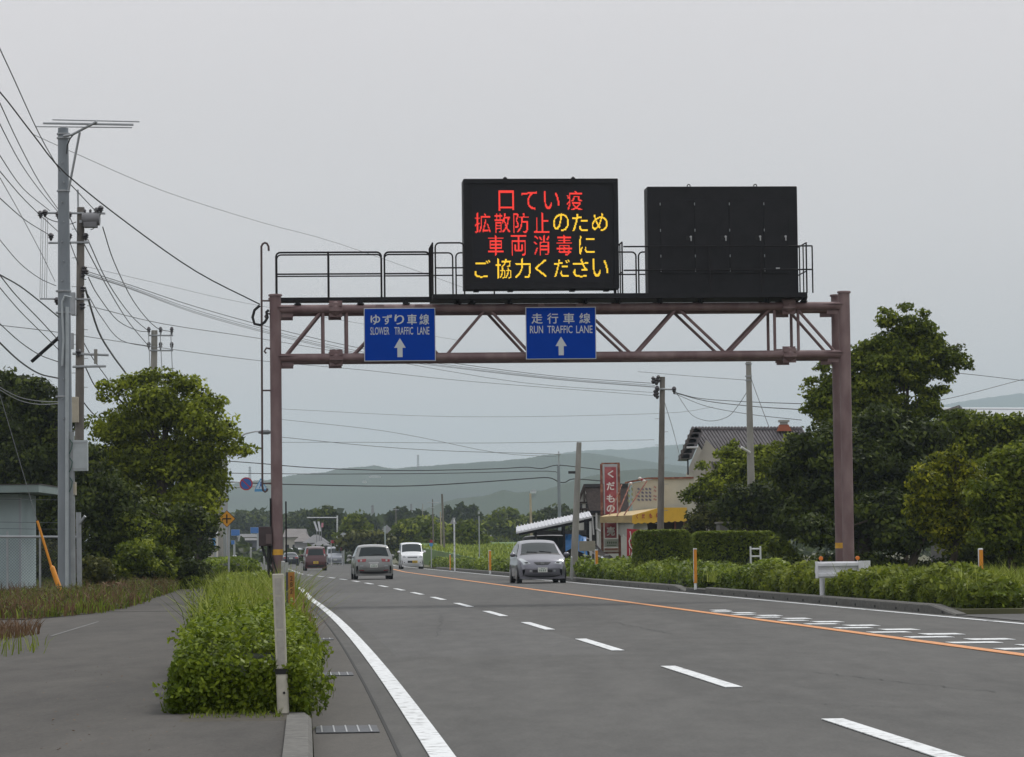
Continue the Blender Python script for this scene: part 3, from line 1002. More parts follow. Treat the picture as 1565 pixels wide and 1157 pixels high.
crossarm(t, B, D2, (62, 457), (140, 458), [(88, 462), (93, 466)], r=.03)
crossarm(t, B, D2, (112, 541), (167, 543), [(121, 541)], r=.04)
crossarm(t, B, D2, (112, 561), (163, 560), [], r=.04)
p = lp(141, 339, D2, B)
mb = MB()
mb.tube([(p.x - .28, -.2, p.z + .06), (p.x + .26, -.2, p.z + .06)], .20, 16)
mb.box((p.x - .02, -.2, p.z - .12), (.40, .36, .16))
tf = mb.build('transformer', mat('transformer grey', (.15, .15, .16), .5, noise=.15, nscale=5), t, smooth=True, bevel=.01)
for x in (-.2, -.03, .15):
    MB().lathe([(.05, 0), (.03, .05), (.05, .08), (.02, .13)], (p.x + x, -.2, p.z + .24), 8).build('bushing', M_ins, tf)
MB().box((lp(126, 340, D2, B).x + .02, -.1, p.z), (.2, .1, .08)).build('bracket', M_galv, t)
for (x, y, s) in ((130, 412, .10), (133, 416, .08), (128, 420, .08), (128, 442, .09), (127, 468, .10), (128, 452, .05)):
    p = lp(x, y, D2, B)
    MB().lathe([(s * .5, -s), (s, -s * .5), (s * .6, 0), (s, s * .5), (s * .4, s)], (p.x, -.15, p.z), 10).build('insulator', M_ins, t, smooth=True)
for (x, y, w_, h_) in ((114.5, 627, 15, 39),):
    p = lp(x, y, D2 , B)
    MB().box((p.x, -.28, p.z), (w_ * mpp(D2), .22, h_ * mpp(D2))).build('junction_box', M_beige, t, bevel=.01)
p = lp(111, 465, D2, B); MB().box((p.x, -.2, p.z), (.22, .14, .7)).build('splice_box', M_galv, t, bevel=.01)
p = lp(110, 522, D2, B); MB().box((p.x, -.2, p.z), (.16, .12, .5)).build('splice_box', M_galv, t, bevel=.01)
p = lp(148, 547, D2, B); MB().tube([(p.x, -.25, p.z - .2), (p.x, -.25, p.z + .25)], .055, 8).build('fuse_holder', M_pole_l, t)
for k in range(20):
    y = 350 + k * 22
    p = lp(122, y, D2, B)
    MB().box((p.x + (.16 if k % 2 else -.16), -.0, p.z), (.18, .02, .02)).build('step_bolt', M_galv, t)
# droppers beside the pole, hanging between crossarms
mb = MB()
for x in (63, 66, 70, 73): mb.tube([lp(x - (x - 60) * .0, 333, D2, B), lp(x - 2, 455, D2, B)], .008, 4)
for (a, b, c) in (((70, 332), (88, 345), (107, 338)), ((90, 335), (100, 350), (118, 340)), ((132, 412), (122, 428), (133, 428)), ((107, 368), (116, 392), (121, 405)), ((109, 335), (116, 352), (122, 360)), ((155, 328), (148, 352), (140, 352))):
    P_ = [lp(*a, D2, B), lp(*b, D2, B), lp(*c, D2, B)]
    pts = [P_[0] * (1 - u) ** 2 + P_[1] * 2 * u * (1 - u) + P_[2] * u * u for u in np.linspace(0, 1, 7)]
    mb.tube([(p_.x, -.2, p_.z) for p_ in pts], .014, 5)
mb.build('jumper_cable', M_wire, t)

# other poles: (top px, bottom px, depth, r top, r bottom, material, label, crossarms)
def simple_pole(top, bot, D, rt, rb, m, label, arms=(), name='utility_pole', group=None):
    B, T_ = pole_geo(top, bot, D, 0, 0)
    t = thing(name, label, 'utility pole', B, 0, group)
    MB().tube([(0, 0, 0), (T_.x, 0, T_.z)], [rb, rt], 14).build('pole', m, t, smooth=True)
    for (a, b, ins) in arms: crossarm(t, B, D, a, b, ins, r=.04)
    return t, B
D3 = 150
t, B = simple_pole((236, 505), (232, 860), D3, .15, .19, M_pole_l, 'far pale pole rising out of the leafy tree crown with two crossarms',
            [((228, 513), (265, 513), [(228, 507), (246, 507), (263, 507)]), ((228, 536), (265, 536), [(228, 530), (246, 530), (263, 530)])])
for x in (228, 246, 262):
    a, b = lp(x, 508, D3, B), lp(x + 3, 575, D3, B)
    MB().tube([(a.x, -.3, a.z), (b.x, -.3, b.z)], .022, 5).build('brace', M_galv, t)
DP1 = 125
t, B = simple_pole((1012.5, 576), (1008.5, 868), DP1, .105, .15, M_pole_c, 'dark brown pole standing in front of the yellow awning',
                   [((1001, 594.5), (1032, 595.5), [(1004, 597), (1030, 598)])])
for k in range(9):
    p = lp(1011, 640 + 20 * k, DP1, B)
    MB().box((p.x + (.18 if k % 2 else -.18), 0, p.z), (.16, .02, .02)).build('step_bolt', M_galv, t)
for (x, y) in ((1006, 579), (1003, 583), (998, 581), (1004, 604), (1001, 601)):
    p = lp(x, y, DP1, B)
    MB().lathe([(.04, -.16), (.09, -.05), (.05, 0), (.09, .07), (.03, .14)], (p.x, -.15, p.z), 8).build('insulator', M_ins, t)
t, B = simple_pole((885, 676), (876.5, 868), 122, .10, .155, M_pole_l, 'leaning plain concrete pole beside the fruit stand carport')
p = lp(874, 722, 122, B)
MB().box((p.x, 0, p.z), (.28, .12, .10)).build('cable_closure', M_wire, t)
t, B = simple_pole((1144, 553), (1151, 870), 112, .095, .17, M_pole_l, 'tall pale concrete pole half buried in the garden trees')
for y in (556, 575, 581):
    p = lp(1144, y, 112, B); MB().tube([(p.x, 0, p.z - .02), (p.x, 0, p.z + .02)], .13, 12).build('band', M_galv, t)
lamp_a, lamp_b = lp(1146, 692, 112, B), lp(1132, 684, 112, B)
MB().tube([(lamp_a.x, -.1, lamp_a.z), (lamp_b.x, -.3, lamp_b.z)], .05, 8).build('lamp_tube', mat('white lamp', (.6, .6, .58), .4), t, smooth=True)
t, B = simple_pole((853.5, 712), (857, 858), 200, .10, .12, M_pole_s, 'slender grey pole rising behind the carport roof', [((847, 695), (857, 694), [])])
a, b = lp(853.8, 690, 200, B), lp(854, 715, 200, B)
MB().tube([a, b], .05, 6).build('top_rod', M_galv, t)
simple_pole((810.5, 754), (813, 858), 205, .07, .10, M_pole_b, 'bare tan wooden pole at the tip of the carport roof')
simple_pole((675.5, 755), (680, 862), 265, .085, .11, M_pole_c, 'thicker of two distant brown poles beyond the white van')
simple_pole((673, 782), (675, 862), 275, .05, .06, M_pole_b, 'short tan post leaning by the distant brown pole')
simple_pole((661, 763), (663, 850), 300, .05, .09, M_pole_c, 'thin distant pole with two crossarms near the white van',
            [((653, 768), (671, 768.5), []), ((657, 776), (664, 776), [])])
simple_pole((336, 700), (337.5, 862), 190, .14, .17, M_pole_l, 'stout pale pole just behind the yellow diamond sign, outer of a pair')
simple_pole((343.5, 690), (346, 858), 215, .13, .16, M_pole_l, 'stout pale pole just behind the yellow diamond sign, inner of a pair')
simple_pole((605, 775), (606, 850), 420, .06, .1, M_pole_c, 'hair thin pole among the far houses', [((600, 779), (610, 779), [])])
simple_pole((646, 770), (646, 850), 520, .06, .1, M_pole_l, 'very thin pale pole before the cedar row')

def wire(label, pts, r=1.1, m=None, group='overhead cables', name='overhead_cable'):
    """pts: (px, py, depth); smooth curve through them; r in picture pixels (diameter)"""
    W_ = [at(a, b, 125 if (d == 140 and 975 < a < 1050) else d) for a, b, d in pts]
    n = len(W_)
    if n > 2:
        Q = []
        ext = [W_[0] * 2 - W_[1]] + W_ + [W_[-1] * 2 - W_[-2]]
        for i in range(1, n):
            p0, p1, p2, p3 = ext[i - 1], ext[i], ext[i + 1], ext[i + 2]
            for u in (0, .25, .5, .75):
                Q.append(0.5 * ((2 * p1) + (-p0 + p2) * u + (2 * p0 - 5 * p1 + 4 * p2 - p3) * u * u + (-p0 + 3 * p1 - 3 * p2 + p3) * u ** 3))
        Q.append(W_[-1])
    else:
        Q = W_
    rs = [r * .5 * mpp(max(q.y, 1)) for q in Q]
    rm = sum(rs) / len(rs)
    o = MB().tube(Q, rm, 5).build(name, m or M_wire, None, smooth=True, loc=tuple(Q[0]))
    return tag(o, label, 'cable', group)
gw = GW(GL(397, 465, -.06)).y
wire('thick black cable sagging from the top edge of the sky to the gantry post', [(-30, 118, 58), (0, 141, 59), (50, 205, 60), (100, 265, 62), (200, 345, 66), (300, 415, 69), (397, 465, gw)], 2.2)
wire('topmost cable at the edge, dropping steeply to the grey pole under the aerial', [(-10, 52, 55), (0, 75, 56), (20, 118, 60), (60, 205, 67), (92, 262, 75)], 1.7)
wire('cable running from the grey pole down to the transformer crossarm', [(103, 277, 77), (125, 300, 86), (150, 327, 95)], 1.5)
wire('upper of two close cables joining the big crossarm steeply', [(-8, 142, 60), (0, 158, 62), (28, 218, 74), (60, 278, 86), (89, 320, 95)], 1.5)
wire('lower of two close cables joining the big crossarm steeply', [(-8, 172, 60), (0, 190, 62), (30, 247, 74), (60, 290, 86), (88, 323, 95)], 1.4)
wire('cable meeting the end of the big crossarm from the edge', [(-8, 226, 64), (0, 238, 66), (35, 288, 80), (76, 322, 95)], 1.4)
wire('cable passing just under the big crossarm to the brown pole', [(-8, 252, 64), (0, 262, 66), (40, 308, 80), (92, 357, 94)], 1.5)
wire('cable reaching the insulator at the end of the short crossarm', [(-8, 296, 64), (0, 303, 66), (38, 336, 80), (77, 360, 95)], 1.5)
wire('thin slanting wire crossing behind the droppers', [(0, 272, 64), (30, 325, 80), (62, 385, 86), (84, 430, 94)], 1.0)
wire('thin cable curving into the grey pole below the short crossarm', [(-8, 358, 62), (0, 367, 64), (30, 402, 70), (60, 425, 73), (86, 437, 75)], 1.2)
wire('heavy cable running down to the clamp on the grey pole', [(-8, 415, 60), (0, 420, 62), (30, 437, 68), (60, 460, 72), (90, 485, 75)], 2.3)
wire('cable fanning out from the heavy one, upper branch', [(0, 421, 62), (25, 452, 67), (60, 488, 72), (90, 521, 75)], 1.7)
wire('cable fanning out from the heavy one, lower branch', [(-5, 432, 60), (0, 440, 62), (30, 475, 68), (60, 505, 72), (90, 535, 75)], 1.5)
wire('cable sagging to the grey pole above the dark trees', [(-8, 488, 60), (0, 495, 62), (30, 522, 68), (60, 542, 72), (89, 553, 75)], 1.6)
wire('thickest low cable sagging over the dark tree tops', [(-8, 515, 60), (0, 524, 62), (30, 552, 68), (60, 571, 72), (89, 578, 75)], 2.6)
wire('double low cable in front of the dark trees, upper strand', [(-8, 585, 60), (0, 592, 62), (30, 607, 68), (60, 613, 72), (89, 614, 75)], 1.4, M_wireg)
wire('double low cable in front of the dark trees, lower strand', [(-8, 589, 60), (0, 596, 62), (30, 612, 68), (60, 618, 72), (89, 617, 75)], 1.4, M_wireg)
wire('steep cable from the transformer to the far pale pole', [(157, 347, 96), (175, 402, 108), (205, 462, 126), (238, 500, 142), (263, 507, 150)], 1.4)
wire('cable from the short crossarm to the far pole, outer strand', [(134, 366, 96), (165, 432, 112), (200, 482, 132), (228, 507, 150)], 1.4)
wire('cable from the short crossarm to the far pole, inner strand', [(128, 372, 96), (160, 432, 110), (195, 490, 130), (228, 530, 150)], 1.4)
wire('cable sagging from the insulator cluster to the far pole', [(135, 424, 96), (150, 452, 105), (180, 490, 125), (210, 505, 140), (228, 507, 150)], 1.3)
wire('lowest cable sagging from the brown pole to the far pole', [(134, 450, 96), (155, 485, 110), (185, 520, 128), (228, 530, 150)], 1.2)
for i, (dy0, dy1, lb) in enumerate(((0, 0, 'top strand'), (3, 5, 'second strand'), (6, 10, 'third strand'), (5, 8, 'fourth strand'))):
    wire('long pale bundled cable passing behind the gantry post, ' + lb,
         [(131, 414 + dy0, 96), (200, 436 + dy1 * .6, 104), (300, 469 + dy1, 118), (420, 502 + dy1, 128), (560, 534 + dy1, 134), (700, 556 + dy1 * .7, 138), (850, 575 + dy1 * .5, 139), (1001, 586 + dy0, 140)], .8 if i else 1.1, M_wireg)
wire('very thin wire from beyond the edge across the sky to the walkway', [(50, 205, 100), (110, 232, 110), (250, 292, 130), (400, 340, 150), (520, 373, 170), (710, 440, 190)], .75, M_wireg)
wire('faint wire crossing level behind the gantry post', [(134, 408, 98), (250, 435, 110), (395, 467, 125), (700, 520, 140)], .55, M_wireg)
wire('wire crossing from the brown pole to beneath the gantry truss', [(134, 467, 97), (250, 495, 110), (395, 517, 125), (560, 545, 150), (800, 585, 170), (1000, 600, 185)], .9, M_wireg)
wire('wire running below the truss across the whole span', [(0, 497, 96), (90, 508, 98), (250, 532, 115), (395, 551, 128), (560, 566, 150), (720, 583, 160), (1004, 605, 180)], .9, M_wireg)
wire('spiral wrapped cable dropping behind the leafy tree', [(130, 440, 97), (150, 505, 104), (170, 540, 108), (192, 570, 112)], 3.2, M_wireg)
wire('cable falling from the lower arms into the tree', [(122, 512, 97), (140, 545, 100), (165, 580, 104)], 1.4)
wire('paired cable leaving the lower arm, upper strand', [(131, 562, 97), (145, 590, 100), (165, 612, 104)], 1.8)
wire('paired cable leaving the beige box, lower strand', [(121, 606, 97), (140, 630, 100), (158, 645, 104)], 1.8)
wire('high line strung before the hill, upper of three', [(340, 704, 190), (400, 708.5, 196), (480, 715, 198), (600, 719, 199), (700, 718, 200), (767, 716, 200), (804, 714, 200), (828, 716, 200), (851, 711, 200), (885, 714, 200), (920, 718, 200)], 1.4)
wire('high line strung before the hill, middle of three', [(340, 723, 190), (480, 724.5, 195), (600, 724, 198), (700, 723, 199), (836, 720, 200), (855, 726, 200)], 1.1)
wire('high line strung before the hill, lower and thickest', [(340, 736, 190), (430, 740, 195), (600, 743, 198), (700, 739, 200), (800, 732, 200), (838, 730, 200), (854, 736.5, 200), (864, 737, 200), (877, 732, 200), (920, 735, 200)], 1.7)
wire('faint wire against the low sky, falling to the hill crest', [(420, 640, 230), (560, 655, 230), (640, 668, 230), (760, 692, 230), (850, 698, 230)], .7, M_wireg)
wire('faint level wire in the low sky left of the bare pole', [(430, 668, 240), (560, 681, 240), (680, 689, 240), (850, 694, 240)], .9, M_wireg)
wire('second faint level wire in the low sky', [(430, 676, 240), (560, 676, 240), (760, 677, 240), (1000, 672, 240)], .7, M_wireg)
wire('hardly visible wire above the hill from post to pole', [(430, 625, 250), (700, 637, 250), (1004, 632, 250), (1090, 622, 250)], .55, M_wireg)
wire('service cable from the dark pole crossarm into the tall tree', [(1030, 599, 140), (1070, 609, 135), (1141, 614, 122), (1225, 617, 100)], 1.1)
wire('second service cable, a little lower, into the tall tree', [(1030, 600, 140), (1080, 613, 135), (1150, 621, 120), (1225, 626, 100)], 1.3)
wire('third service cable, lowest, into the tall tree', [(1032, 602, 140), (1080, 621, 135), (1145, 633, 120), (1225, 642, 100)], .9)
wire('slack loop of cable hanging above the house roof', [(1034, 600, 140), (1045, 618, 138), (1060, 636, 134), (1085, 643.5, 128), (1112, 637, 122), (1128, 620, 118), (1141, 600, 113)], .8)
wire('cable from the dark pole to the top of the pale pole', [(975, 568, 150), (1060, 575, 135), (1142, 581, 113)], .8, M_wireg)
wire('stay wire beside the dark pole', [(1016, 616, 140), (1028, 655, 138), (1041, 705, 136)], .8)
wire('stay wire slanting from the top of the pale pole', [(1147, 576, 112), (1160, 612, 110), (1175, 652, 106)], 1.0)
wire('nearly level wire leaving the tall tree crown', [(1440, 568, 100), (1500, 574, 105), (1600, 586, 110)], .9)
wire('rising wire meeting the frame edge beyond the tall tree', [(1425, 614, 100), (1480, 602, 104), (1600, 570, 112)], .9)
# guy wire with orange guard
DG = 74
wire('taut guy wire ending in the orange guard', [(-4, 590, DG), (28, 698, DG), (57, 797, DG)], 1.0, M_wireg)
Bg = PX(97, DG, .1)
t = thing('guy_guard', 'orange plastic guard round the lower end of a guy wire', 'guy guard', Bg)
M_og = mat('orange plastic', (.66, .25, .012), .5, noise=.1, nscale=6)
q = lambda x, y: at(x, y, DG) - Bg
MB().tube([q(57, 796), q(79, 868)], .030, 10).build('upper_sleeve', M_og, t, smooth=True)
MB().tube([q(78, 866), q(80, 868), q(96, 914)], [.045, .062, .062], 10).build('lower_sleeve', M_og, t, smooth=True)
# ------------------------------------------------------------------ vegetation
LM_bright = leafmat('leaves bright', (.055, .072, .003), (.160, .200, .012), (.40, .45, .04), transl=.4)
LM_mid = leafmat('leaves mid green', (.034, .050, .004), (.105, .142, .010), (.29, .33, .034), transl=.38)
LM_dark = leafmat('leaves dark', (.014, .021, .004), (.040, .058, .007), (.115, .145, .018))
LM_yel = leafmat('leaves yellow green', (.045, .058, .004), (.19, .215, .010), (.48, .46, .03), transl=.4)
LM_olive = leafmat('leaves olive', (.024, .028, .006), (.060, .066, .012), (.14, .145, .03))
LM_hedge = leafmat('leaves clipped hedge', (.036, .052, .005), (.10, .138, .010), (.25, .30, .03))
LM_shrub = leafmat('leaves roadside shrub', (.020, .036, .003), (.090, .135, .008), (.30, .37, .03), rough=.4, transl=.35)
LM_grass = leafmat('grass blades', (.06, .085, .010), (.17, .22, .02), (.42, .45, .11))
LM_dry = leafmat('dry stalks', (.08, .045, .022), (.15, .09, .05), (.27, .18, .11))
M_bark = mat('bark', (.055, .042, .032), .9, noise=.35, nscale=6, bump=.4)
M_core = mat('painted foliage shade', (.010, .016, .006), 1.0)  # near black: the inner shade of crowns and hedges put into the colour

def noise3(P, s, seed=0):
    """cheap smooth pseudo noise -1..1"""
    a = P * s + seed * 1.7
    return (np.sin(a[:, 0] * 1.0 + 1.3 * np.sin(a[:, 1] * 1.1)) + np.sin(a[:, 1] * 1.3 + 1.7 * np.sin(a[:, 2] * .9)) + np.sin(a[:, 2] * 1.2 + 1.1 * np.sin(a[:, 0] * 1.4))) / 3

def crown_points(blobs, clumps, per, clump_r, flat=.8):
    """blobs: (centre Vector, radius). returns points, normals, tint base"""
    w_ = np.array([b[1] ** 2 for b in blobs]); w_ = w_ / w_.sum()
    P, Nn, Tt = [], [], []
    for (c, r), ww in zip(blobs, w_):
        k = max(6, int(clumps * ww))
        d = rng.normal(0, 1, (k, 3)); d /= np.linalg.norm(d, axis=1, keepdims=True)
        rad = r * .9 * rng.uniform(.35, 1.30, k) ** .68
        cc = np.array(c) + d * rad[:, None] * np.array([1, 1, flat])
        cr = clump_r * r ** .35 * rng.uniform(.5, 1.45, k)
        tb = rng.normal(.45, .22, k)
        for j in range(k):
            m = max(5, int(per * (cr[j] / clump_r) ** 2))
            e_ = rng.normal(0, 1, (m, 3)); e_ /= np.linalg.norm(e_, axis=1, keepdims=True)
            rr = cr[j] * rng.uniform(.25, 1.05, m) ** .5
            P.append(cc[j] + e_ * rr[:, None] * np.array([1, 1, .5]))
            Nn.append(e_ * .7 + d[j] * .5)
            Tt.append(np.clip(tb[j] + rng.normal(0, .16, m), 0, 1))
    return np.concatenate(P), np.concatenate(Nn), np.concatenate(Tt)

def limb_set(base, top, blobs, r0, parent_pos, n=9):
    mb = MB()
    base, top = Vector(base), Vector(top)
    mid = (base + top) / 2 + Vector((rnd.uniform(-.2, .2), 0, 0))
    mb.tube([base, mid, top], [r0, r0 * .75, r0 * .4], 8)
    for i in range(n):
        b = blobs[i % len(blobs)]
        c = Vector(b[0]) + Vector([rnd.uniform(-.5, .5) * b[1] for _ in range(3)])
        s = base.lerp(top, rnd.uniform(.3, .95))
        m = s.lerp(c, .5) + Vector((0, 0, b[1] * .15))
        mb.tube([s, m, c], [r0 * .34, r0 * .2, r0 * .05], 5)
    return mb

def tree(name, label, blobs_px, D, base_px, m, clumps, per, leaf, clump_r=.5, group=None, r0=.18, depth=.8, cat='tree', trunk=True, flat=.85, core=.55):
    base = PX(base_px, D, 0.1)
    blobs = []
    for (x, y, r) in blobs_px:
        rr = r * mpp(D)
        dy = rnd.uniform(-.4, .4) * depth * rr * 2
        p = at(x, y, D + dy)
        blobs.append((p - base, rr))
    t = thing(name, label, cat, base, 0, group)
    P, Nn, Tt = crown_points(blobs, clumps, per, clump_r, flat)
    ok = P[:, 2] > 0.0
    P, Nn, Tt = P[ok], Nn[ok], Tt[ok]
    np_mesh('crown' if cat == 'tree' else 'foliage', leaf_quads(P, Nn, leaf), 4, m, t, Tt)
    if core > 0:      # solid dark core: inner shade put into colour, keeps sky from showing through
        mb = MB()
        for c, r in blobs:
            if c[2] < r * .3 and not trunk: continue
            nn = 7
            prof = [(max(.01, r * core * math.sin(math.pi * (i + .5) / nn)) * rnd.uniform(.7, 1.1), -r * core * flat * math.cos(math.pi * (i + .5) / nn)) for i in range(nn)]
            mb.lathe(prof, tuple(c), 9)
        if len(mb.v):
            tag(mb.build('dark_core', M_core, t), kind='stuff')
    if trunk:
        top = max(blobs, key=lambda b: b[0][2])[0]
        limb_set((0, 0, 0), Vector(top) * .85, blobs, r0, base).build('trunk', M_bark, t, smooth=True)
    return t

# big bright tree left of the gantry
tree('broadleaf_tree', 'large bright green spreading tree between the utility poles and the gantry', [(182, 592, 14), (160, 588, 9), (205, 588, 18), (232, 578, 17), (258, 576, 18), (285, 592, 20), (312, 606, 17), (335, 618, 14), (235, 618, 40), (295, 640, 38), (335, 668, 24), (358, 688, 14), (376, 689, 10), (350, 650, 14),
      (185, 655, 36), (215, 700, 52), (275, 710, 52), (312, 735, 30), (322, 700, 24), (156, 606, 10), (158, 655, 16), (160, 720, 50), (230, 770, 45), (290, 770, 40), (322, 762, 22)],
     100, 236, LM_bright, 620, 92, .080, .52, r0=.2, flat=.8, core=.32)
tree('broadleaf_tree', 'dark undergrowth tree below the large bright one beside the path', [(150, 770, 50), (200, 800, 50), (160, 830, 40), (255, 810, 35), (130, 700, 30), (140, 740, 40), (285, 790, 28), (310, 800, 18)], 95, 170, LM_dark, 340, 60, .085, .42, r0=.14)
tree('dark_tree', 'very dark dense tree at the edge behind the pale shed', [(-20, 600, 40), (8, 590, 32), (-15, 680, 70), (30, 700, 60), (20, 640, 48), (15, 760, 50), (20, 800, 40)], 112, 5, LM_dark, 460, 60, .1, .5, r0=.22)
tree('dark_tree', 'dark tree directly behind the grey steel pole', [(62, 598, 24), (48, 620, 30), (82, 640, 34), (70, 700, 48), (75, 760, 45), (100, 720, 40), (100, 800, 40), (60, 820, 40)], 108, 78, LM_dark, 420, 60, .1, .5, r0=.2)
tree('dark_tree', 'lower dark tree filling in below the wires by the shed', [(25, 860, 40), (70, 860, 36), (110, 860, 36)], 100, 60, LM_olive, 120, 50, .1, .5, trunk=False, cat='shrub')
for (bl, D, lb, m) in (
        ([(205, 850, 26), (188, 866, 20), (222, 862, 18)], 84, 'leafy green bush at the bend of the path', LM_mid),
        ([(240, 850, 24), (256, 868, 18), (228, 838, 18)], 90, 'round bush overhanging the path edge', LM_mid),
        ([(222, 812, 30), (250, 822, 24), (200, 800, 24)], 94, 'tall pale green bush under the bright tree', LM_mid),
        ([(262, 835, 20), (276, 846, 16), (270, 868, 10)], 104, 'small bush at the corner of the side road', LM_dark),
        ([(150, 876, 26), (130, 890, 18), (165, 892, 14)], 80, 'dull brownish bush beside the fence post', LM_olive)):
    tree('roadside_bush', lb, bl, D, bl[0][0], m, 90, 46, .065, .3, trunk=False, cat='bush', core=.6)
tree('street_shrub', 'tree beyond the side road behind the diamond sign', [(300, 800, 22), (318, 812, 16), (290, 830, 20), (312, 838, 14)], 150, 300, LM_dark, 120, 50, .11, .5, cat='bush')

# tall tree right of the gantry
tree('broadleaf_tree', 'tall airy tree rising against the sky behind the gantry post', [(1355, 474, 9), (1387, 470, 9), (1412, 480, 8), (1360, 492, 14), (1385, 497, 20), (1410, 505, 18), (1425, 520, 16), (1362, 530, 28), (1398, 533, 32), (1436, 535, 18), (1458, 543, 17), (1474, 556, 9), (1449, 575, 13), (1430, 560, 18),
      (1325, 530, 14), (1312, 548, 20), (1290, 560, 20), (1258, 565, 10), (1240, 583, 7), (1252, 604, 18), (1240, 628, 12), (1268, 590, 20), (1345, 570, 34), (1315, 595, 30), (1392, 575, 26), (1420, 605, 14), (1275, 630, 28), (1300, 640, 30), (1440, 595, 9), (1350, 603, 20), (1372, 612, 14), (1408, 600, 14), (1362, 628, 18), (1336, 618, 20), (1400, 634, 22), (1425, 624, 14), (1385, 560, 24)],
     98, 1384, LM_mid, 1250, 66, .072, .34, r0=.09, depth=.7, flat=.9, core=.35)
tree('broadleaf_tree', 'broad dark tree mass behind the gantry posts', [(1260, 690, 50), (1310, 700, 50), (1360, 670, 45), (1400, 680, 46), (1350, 740, 60), (1280, 760, 55), (1230, 740, 40), (1400, 750, 50), (1230, 790, 40), (1330, 800, 50), (1220, 690, 26), (1200, 720, 25), (1340, 640, 30)],
     93, 1320, LM_dark, 800, 60, .09, .45, r0=.22)
tree('garden_tree', 'light green tree with upright shoots before the tiled roof', [(1112, 690, 14), (1125, 705, 22), (1150, 712, 24), (1110, 725, 24), (1100, 745, 20), (1140, 745, 30), (1175, 700, 22), (1195, 690, 18), (1195, 720, 28), (1170, 740, 30), (1210, 672, 8), (1122, 676, 7), (1160, 690, 12)],
     118, 1150, LM_bright, 520, 48, .085, .38, r0=.12)
tree('garden_tree', 'small leafy tree beside the end of the yellow awning', [(1076, 712, 9), (1082, 735, 13), (1068, 750, 16), (1055, 760, 12), (1095, 750, 18), (1085, 770, 18), (1105, 780, 18)], 124, 1085, LM_mid, 220, 44, .085, .34, r0=.09)
tree('garden_tree', 'brownish green bushy tree under the awning corner', [(1070, 790, 20), (1090, 788, 20), (1062, 808, 14), (1105, 800, 16)], 118, 1080, LM_olive, 140, 44, .085, .36, r0=.09)
tree('garden_tree', 'dark clump of trees behind the clipped hedge', [(1130, 780, 34), (1165, 770, 34), (1200, 770, 30), (1180, 800, 26), (1135, 760, 26)], 106, 1160, LM_dark, 300, 50, .09, .42, r0=.14)
tree('garden_tree', 'yellow green conifer like bush with pointed tips', [(1462, 682, 5), (1450, 692, 7), (1430, 700, 7), (1465, 700, 12), (1440, 715, 20), (1480, 720, 20), (1410, 725, 16), (1395, 738, 9), (1425, 745, 28), (1465, 755, 36), (1420, 780, 26), (1450, 800, 36), (1500, 780, 26), (1400, 770, 14)],
     80, 1450, LM_yel, 560, 52, .065, .32, r0=.1, flat=1.1)
tree('garden_tree', 'dark green bush at the frame edge beside the yellow one', [(1530, 720, 30), (1555, 700, 30), (1515, 760, 34), (1560, 770, 50), (1520, 810, 34), (1570, 830, 40)], 78, 1550, LM_mid, 480, 52, .07, .36, r0=.12)
tree('garden_tree', 'deep green tree in front of the grey gable roof', [(1460, 650, 26), (1495, 655, 26), (1530, 650, 24), (1560, 650, 22), (1480, 680, 34), (1540, 685, 36), (1440, 660, 20), (1580, 660, 30)], 104, 1500, LM_mid, 460, 52, .09, .42, r0=.16)
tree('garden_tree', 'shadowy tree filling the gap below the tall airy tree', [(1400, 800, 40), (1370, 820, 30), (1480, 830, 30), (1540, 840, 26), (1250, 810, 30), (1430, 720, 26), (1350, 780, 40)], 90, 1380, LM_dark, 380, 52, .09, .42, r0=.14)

# ---- low planting built along curves
def surf_box(n, y0, y1, fa, fb, h, hn=.06):
    """points over the outside of a long clipped planting between curves fa and fb"""
    y = rng.uniform(y0, y1, n)
    u = rng.uniform(0, 1, n)
    a, b = fa(y), fb(y)
    wdt = b - a
    face = rng.uniform(0, 1, n)
    per = 2 * h + wdt
    s = face * per
    x = np.where(s < h, a, np.where(s < h + wdt, a + (s - h), b))
    z = np.where(s < h, s, np.where(s < h + wdt, h, h - (s - h - wdt)))
    Nn = np.stack([np.where(s < h, -1., np.where(s < h + wdt, 0, 1.)), np.full(n, -.25), np.where((s >= h) & (s < h + wdt), 1., .15)], 1)
    return np.stack([x, y, z], 1), Nn
def lumpy(P, Nn, amp, sc_, seed=0):
    return P + Nn * (noise3(P, sc_, seed) * amp)[:, None]

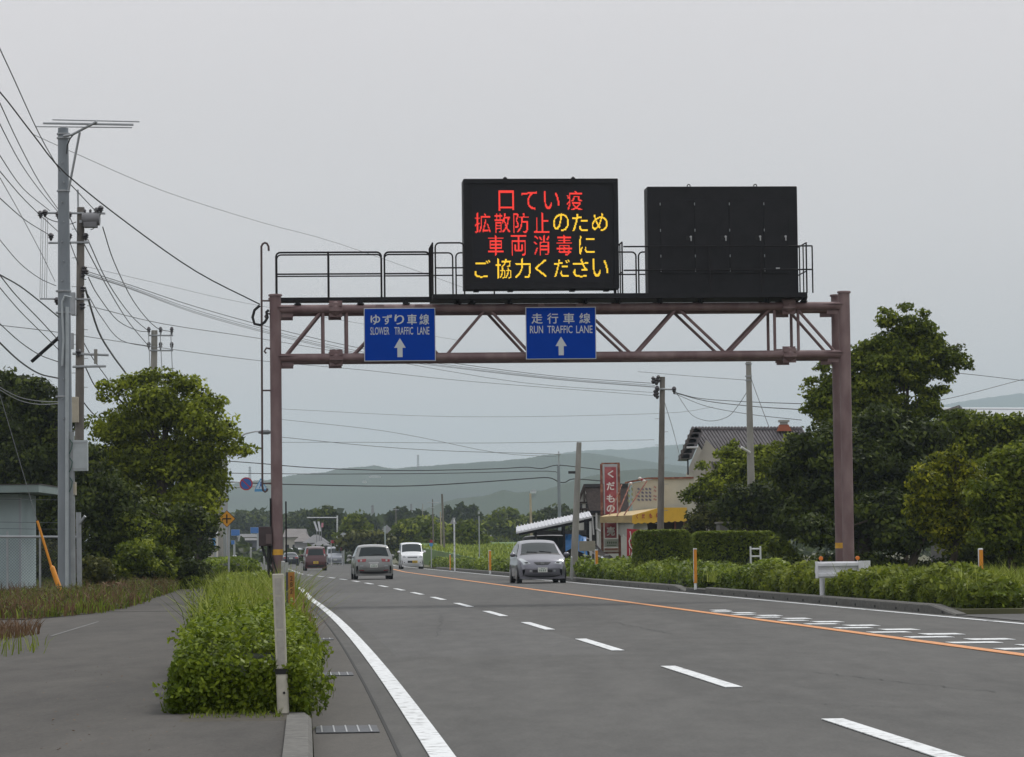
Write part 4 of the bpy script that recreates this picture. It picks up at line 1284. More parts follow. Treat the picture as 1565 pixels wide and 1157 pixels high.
def hedge_obj(name, label, y0, y1, fa, fb, h, m, n, leaf, amp=.1, z0=.1, cat='hedge', core=True, group=None, nearend=True, ht=None, sprigs=0):
    t = thing(name, label, cat, (float(fa(y0)), y0, z0), 0, group)
    o = np.array([float(fa(y0)), y0, 0])
    P, Nn = surf_box(n, y0, y1, fa, fb, h)
    if nearend:      # near end face
        k = int(n * min(.3, max(.04, 1.0 / (y1 - y0 + 1))))
        e = np.stack([rng.uniform(float(fa(y0)), float(fb(y0)), k), np.full(k, y0), rng.uniform(0, h, k)], 1)
        P = np.concatenate([P, e]); Nn = np.concatenate([Nn, np.tile([0, -1., .2], (k, 1))])
    P = lumpy(P, Nn, amp, 3.2) - Nn * rng.uniform(0, .16, len(P))[:, None]
    if ht is not None: P[:, 2] *= ht(P[:, 1])
    aa, bb = fa(P[:, 1]), fb(P[:, 1])
    ue = np.abs((P[:, 0] - aa) / (bb - aa) - .5) * 2
    P[:, 2] *= 1 - .22 * np.clip(ue, 0, 1.1) ** 4
    P[:, 2] *= 1 - .35 * np.clip(1 - (P[:, 1] - y0) / .5, 0, 1) ** 2 * (nearend)
    P[:, 2] = np.maximum(P[:, 2], .01)
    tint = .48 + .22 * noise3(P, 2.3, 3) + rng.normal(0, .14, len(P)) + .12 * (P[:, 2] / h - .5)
    if sprigs:
        pick = rng.choice(len(P), sprigs)
        b0, d0 = P[pick], Nn[pick] + rng.normal(0, .35, (sprigs, 3)) + np.array([0, 0, .5])
        d0 /= np.linalg.norm(d0, axis=1, keepdims=True)
        ln = rng.uniform(.04, .17, sprigs)
        SP = [b0 + d0 * (ln * f)[:, None] + rng.normal(0, .012, (sprigs, 3)) for f in np.linspace(0, 1, 12)]
        P = np.concatenate([P] + SP); Nn = np.concatenate([Nn] + [d0] * 12)
        tint = np.concatenate([tint] + [np.clip(rng.normal(.62, .15, sprigs), 0, 1)] * 12)
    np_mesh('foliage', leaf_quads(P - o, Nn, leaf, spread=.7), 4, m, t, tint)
    if core:  # solid dark block, the hedge's inner shade given as colour
        ys_ = np.linspace(y0 + .55, y1 - .12, max(3, int((y1 - y0) / 1.5)))
        vs_, fs_ = [], []
        for y in ys_:
            a, b = float(fa(y)) + .2 - o[0], float(fb(y)) - .2 - o[0]
            hh = (h - .36) * (float(ht(np.array([y]))[0]) if ht is not None else 1)
            vs_ += [(a, y - y0, 0), (a, y - y0, hh), (b, y - y0, hh), (b, y - y0, 0)]
        for i in range(len(ys_) - 1):
            k = 4 * i
            fs_ += [(k, k + 1, k + 5, k + 4), (k + 1, k + 2, k + 6, k + 5), (k + 2, k + 3, k + 7, k + 6)]
        fs_ += [(0, 3, 2, 1), (len(vs_) - 4, len(vs_) - 3, len(vs_) - 2, len(vs_) - 1)]
        MB().add(vs_, fs_).build('dark_core', M_core, t)
    return t

# front shrub hedge on the verge
fa_ = lambda y: fL(y) - 1.72 - .75 * np.clip((np.asarray(y) - 23) / 45, 0, 1)
fb_ = lambda y: fL(y) - .80 + .05 * np.sin(np.asarray(y) * 1.3)
hedge_obj('shrub_hedge', 'leafy bright green shrub hedge at the end of the verge, nearest of all', 21.3, 30.5, fa_, fb_, .60, LM_shrub, 46000, .023, amp=.17, sprigs=420,
          ht=lambda y: 0.92 + .08 * np.sin(y * 2.1))
hedge_obj('shrub_hedge', 'taller stretch of shrub hedge overgrown with grass, behind the nearest one', 30.5, 52, fa_, fb_, .44, LM_shrub, 26000, .032, amp=.15, sprigs=300)
hedge_obj('shrub_hedge', 'far stretch of overgrown hedge around the foot of the gantry post', 52, 98, fa_, fb_, .50, LM_shrub, 16000, .060, amp=.12)
# wild grass through that hedge
def grass_patch(name, label, pts, h, wdt, m, lean=.5, tintc=.5):
    tint = np.clip(rng.normal(tintc, .2, len(pts)) , 0, 1)
    if len(pts) > 1000: h = h * np.clip(.75 + .6 * noise3(pts * np.array([1, .7, 1]), 1.3, len(pts) % 7), .2, 1.3)
    o = np_mesh(name, blades(pts, h, wdt, lean), 4, m, None, np.repeat(tint, 2))
    return tag(o, label, 'grass', kind='stuff')
def scatter(n, y0, y1, fa, fb, z):
    y = rng.uniform(y0, y1, n); u = rng.uniform(0, 1, n)
    a, b = fa(y), fb(y)
    return np.stack([a + (b - a) * u, y, np.full(n, z)], 1)
P = scatter(9500, 25, 60, fa_, fb_, .22); keep = noise3(P, .9, 5) > -.3
grass_patch('grass', 'long grass growing up through the shrub hedge', P[keep], .66, .0062, LM_grass, .9, .55)
P = scatter(6500, 50, 98, fa_, fb_, .25); keep = noise3(P, .5, 8) > -.2
grass_patch('grass', 'tall grass around the gantry post', P[keep], .60, .012, LM_grass, .8, .6)
P = scatter(260, 23, 40, off(fL, -.95), off(fL, -.55), .12)
P2_ = np.concatenate([P, scatter(260, 20.6, 21.6, lambda y: fPR(y) + .05, off(fL, -.95), .12), scatter(1200, 22, 60, lambda y: fa_(y) - .12, lambda y: fa_(y) + .15, .12)])
grass_patch('grass', 'short grass at the foot of the hedge and along the gutter', P2_, .11, .005, LM_grass, 1.2, .35)
P = scatter(60, 27, 36, off(fL, -1.0), off(fL, -.7), .35)
grass_patch('grass', 'long arching blades leaning over the gutter', P, .55, .007, LM_dry, 1.2, .75)
P = np.array([gp(455 + rnd.uniform(-12, 16), 1118 + rnd.uniform(-12, 40), .02)[:] for _ in range(110)])
grass_patch('grass', 'tuft of weeds beside the kerb stub', P, .10, .005, LM_grass, 1.0, .6)
# tall thin weed stems standing left of the hedge
for (x, yb, yt, D, lb) in ((293, 935, 880, 44, 'tall feathery weed at the path side of the hedge'), (312, 930, 885, 46, 'second feathery weed close beside the first'), (338, 925, 890, 48, 'shorter feathery weed nearer the hedge')):
    B = PX(x, D, .12); T_ = at(x, yt, D)
    hgt = T_.z - .12
    t = thing('weed', lb, 'weed', B)
    MB().tube([(0, 0, 0), (.02, 0, hgt * .6), (.05, 0, hgt)], [.008, .006, .003], 5).build('stem', M_bark, t)
    k = 420
    z = rng.uniform(.2, 1, k) * hgt
    P = np.stack([rng.normal(0, .05, k) + .03, rng.normal(0, .05, k), z], 1)
    np_mesh('leaf_tuft', leaf_quads(P, rng.normal(0, 1, (k, 3)), .028, aspect=.2), 4, LM_mid, t, rng.uniform(.2, .8, k))
# low clipped hedge past the side road
yh0 = 128
hedge_obj('box_hedge', 'low clipped yellow green hedge across the side road', yh0, 160, lambda y: fL(y) - 3.1, lambda y: fL(y) - 1.0, .95, LM_shrub, 9000, .10, amp=.06)
hedge_obj('box_hedge', 'thin strip of verge planting running on beyond the low hedge', 164, 300, lambda y: fL(y) - 2.6, lambda y: fL(y) - .9, .7, LM_olive, 7000, .14, amp=.1)

# right side planting behind the kerb
fr0 = off(fR, .72)
ysh = [(54.5, 66), (66, 78), (78, kys[-1] - .3), (kys[-1] + 3.2, 112), (112, 140), (140, 175), (175, 230)]
lbs = ['low roadside shrubs nearest the end of the kerb', 'low roadside shrubs behind the white guard rail', 'low roadside shrubs below the small white ladder', 'low roadside shrubs just past the gap in the kerb',
       'roadside shrubs in front of the fruit stand sign', 'roadside shrubs right beside the oncoming silver car', 'distant roadside shrubs beside the white van']
for (a, b), lb in zip(ysh, lbs):
    wd = .9 if a < 78 else 1.5
    hh = .56 if a < 70 else (.60 if a < 130 else .55)
    hedge_obj('low_shrub_row', lb, a, b, fr0, lambda y, wd=wd: fr0(y) + wd + .3 * np.sin(np.asarray(y) * .7), hh, LM_shrub if a > 66 else LM_mid, 7500 if a < 112 else 5200, .075 if a < 112 else .11, amp=.14, cat='shrub row', ht=lambda y: 1 + .18 * np.sin(y * .9) + .1 * np.sin(y * 2.3))
# clipped box hedges
def boxhedge(label, px0, px1, D, ztop, dep, n, m=LM_hedge):
    a, b = PX(px0, D, .1), PX(px1, D, .1)
    # built as a block along x: reuse surf_box with x and y swapped
    t = thing('clipped_hedge', label, 'hedge', (a.x, D, .1))
    W_, H_ = b.x - a.x, ztop
    k = n
    face = rng.uniform(0, 1, k) * (H_ + dep + .3)
    x = rng.uniform(0, W_, k)
    front = face < H_
    y = np.where(front, 0, np.minimum(face - H_, dep))
    z = np.where(front, face, H_)
    P = np.stack([x, y, z], 1)
    Nn = np.stack([np.zeros(k), np.where(front, -1., 0), np.where(front, .1, 1.)], 1)
    e = int(k * .12)
    for s in (0, W_):
        P = np.concatenate([P, np.stack([np.full(e, s), rng.uniform(0, dep, e), rng.uniform(0, H_, e)], 1)])
        Nn = np.concatenate([Nn, np.tile([(-1. if s == 0 else 1.), 0, .1], (e, 1))])
    # rounded shoulders
    rr = .28
    cx_ = np.clip(P[:, 0], rr, W_ - rr); cz_ = np.minimum(P[:, 2], H_ - rr)
    dx, dz = P[:, 0] - cx_, P[:, 2] - cz_
    ln = np.sqrt(dx * dx + dz * dz)
    f_ = np.where(ln > rr, rr / np.maximum(ln, 1e-6), 1)
    P[:, 0], P[:, 2] = cx_ + dx * f_, cz_ + dz * f_
    P = lumpy(P, Nn, .06, 2.5, 4) - Nn * rng.uniform(0, .12, len(P))[:, None]
    P[:, 2] = np.maximum(P[:, 2], .01)
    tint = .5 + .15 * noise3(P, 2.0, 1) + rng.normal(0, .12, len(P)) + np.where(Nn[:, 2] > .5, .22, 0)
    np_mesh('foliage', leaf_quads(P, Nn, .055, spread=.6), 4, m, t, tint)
    MB().box((W_ / 2, dep / 2, H_ / 2 - .08), (W_ - .3, dep - .2, H_ - .16)).build('dark_core', M_core, t)  # solid dark block coloured as the shade inside the hedge
boxhedge('clipped hedge in front of the red banner and fruit stand', 968, 1057, 104, 1.72, 1.6, 9000)
boxhedge('clipped hedge behind the small white ladder', 1060, 1188, 98, 1.62, 1.8, 11000)
tree('garden_bush', 'ragged bush where the clipped hedge ends', [(1190, 835, 18), (1205, 848, 16), (1215, 858, 12)], 92, 1195, LM_mid, 90, 46, .07, .3, trunk=False, cat='bush', core=.6)
# meadow of weeds behind the shrub row
def fmead(y): return fR(np.asarray(y, float)) + 1.4
P = scatter(26000, 56, 96, fmead, lambda y: fR(np.asarray(y, float)) + 13, .1)
hfac = .38 + .3 * (noise3(P, .35, 2) + .3)
hfac = np.clip(hfac, .15, .8)
o = np_mesh('grass', blades(P, .55, .014, .5), 4, LM_grass, None, np.repeat(np.clip(.42 + .3 * noise3(P, .4, 6) + rng.normal(0, .15, len(P)), 0, 1), 2))
tag(o, 'rough meadow grass between the kerb planting and the garden trees', 'grass', kind='stuff')
P = scatter(5000, 60, 92, lambda y: fmead(y) + 3.0, lambda y: fR(np.asarray(y, float)) + 12, .1); P = P[noise3(P, .22, 9) > .35]
grass_patch('grass', 'patches of dry reddish weeds in the meadow', P, .6, .014, LM_dry, .7, .35)
P = scatter(16000, 96, 150, fmead, lambda y: fR(np.asarray(y, float)) + 16, .1)
grass_patch('grass', 'grass in front of the clipped hedges and fruit stand', P, .5, .022, LM_grass, .5, .45)
P = scatter(2600, 54.5, 68, off(fR, .75), lambda y: fR(np.asarray(y, float)) + 4.5, .1)
grass_patch('grass', 'tall reedy grass near the kerb end', P, .62, .006, LM_grass, 1.0, .5)
def weeds(label, n, y0, y1, fa, fb, hmax, leaf, m, seed, z0=.1):
    P = scatter(n, y0, y1, fa, fb, z0)
    hh = hmax * np.clip(.55 + .55 * noise3(P * np.array([1, .6, 1]), 1.1, seed), .08, 1)
    P[:, 2] = z0 + hh * rng.uniform(0, 1, n) ** .55
    tint = np.clip(.48 + .25 * noise3(P, .9, seed + 3) + rng.normal(0, .15, n), 0, 1)
    o = np_mesh('weeds', leaf_quads(P, np.tile([0, -.4, .7], (n, 1)), leaf, spread=.6, aspect=.35), 4, m, None, tint)
    return tag(o, label, 'weeds', kind='stuff')
P = scatter(11000, 54.5, 112, off(fR, .75), off(fR, 3.0), .28); P = P[noise3(P, .7, 3) > -.35]
grass_patch('grass', 'bright wild grass rising out of the low roadside shrubs', P, .62, .010, LM_grass, .9, .62)
fr_m = lambda d: (lambda y: fR(np.asarray(y, float)) + d)
weeds('leafy weeds mixed into the meadow behind the guard rail', 60000, 54, 84, fr_m(1.2), fr_m(10), .62, .05, LM_shrub, 2)
weeds('leafy weeds below the white ladder and hedges', 34000, 84, 104, fr_m(1.6), fr_m(12), .55, .065, LM_shrub, 5)
weeds('leafy weeds before the fruit stand', 14000, 104, 128, fr_m(1.6), fr_m(10), .6, .08, LM_shrub, 6)
# bright field behind
fld = MB().add([(-60, 150, .11), (60, 150, .11), (140, 330, .11), (-120, 330, .11)], [(0, 1, 2, 3)])
fo = struct(strip('field', [150, 180, 210, 240, 270, 300, 330], off(fR, 2.5), lambda y: 9.0, .13, mat('young rice green', (.09, .155, .035), .9, noise=.25, nscale=.4)))
for v_ in fo.data.vertices:
    if v_.co.z > 0: v_.co.z = .13 + (v_.co.y - 150) * .0112
P = scatter(8000, 150, 300, off(fR, 2.5), lambda y: 9.0, .12)
P[:, 2] += (P[:, 1] - 150) * .0112
grass_patch('grass', 'bright green field beyond the shrubs', P, .28, .06, LM_grass, .3, .6)
# left: rough grass around shed, pole, fence
def gl_left(n, y0, y1, xa, xb): return np.stack([rng.uniform(0, 1, n) * (xb - xa) + xa, rng.uniform(y0, y1, n), np.full(n, .1)], 1)
LB = lambda y: np.interp(y, [53.5, 58, 66, 72, 85, 100], [-8.4, -7.9, -8.2, -8.6, -9.6, -10.9])
lv = struct(strip('verge_ground', [53.5, 55, 58, 62, 66, 72, 78, 85, 92, 100], lambda y: -33.9, lambda y: float(LB(y)), .135, mat('dark verge soil', (.045, .038, .026))))
def left_pts(n):
    P = gl_left(n * 3, 53.6, 99, -16, -7)
    ok = P[:, 0] < LB(P[:, 1]) + .12 + .18 * noise3(P, 2.2, 3)
    P[:, 2] = .135
    return P[ok][:n]
P = left_pts(26000); P = P[noise3(P, .6, 4) > -.35]
grass_patch('grass', 'rough grass around the poles and the pale shed', P, .42, .012, LM_grass, 1.0, .34)
P = left_pts(15000); P = P[(noise3(P, .45, 7) > .22)]
grass_patch('grass', 'dead reddish brown grass along the fence', P, .42, .012, LM_dry, .8, .35)
P = np.array([gp(rnd.uniform(-60, 62), rnd.uniform(966, 1000), .12)[:] for _ in range(1500)]); P = P[(P[:, 0] < -6.6)]
grass_patch('grass', 'mound of dead brown grass at the frame edge on the path', P, .26, .008, LM_dry, 1.1, .4)
P = np.array([gp(rnd.uniform(-40, 70), rnd.uniform(985, 1004), .12)[:] for _ in range(70)])
grass_patch('grass', 'green weeds through the dead grass mound', P, .22, .007, LM_grass, .8, .5)
wl = left_pts(40000)
wl = wl[noise3(wl, .55, 12) > -.25]
wl[:, 2] = .135 + .45 * np.clip(.45 + .5 * noise3(wl * np.array([1, .6, 1]), 1.2, 4), .05, 1) * rng.uniform(0, 1, len(wl)) ** .6
tag(np_mesh('weeds', leaf_quads(wl, np.tile([0, -.4, .7], (len(wl), 1)), .05, spread=.6, aspect=.3), 4, LM_olive, None, np.clip(.5 + .3 * noise3(wl, .8, 7) + rng.normal(0, .15, len(wl)), 0, 1)), 'tangled weeds around the shed, poles and fence', 'weeds', kind='stuff')
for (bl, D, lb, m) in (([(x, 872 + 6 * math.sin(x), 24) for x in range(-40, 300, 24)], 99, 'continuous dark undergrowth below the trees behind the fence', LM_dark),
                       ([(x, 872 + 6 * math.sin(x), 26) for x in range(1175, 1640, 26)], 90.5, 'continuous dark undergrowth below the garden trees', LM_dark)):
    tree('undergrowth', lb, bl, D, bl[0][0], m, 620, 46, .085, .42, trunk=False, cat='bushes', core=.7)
tree('bush', 'reddish brown dying bush by the fence post', [(172, 900, 14), (190, 905, 12), (160, 910, 12)], 76, 172, LM_dry, 60, 40, .05, .25, trunk=False, cat='bush', core=.4)
# fallen leaves and litter on the path
P = np.array([gp(rnd.uniform(20, 270), rnd.uniform(990, 1150), .124)[:] for _ in range(170)])
o = np_mesh('fallen_leaves', leaf_quads(P + [0, 0, .006], np.tile([0, 0, 1.], (len(P), 1)), .012, spread=.2), 4, LM_dry, None, rng.uniform(0, .6, len(P)))
tag(o, 'tiny dry leaves scattered over the asphalt path', 'leaves', kind='stuff')

# ------------------------------------------------------------------ far trees, hills
def cedar(px_, ytop, D, hw, m=LM_dark, label='', group='cedars in the distant row'):
    B = PX(px_, D, 0); T_ = at(px_, ytop, D)
    H = T_.z
    t = thing('cedar_tree', label, 'tree', B, 0, group)
    W_ = hw * mpp(D)
    n = 420
    z = rng.uniform(.08, 1, n) ** .8
    rr = W_ * (1 - z) ** .75 * rng.uniform(.5, 1.15, n) + .2
    an = rng.uniform(0, 2 * math.pi, n)
    P = np.stack([rr * np.cos(an), rr * np.sin(an), z * H], 1)
    Nn = np.stack([np.cos(an), np.sin(an), np.full(n, .3)], 1)
    np_mesh('crown', leaf_quads(P, Nn, .85 * max(1, D / 500)), 4, m, t, rng.uniform(.1, .7, n))
    MB().lathe([(W_ * .8, H * .1), (W_ * .6, H * .35), (W_ * .35, H * .65), (.05, H * .97)], (0, 0, 0), 8).build('dark_core', M_core, t)  # solid dark cone painted as the shaded inside of the crown
    MB().tube([(0, 0, 0), (0, 0, H * .8)], [.4, .1], 6).build('trunk', M_bark, t)
ORD = 'first second third fourth fifth sixth seventh eighth ninth tenth eleventh twelfth thirteenth fourteenth'.split()
cz = [(563, 789), (574, 797), (598, 784), (609, 779), (617, 777), (627, 786), (640, 783), (648, 785), (686, 778), (697, 781), (706, 773), (715, 778), (723, 775), (731, 786)]
for i, (x, y) in enumerate(cz):
    cedar(x + rnd.uniform(-1, 1), y, rnd.uniform(520, 600), rnd.uniform(6, 8), label='pointed dark cedar, %s from the left in the hazy distant row' % ORD[i])
def far_tree(label, blobs, D, m, leaf, clumps=120, clump=.9, core=.75, group='distant trees on the plain'):
    return tree('distant_tree', label, blobs, D, blobs[0][0], m, clumps, 30, leaf, clump, group, r0=.3, core=core)
far_tree('tall dark rounded tree over the far end of the road', [(499, 784, 10), (497, 796, 15), (500, 815, 15), (502, 835, 12), (508, 790, 8)], 390, LM_dark, .32, 170, 1.0)
far_tree('bright rounded tree standing alone left of the silver hatchback roof', [(541, 793, 10), (545, 806, 14), (535, 815, 14), (552, 820, 14)], 330, LM_mid, .28, 150, .9)
far_tree('low broad tree directly behind the silver hatchback', [(550, 826, 14), (570, 828, 15), (585, 824, 12), (535, 830, 12)], 300, LM_olive, .26, 130, .8)
far_tree('wide green tree behind the white van', [(630, 808, 18), (645, 802, 15), (660, 812, 16), (615, 822, 16), (640, 828, 18), (600, 828, 14)], 330, LM_mid, .28, 200, .9)
far_tree('green tree right of the white van behind the thin poles', [(712, 808, 12), (722, 814, 11), (700, 820, 14), (727, 828, 14), (708, 832, 12), (690, 828, 12)], 300, LM_mid, .26, 150, .8)
far_tree('dark tree row stretching behind the small poles', [(672, 826, 14), (655, 830, 12), (685, 812, 10)], 340, LM_dark, .3, 90, .8)
far_tree('round topped tree beyond the green field', [(775, 790, 15), (765, 803, 16), (790, 805, 16), (778, 815, 16)], 430, LM_mid, .36, 150, 1.1)
far_tree('long tree clump beyond the carport, paler end', [(800, 800, 12), (815, 803, 14), (808, 815, 14)], 440, LM_olive, .36, 110, 1.1)
far_tree('long tree clump beyond the carport, dark end', [(830, 795, 14), (842, 790, 12), (858, 787, 14), (870, 800, 18), (845, 808, 16), (826, 812, 14)], 420, LM_dark, .36, 170, 1.1)
far_tree('hazy tree clump left of the gantry post by the far blue signs', [(350, 800, 14), (365, 795, 12), (378, 800, 12), (390, 795, 12)], 620, LM_dark, .55, 110, 1.5)
far_tree('hazy rounded tree just right of the gantry post', [(452, 800, 10), (462, 795, 12), (445, 806, 12), (472, 805, 10)], 560, LM_dark, .45, 110, 1.3)
far_tree('hazy upright tree between post and tall dark tree', [(478, 790, 9), (484, 800, 10), (474, 808, 10)], 540, LM_dark, .45, 80, 1.2)
far_tree('bluish far trees right of the tall dark tree', [(520, 800, 10), (528, 806, 10), (516, 815, 10)], 600, LM_dark, .5, 80, 1.2)
P = scatter(2600, 335, 350, lambda y: -36.0 + 0 * y, lambda y: 60.0 + 0 * y, 0)
P[:, 2] = rng.uniform(0, 1, len(P)) ** .7 * (2.2 + 1.4 * noise3(P, .25, 3))
o = np_mesh('far_bushes', leaf_quads(P, np.tile([0, -1., .5], (len(P), 1)), .55), 4, LM_dark, None, rng.uniform(.1, .7, len(P)))
tag(o, 'dark band of bushes along the far side of the field', 'bushes', kind='stuff')
P = scatter(9000, 640, 690, lambda y: -75.0 + 0 * y, lambda y: 130.0 + 0 * y, 0)
P[:, 2] = rng.uniform(0, 1, len(P)) ** .7 * (8.5 + 3.0 * noise3(P, .08, 3) + 1.6 * noise3(P, .33, 5))
o = np_mesh('far_wood', leaf_quads(P, np.tile([0, -1., .5], (len(P), 1)), 1.3), 4, LM_dark, None, rng.uniform(.1, .7, len(P)))
tag(o, 'hazy wood closing the plain below the hills', 'wood', kind='stuff')

M_hill = mat('wooded hillside', (.018, .034, .014), 1.0, noise=.35, nscale=.008)
def hill(D, sky_pts, name='hill', bump=1.0, front=.75, m=None, x_ext=1.0):
    """terrain that rises from the plain to the skyline given in picture columns at distance D, then falls again"""
    xs_ = np.array([p[0] for p in sky_pts], float); ys_ = np.array([p[1] for p in sky_pts], float)
    px_ = np.arange(xs_[0], xs_[-1] + .1, 1.6)
    py_ = np.interp(px_, xs_, ys_)
    X_ = np.array([at(a, b, D)[0] for a, b in zip(px_, py_)])
    Z_ = np.array([at(a, b, D)[2] for a, b in zip(px_, py_)])
    n = len(px_)
    rows = [(-front, -.02, 1), (-front * .8, .10, .3), (-front * .55, .32, .5), (-front * .36, .55, .6), (-front * .2, .76, .8), (-front * .1, .89, .9), (-front * .03, .975, 1), (0, 1, 1), (.02, .97, .6), (.12, .7, .5), (.4, -.02, 0)]
    vs_ = []
    for j, (dy, hz, bz) in enumerate(rows):
        Y_ = D * (1 + dy * .35)
        base = Z_ if j == 7 else np.convolve(np.pad(Z_, 12, mode='edge'), np.ones(25) / 25, mode='valid')
        jag = (1.0 if j in (7, 8) else (.4 if j == 6 else 0.04)) * (np.abs(np.sin(X_ * .11 + j * 2)) * .5 + rng.uniform(0, 1, n) * .8 + np.sin(X_ * .023 + j) * .8) * bump * bz * mpp(D) * 1.4
        for i in range(n):
            vs_.append((X_[i] * Y_ / D, Y_, hz * base[i] + (jag[i] if 0 < j < 10 else -1)))
    fs_ = []
    for j in range(len(rows) - 1):
        for i in range(n - 1):
            fs_.append((j * n + i, j * n + i + 1, (j + 1) * n + i + 1, (j + 1) * n + i))
    return struct(MB().add(vs_, fs_).build(name, m or M_hill, smooth=True))
hill(1500, [(440, 826), (520, 800), (560, 792), (600, 790), (640, 782), (680, 768), (700, 763), (740, 759), (770, 750), (790, 755), (830, 751), (860, 742), (900, 730), (940, 722), (1000, 718), (1060, 728), (1140, 740), (1250, 760), (1400, 790), (1560, 830)])
hill(2700, [(150, 790), (260, 760), (340, 744), (372, 738), (420, 734), (450, 727), (497, 723), (515, 717), (550, 714), (572, 711), (590, 715), (600, 716), (640, 713), (700, 709), (760, 706), (800, 703), (830, 698), (860, 696), (900, 694), (960, 702), (1040, 712), (1160, 720), (1300, 740), (1500, 780)])
hill(4600, [(650, 790), (760, 730), (820, 704), (860, 694), (888, 690), (930, 687), (960, 687), (1000, 683), (1040, 680), (1100, 678), (1200, 690), (1320, 720), (1500, 790)])
hill(6000, [(1180, 700), (1300, 655), (1400, 628), (1480, 614), (1520, 607), (1560, 601), (1640, 594), (1800, 600), (2000, 640)])
hill(2300, [(1400, 800), (1440, 760), (1520, 730), (1600, 720), (1800, 740)])
# far buildings on the hill and masts
M_wht = mat('white wall', (.62, .62, .60), .8, noise=.06, nscale=.3)
for (x, y, w_, h_, D, lb) in ((573, 727, 17, 3, 2350, 'tiny white hillside building, wide one below the crest'), (557, 735, 6, 3, 2350, 'tiny white hillside house below the wide building'),
                              (815, 749, 9, 5, 1470, 'tiny pale house on the nearer hill behind the thin poles')):
    p = at(x, y + h_, D)
    t = thing('hillside_house', lb, 'house', p)
    s = mpp(D)
    MB().box((0, 0, h_ * s * .3), (w_ * s, 10, h_ * s * .6)).build('wall', M_wht, t)
    MB().prism([(-w_ * s * .53, 0), (w_ * s * .53, 0), (w_ * s * .3, h_ * s * .5), (-w_ * s * .3, h_ * s * .5)], -5.3, 5.3, Matrix.Translation((0, 0, h_ * s * .6)) @ MX).build('roof', mat('pale metal roof', (.42, .42, .42), .5), t)
M_mast = mat('mast grey', (.22, .22, .23), .6)
for (x, yt, yb, D, lb) in ((639, 695, 716, 2400, 'lattice mast on the crest above the white van'), (382, 713, 738, 2400, 'lattice mast on the crest by the no parking sign'), (569.5, 772, 790, 900, 'pale chimney like mast in the haze left of the cedars'), (628.5, 770, 784, 1000, 'pinkish mast in the haze above the cedars')):
    b, a = at(x, yb, D), at(x, yt, D)
    b = Vector((b.x, b.y, b.z - 3))
    t = thing('lattice_mast', lb, 'mast', b)
    h = a.z - b.z
    w_ = h * .06
    for sx_ in (-1, 1):
        for sy_ in (-1, 1):
            MB().tube([(sx_ * w_, sy_ * w_, 0), (sx_ * w_ * .4, sy_ * w_ * .4, h)], h * .012 + .08, 5).build('leg', M_mast, t)
    mb = MB()
    for k in range(8):
        z = h * k / 8; f1 = 1 - .6 * k / 8; f2 = 1 - .6 * (k + 1) / 8
        mb.tube([(-w_ * f1, -w_ * f1, z), (w_ * f2, -w_ * f2, h * (k + 1) / 8)], .12, 4)
        mb.tube([(w_ * f1, w_ * f1, z), (-w_ * f2, w_ * f2, h * (k + 1) / 8)], .12, 4)
    mb.box((0, 0, h * .93), (w_ * 2.4, w_ * 2.4, h * .03)); mb.box((0, 0, h * .8), (w_ * 2.2, w_ * 2.2, h * .02))
    mb.build('lattice', M_mast, t)
# ------------------------------------------------------------------ posts and road signs
def delineator(px_, ytop, ybot, D, label, wpx, orange=True, z0=.1, white_foot=True):
    B = PX(px_, D, z0); T_ = at(px_, ytop, D)
    h = T_.z - z0
    r = wpx / 2 * mpp(D)
    t = thing('delineator_post', label, 'marker post', B, 0, 'orange marker posts along the verge')
    f0 = .16 * h if white_foot else 0
    MB().tube([(0, 0, f0), (0, 0, h - .03)], r, 12).build('orange_sleeve', M_og, t, smooth=True)
    MB().lathe([(r * 1.05, h - .03), (r * 1.05, h - .01), (r * .7, h)], (0, 0, 0), 12).build('cap', M_white, t)
    MB().box((-r * .9, -r * .4, (f0 + h) / 2), (r * .3, r * .8, h - f0 - .06)).build('reflective_edge', M_white, t)
    if white_foot:
        MB().tube([(0, 0, 0), (0, 0, f0 - .004)], r * .8, 10).build('foot', M_white, t, smooth=True)
delineator(1500, 838, 905, 62.5, 'orange marker post standing alone past the guard rail', 7.5, white_foot=False)
delineator(1063, 838, 898, 84, 'orange marker post beside the gap in the kerb', 5.5)
delineator(749, 841, 874, 150, 'thin orange marker post left of the oncoming silver car', 4)
delineator(912, 840, 860, 118, 'orange marker post at the foot of the red fruit sign', 5, white_foot=False)
delineator(688, 847, 859, 190, 'tiny orange marker post among distant shrubs', 2.0, white_foot=False)
# near white post in the shrub
D = 21.2
B = PX(433, D, .12)
t = thing('marker_post', 'white plastic post with a flat reflective upper panel in the front of the hedge', 'marker post', B)
M_wp = mat('weathered white plastic', (.46, .44, .37), .55, noise=.14, nscale=14, bump=.05)
T_ = at(425, 877, D) - B
k = .0455
ax = lambda z: T_.x * z / T_.z
MB().tube([(0, 0, 0), (ax(.27), 0, .27)], .041, 16).build('lower_pipe', M_wp, t, smooth=True)
MB().tube([(ax(.27), 0, .265), (ax(.30), 0, .30)], .045, 16).build('dark_collar', M_rubber, t, smooth=True)
MB().prism([(ax(.3) - k * .8, .30), (ax(.3) + k * .8, .30), (T_.x + k * .86, T_.z), (T_.x - k * .86, T_.z)], -.02, .02, MX).build('upper_panel', M_wp, t, bevel=.006)
for z0_, z1_ in ((.33, .56), (.575, .79), (.805, T_.z - .03)):
    MB().prism([(ax(z0_) - k * .52, z0_), (ax(z0_) + k * .52, z0_), (ax(z1_) + k * .52, z1_), (ax(z1_) - k * .52, z1_)], .02, .023, MX).build('reflective_sheet', mat('silver sheeting', (.36, .345, .31), .4, noise=.1, nscale=30), t)
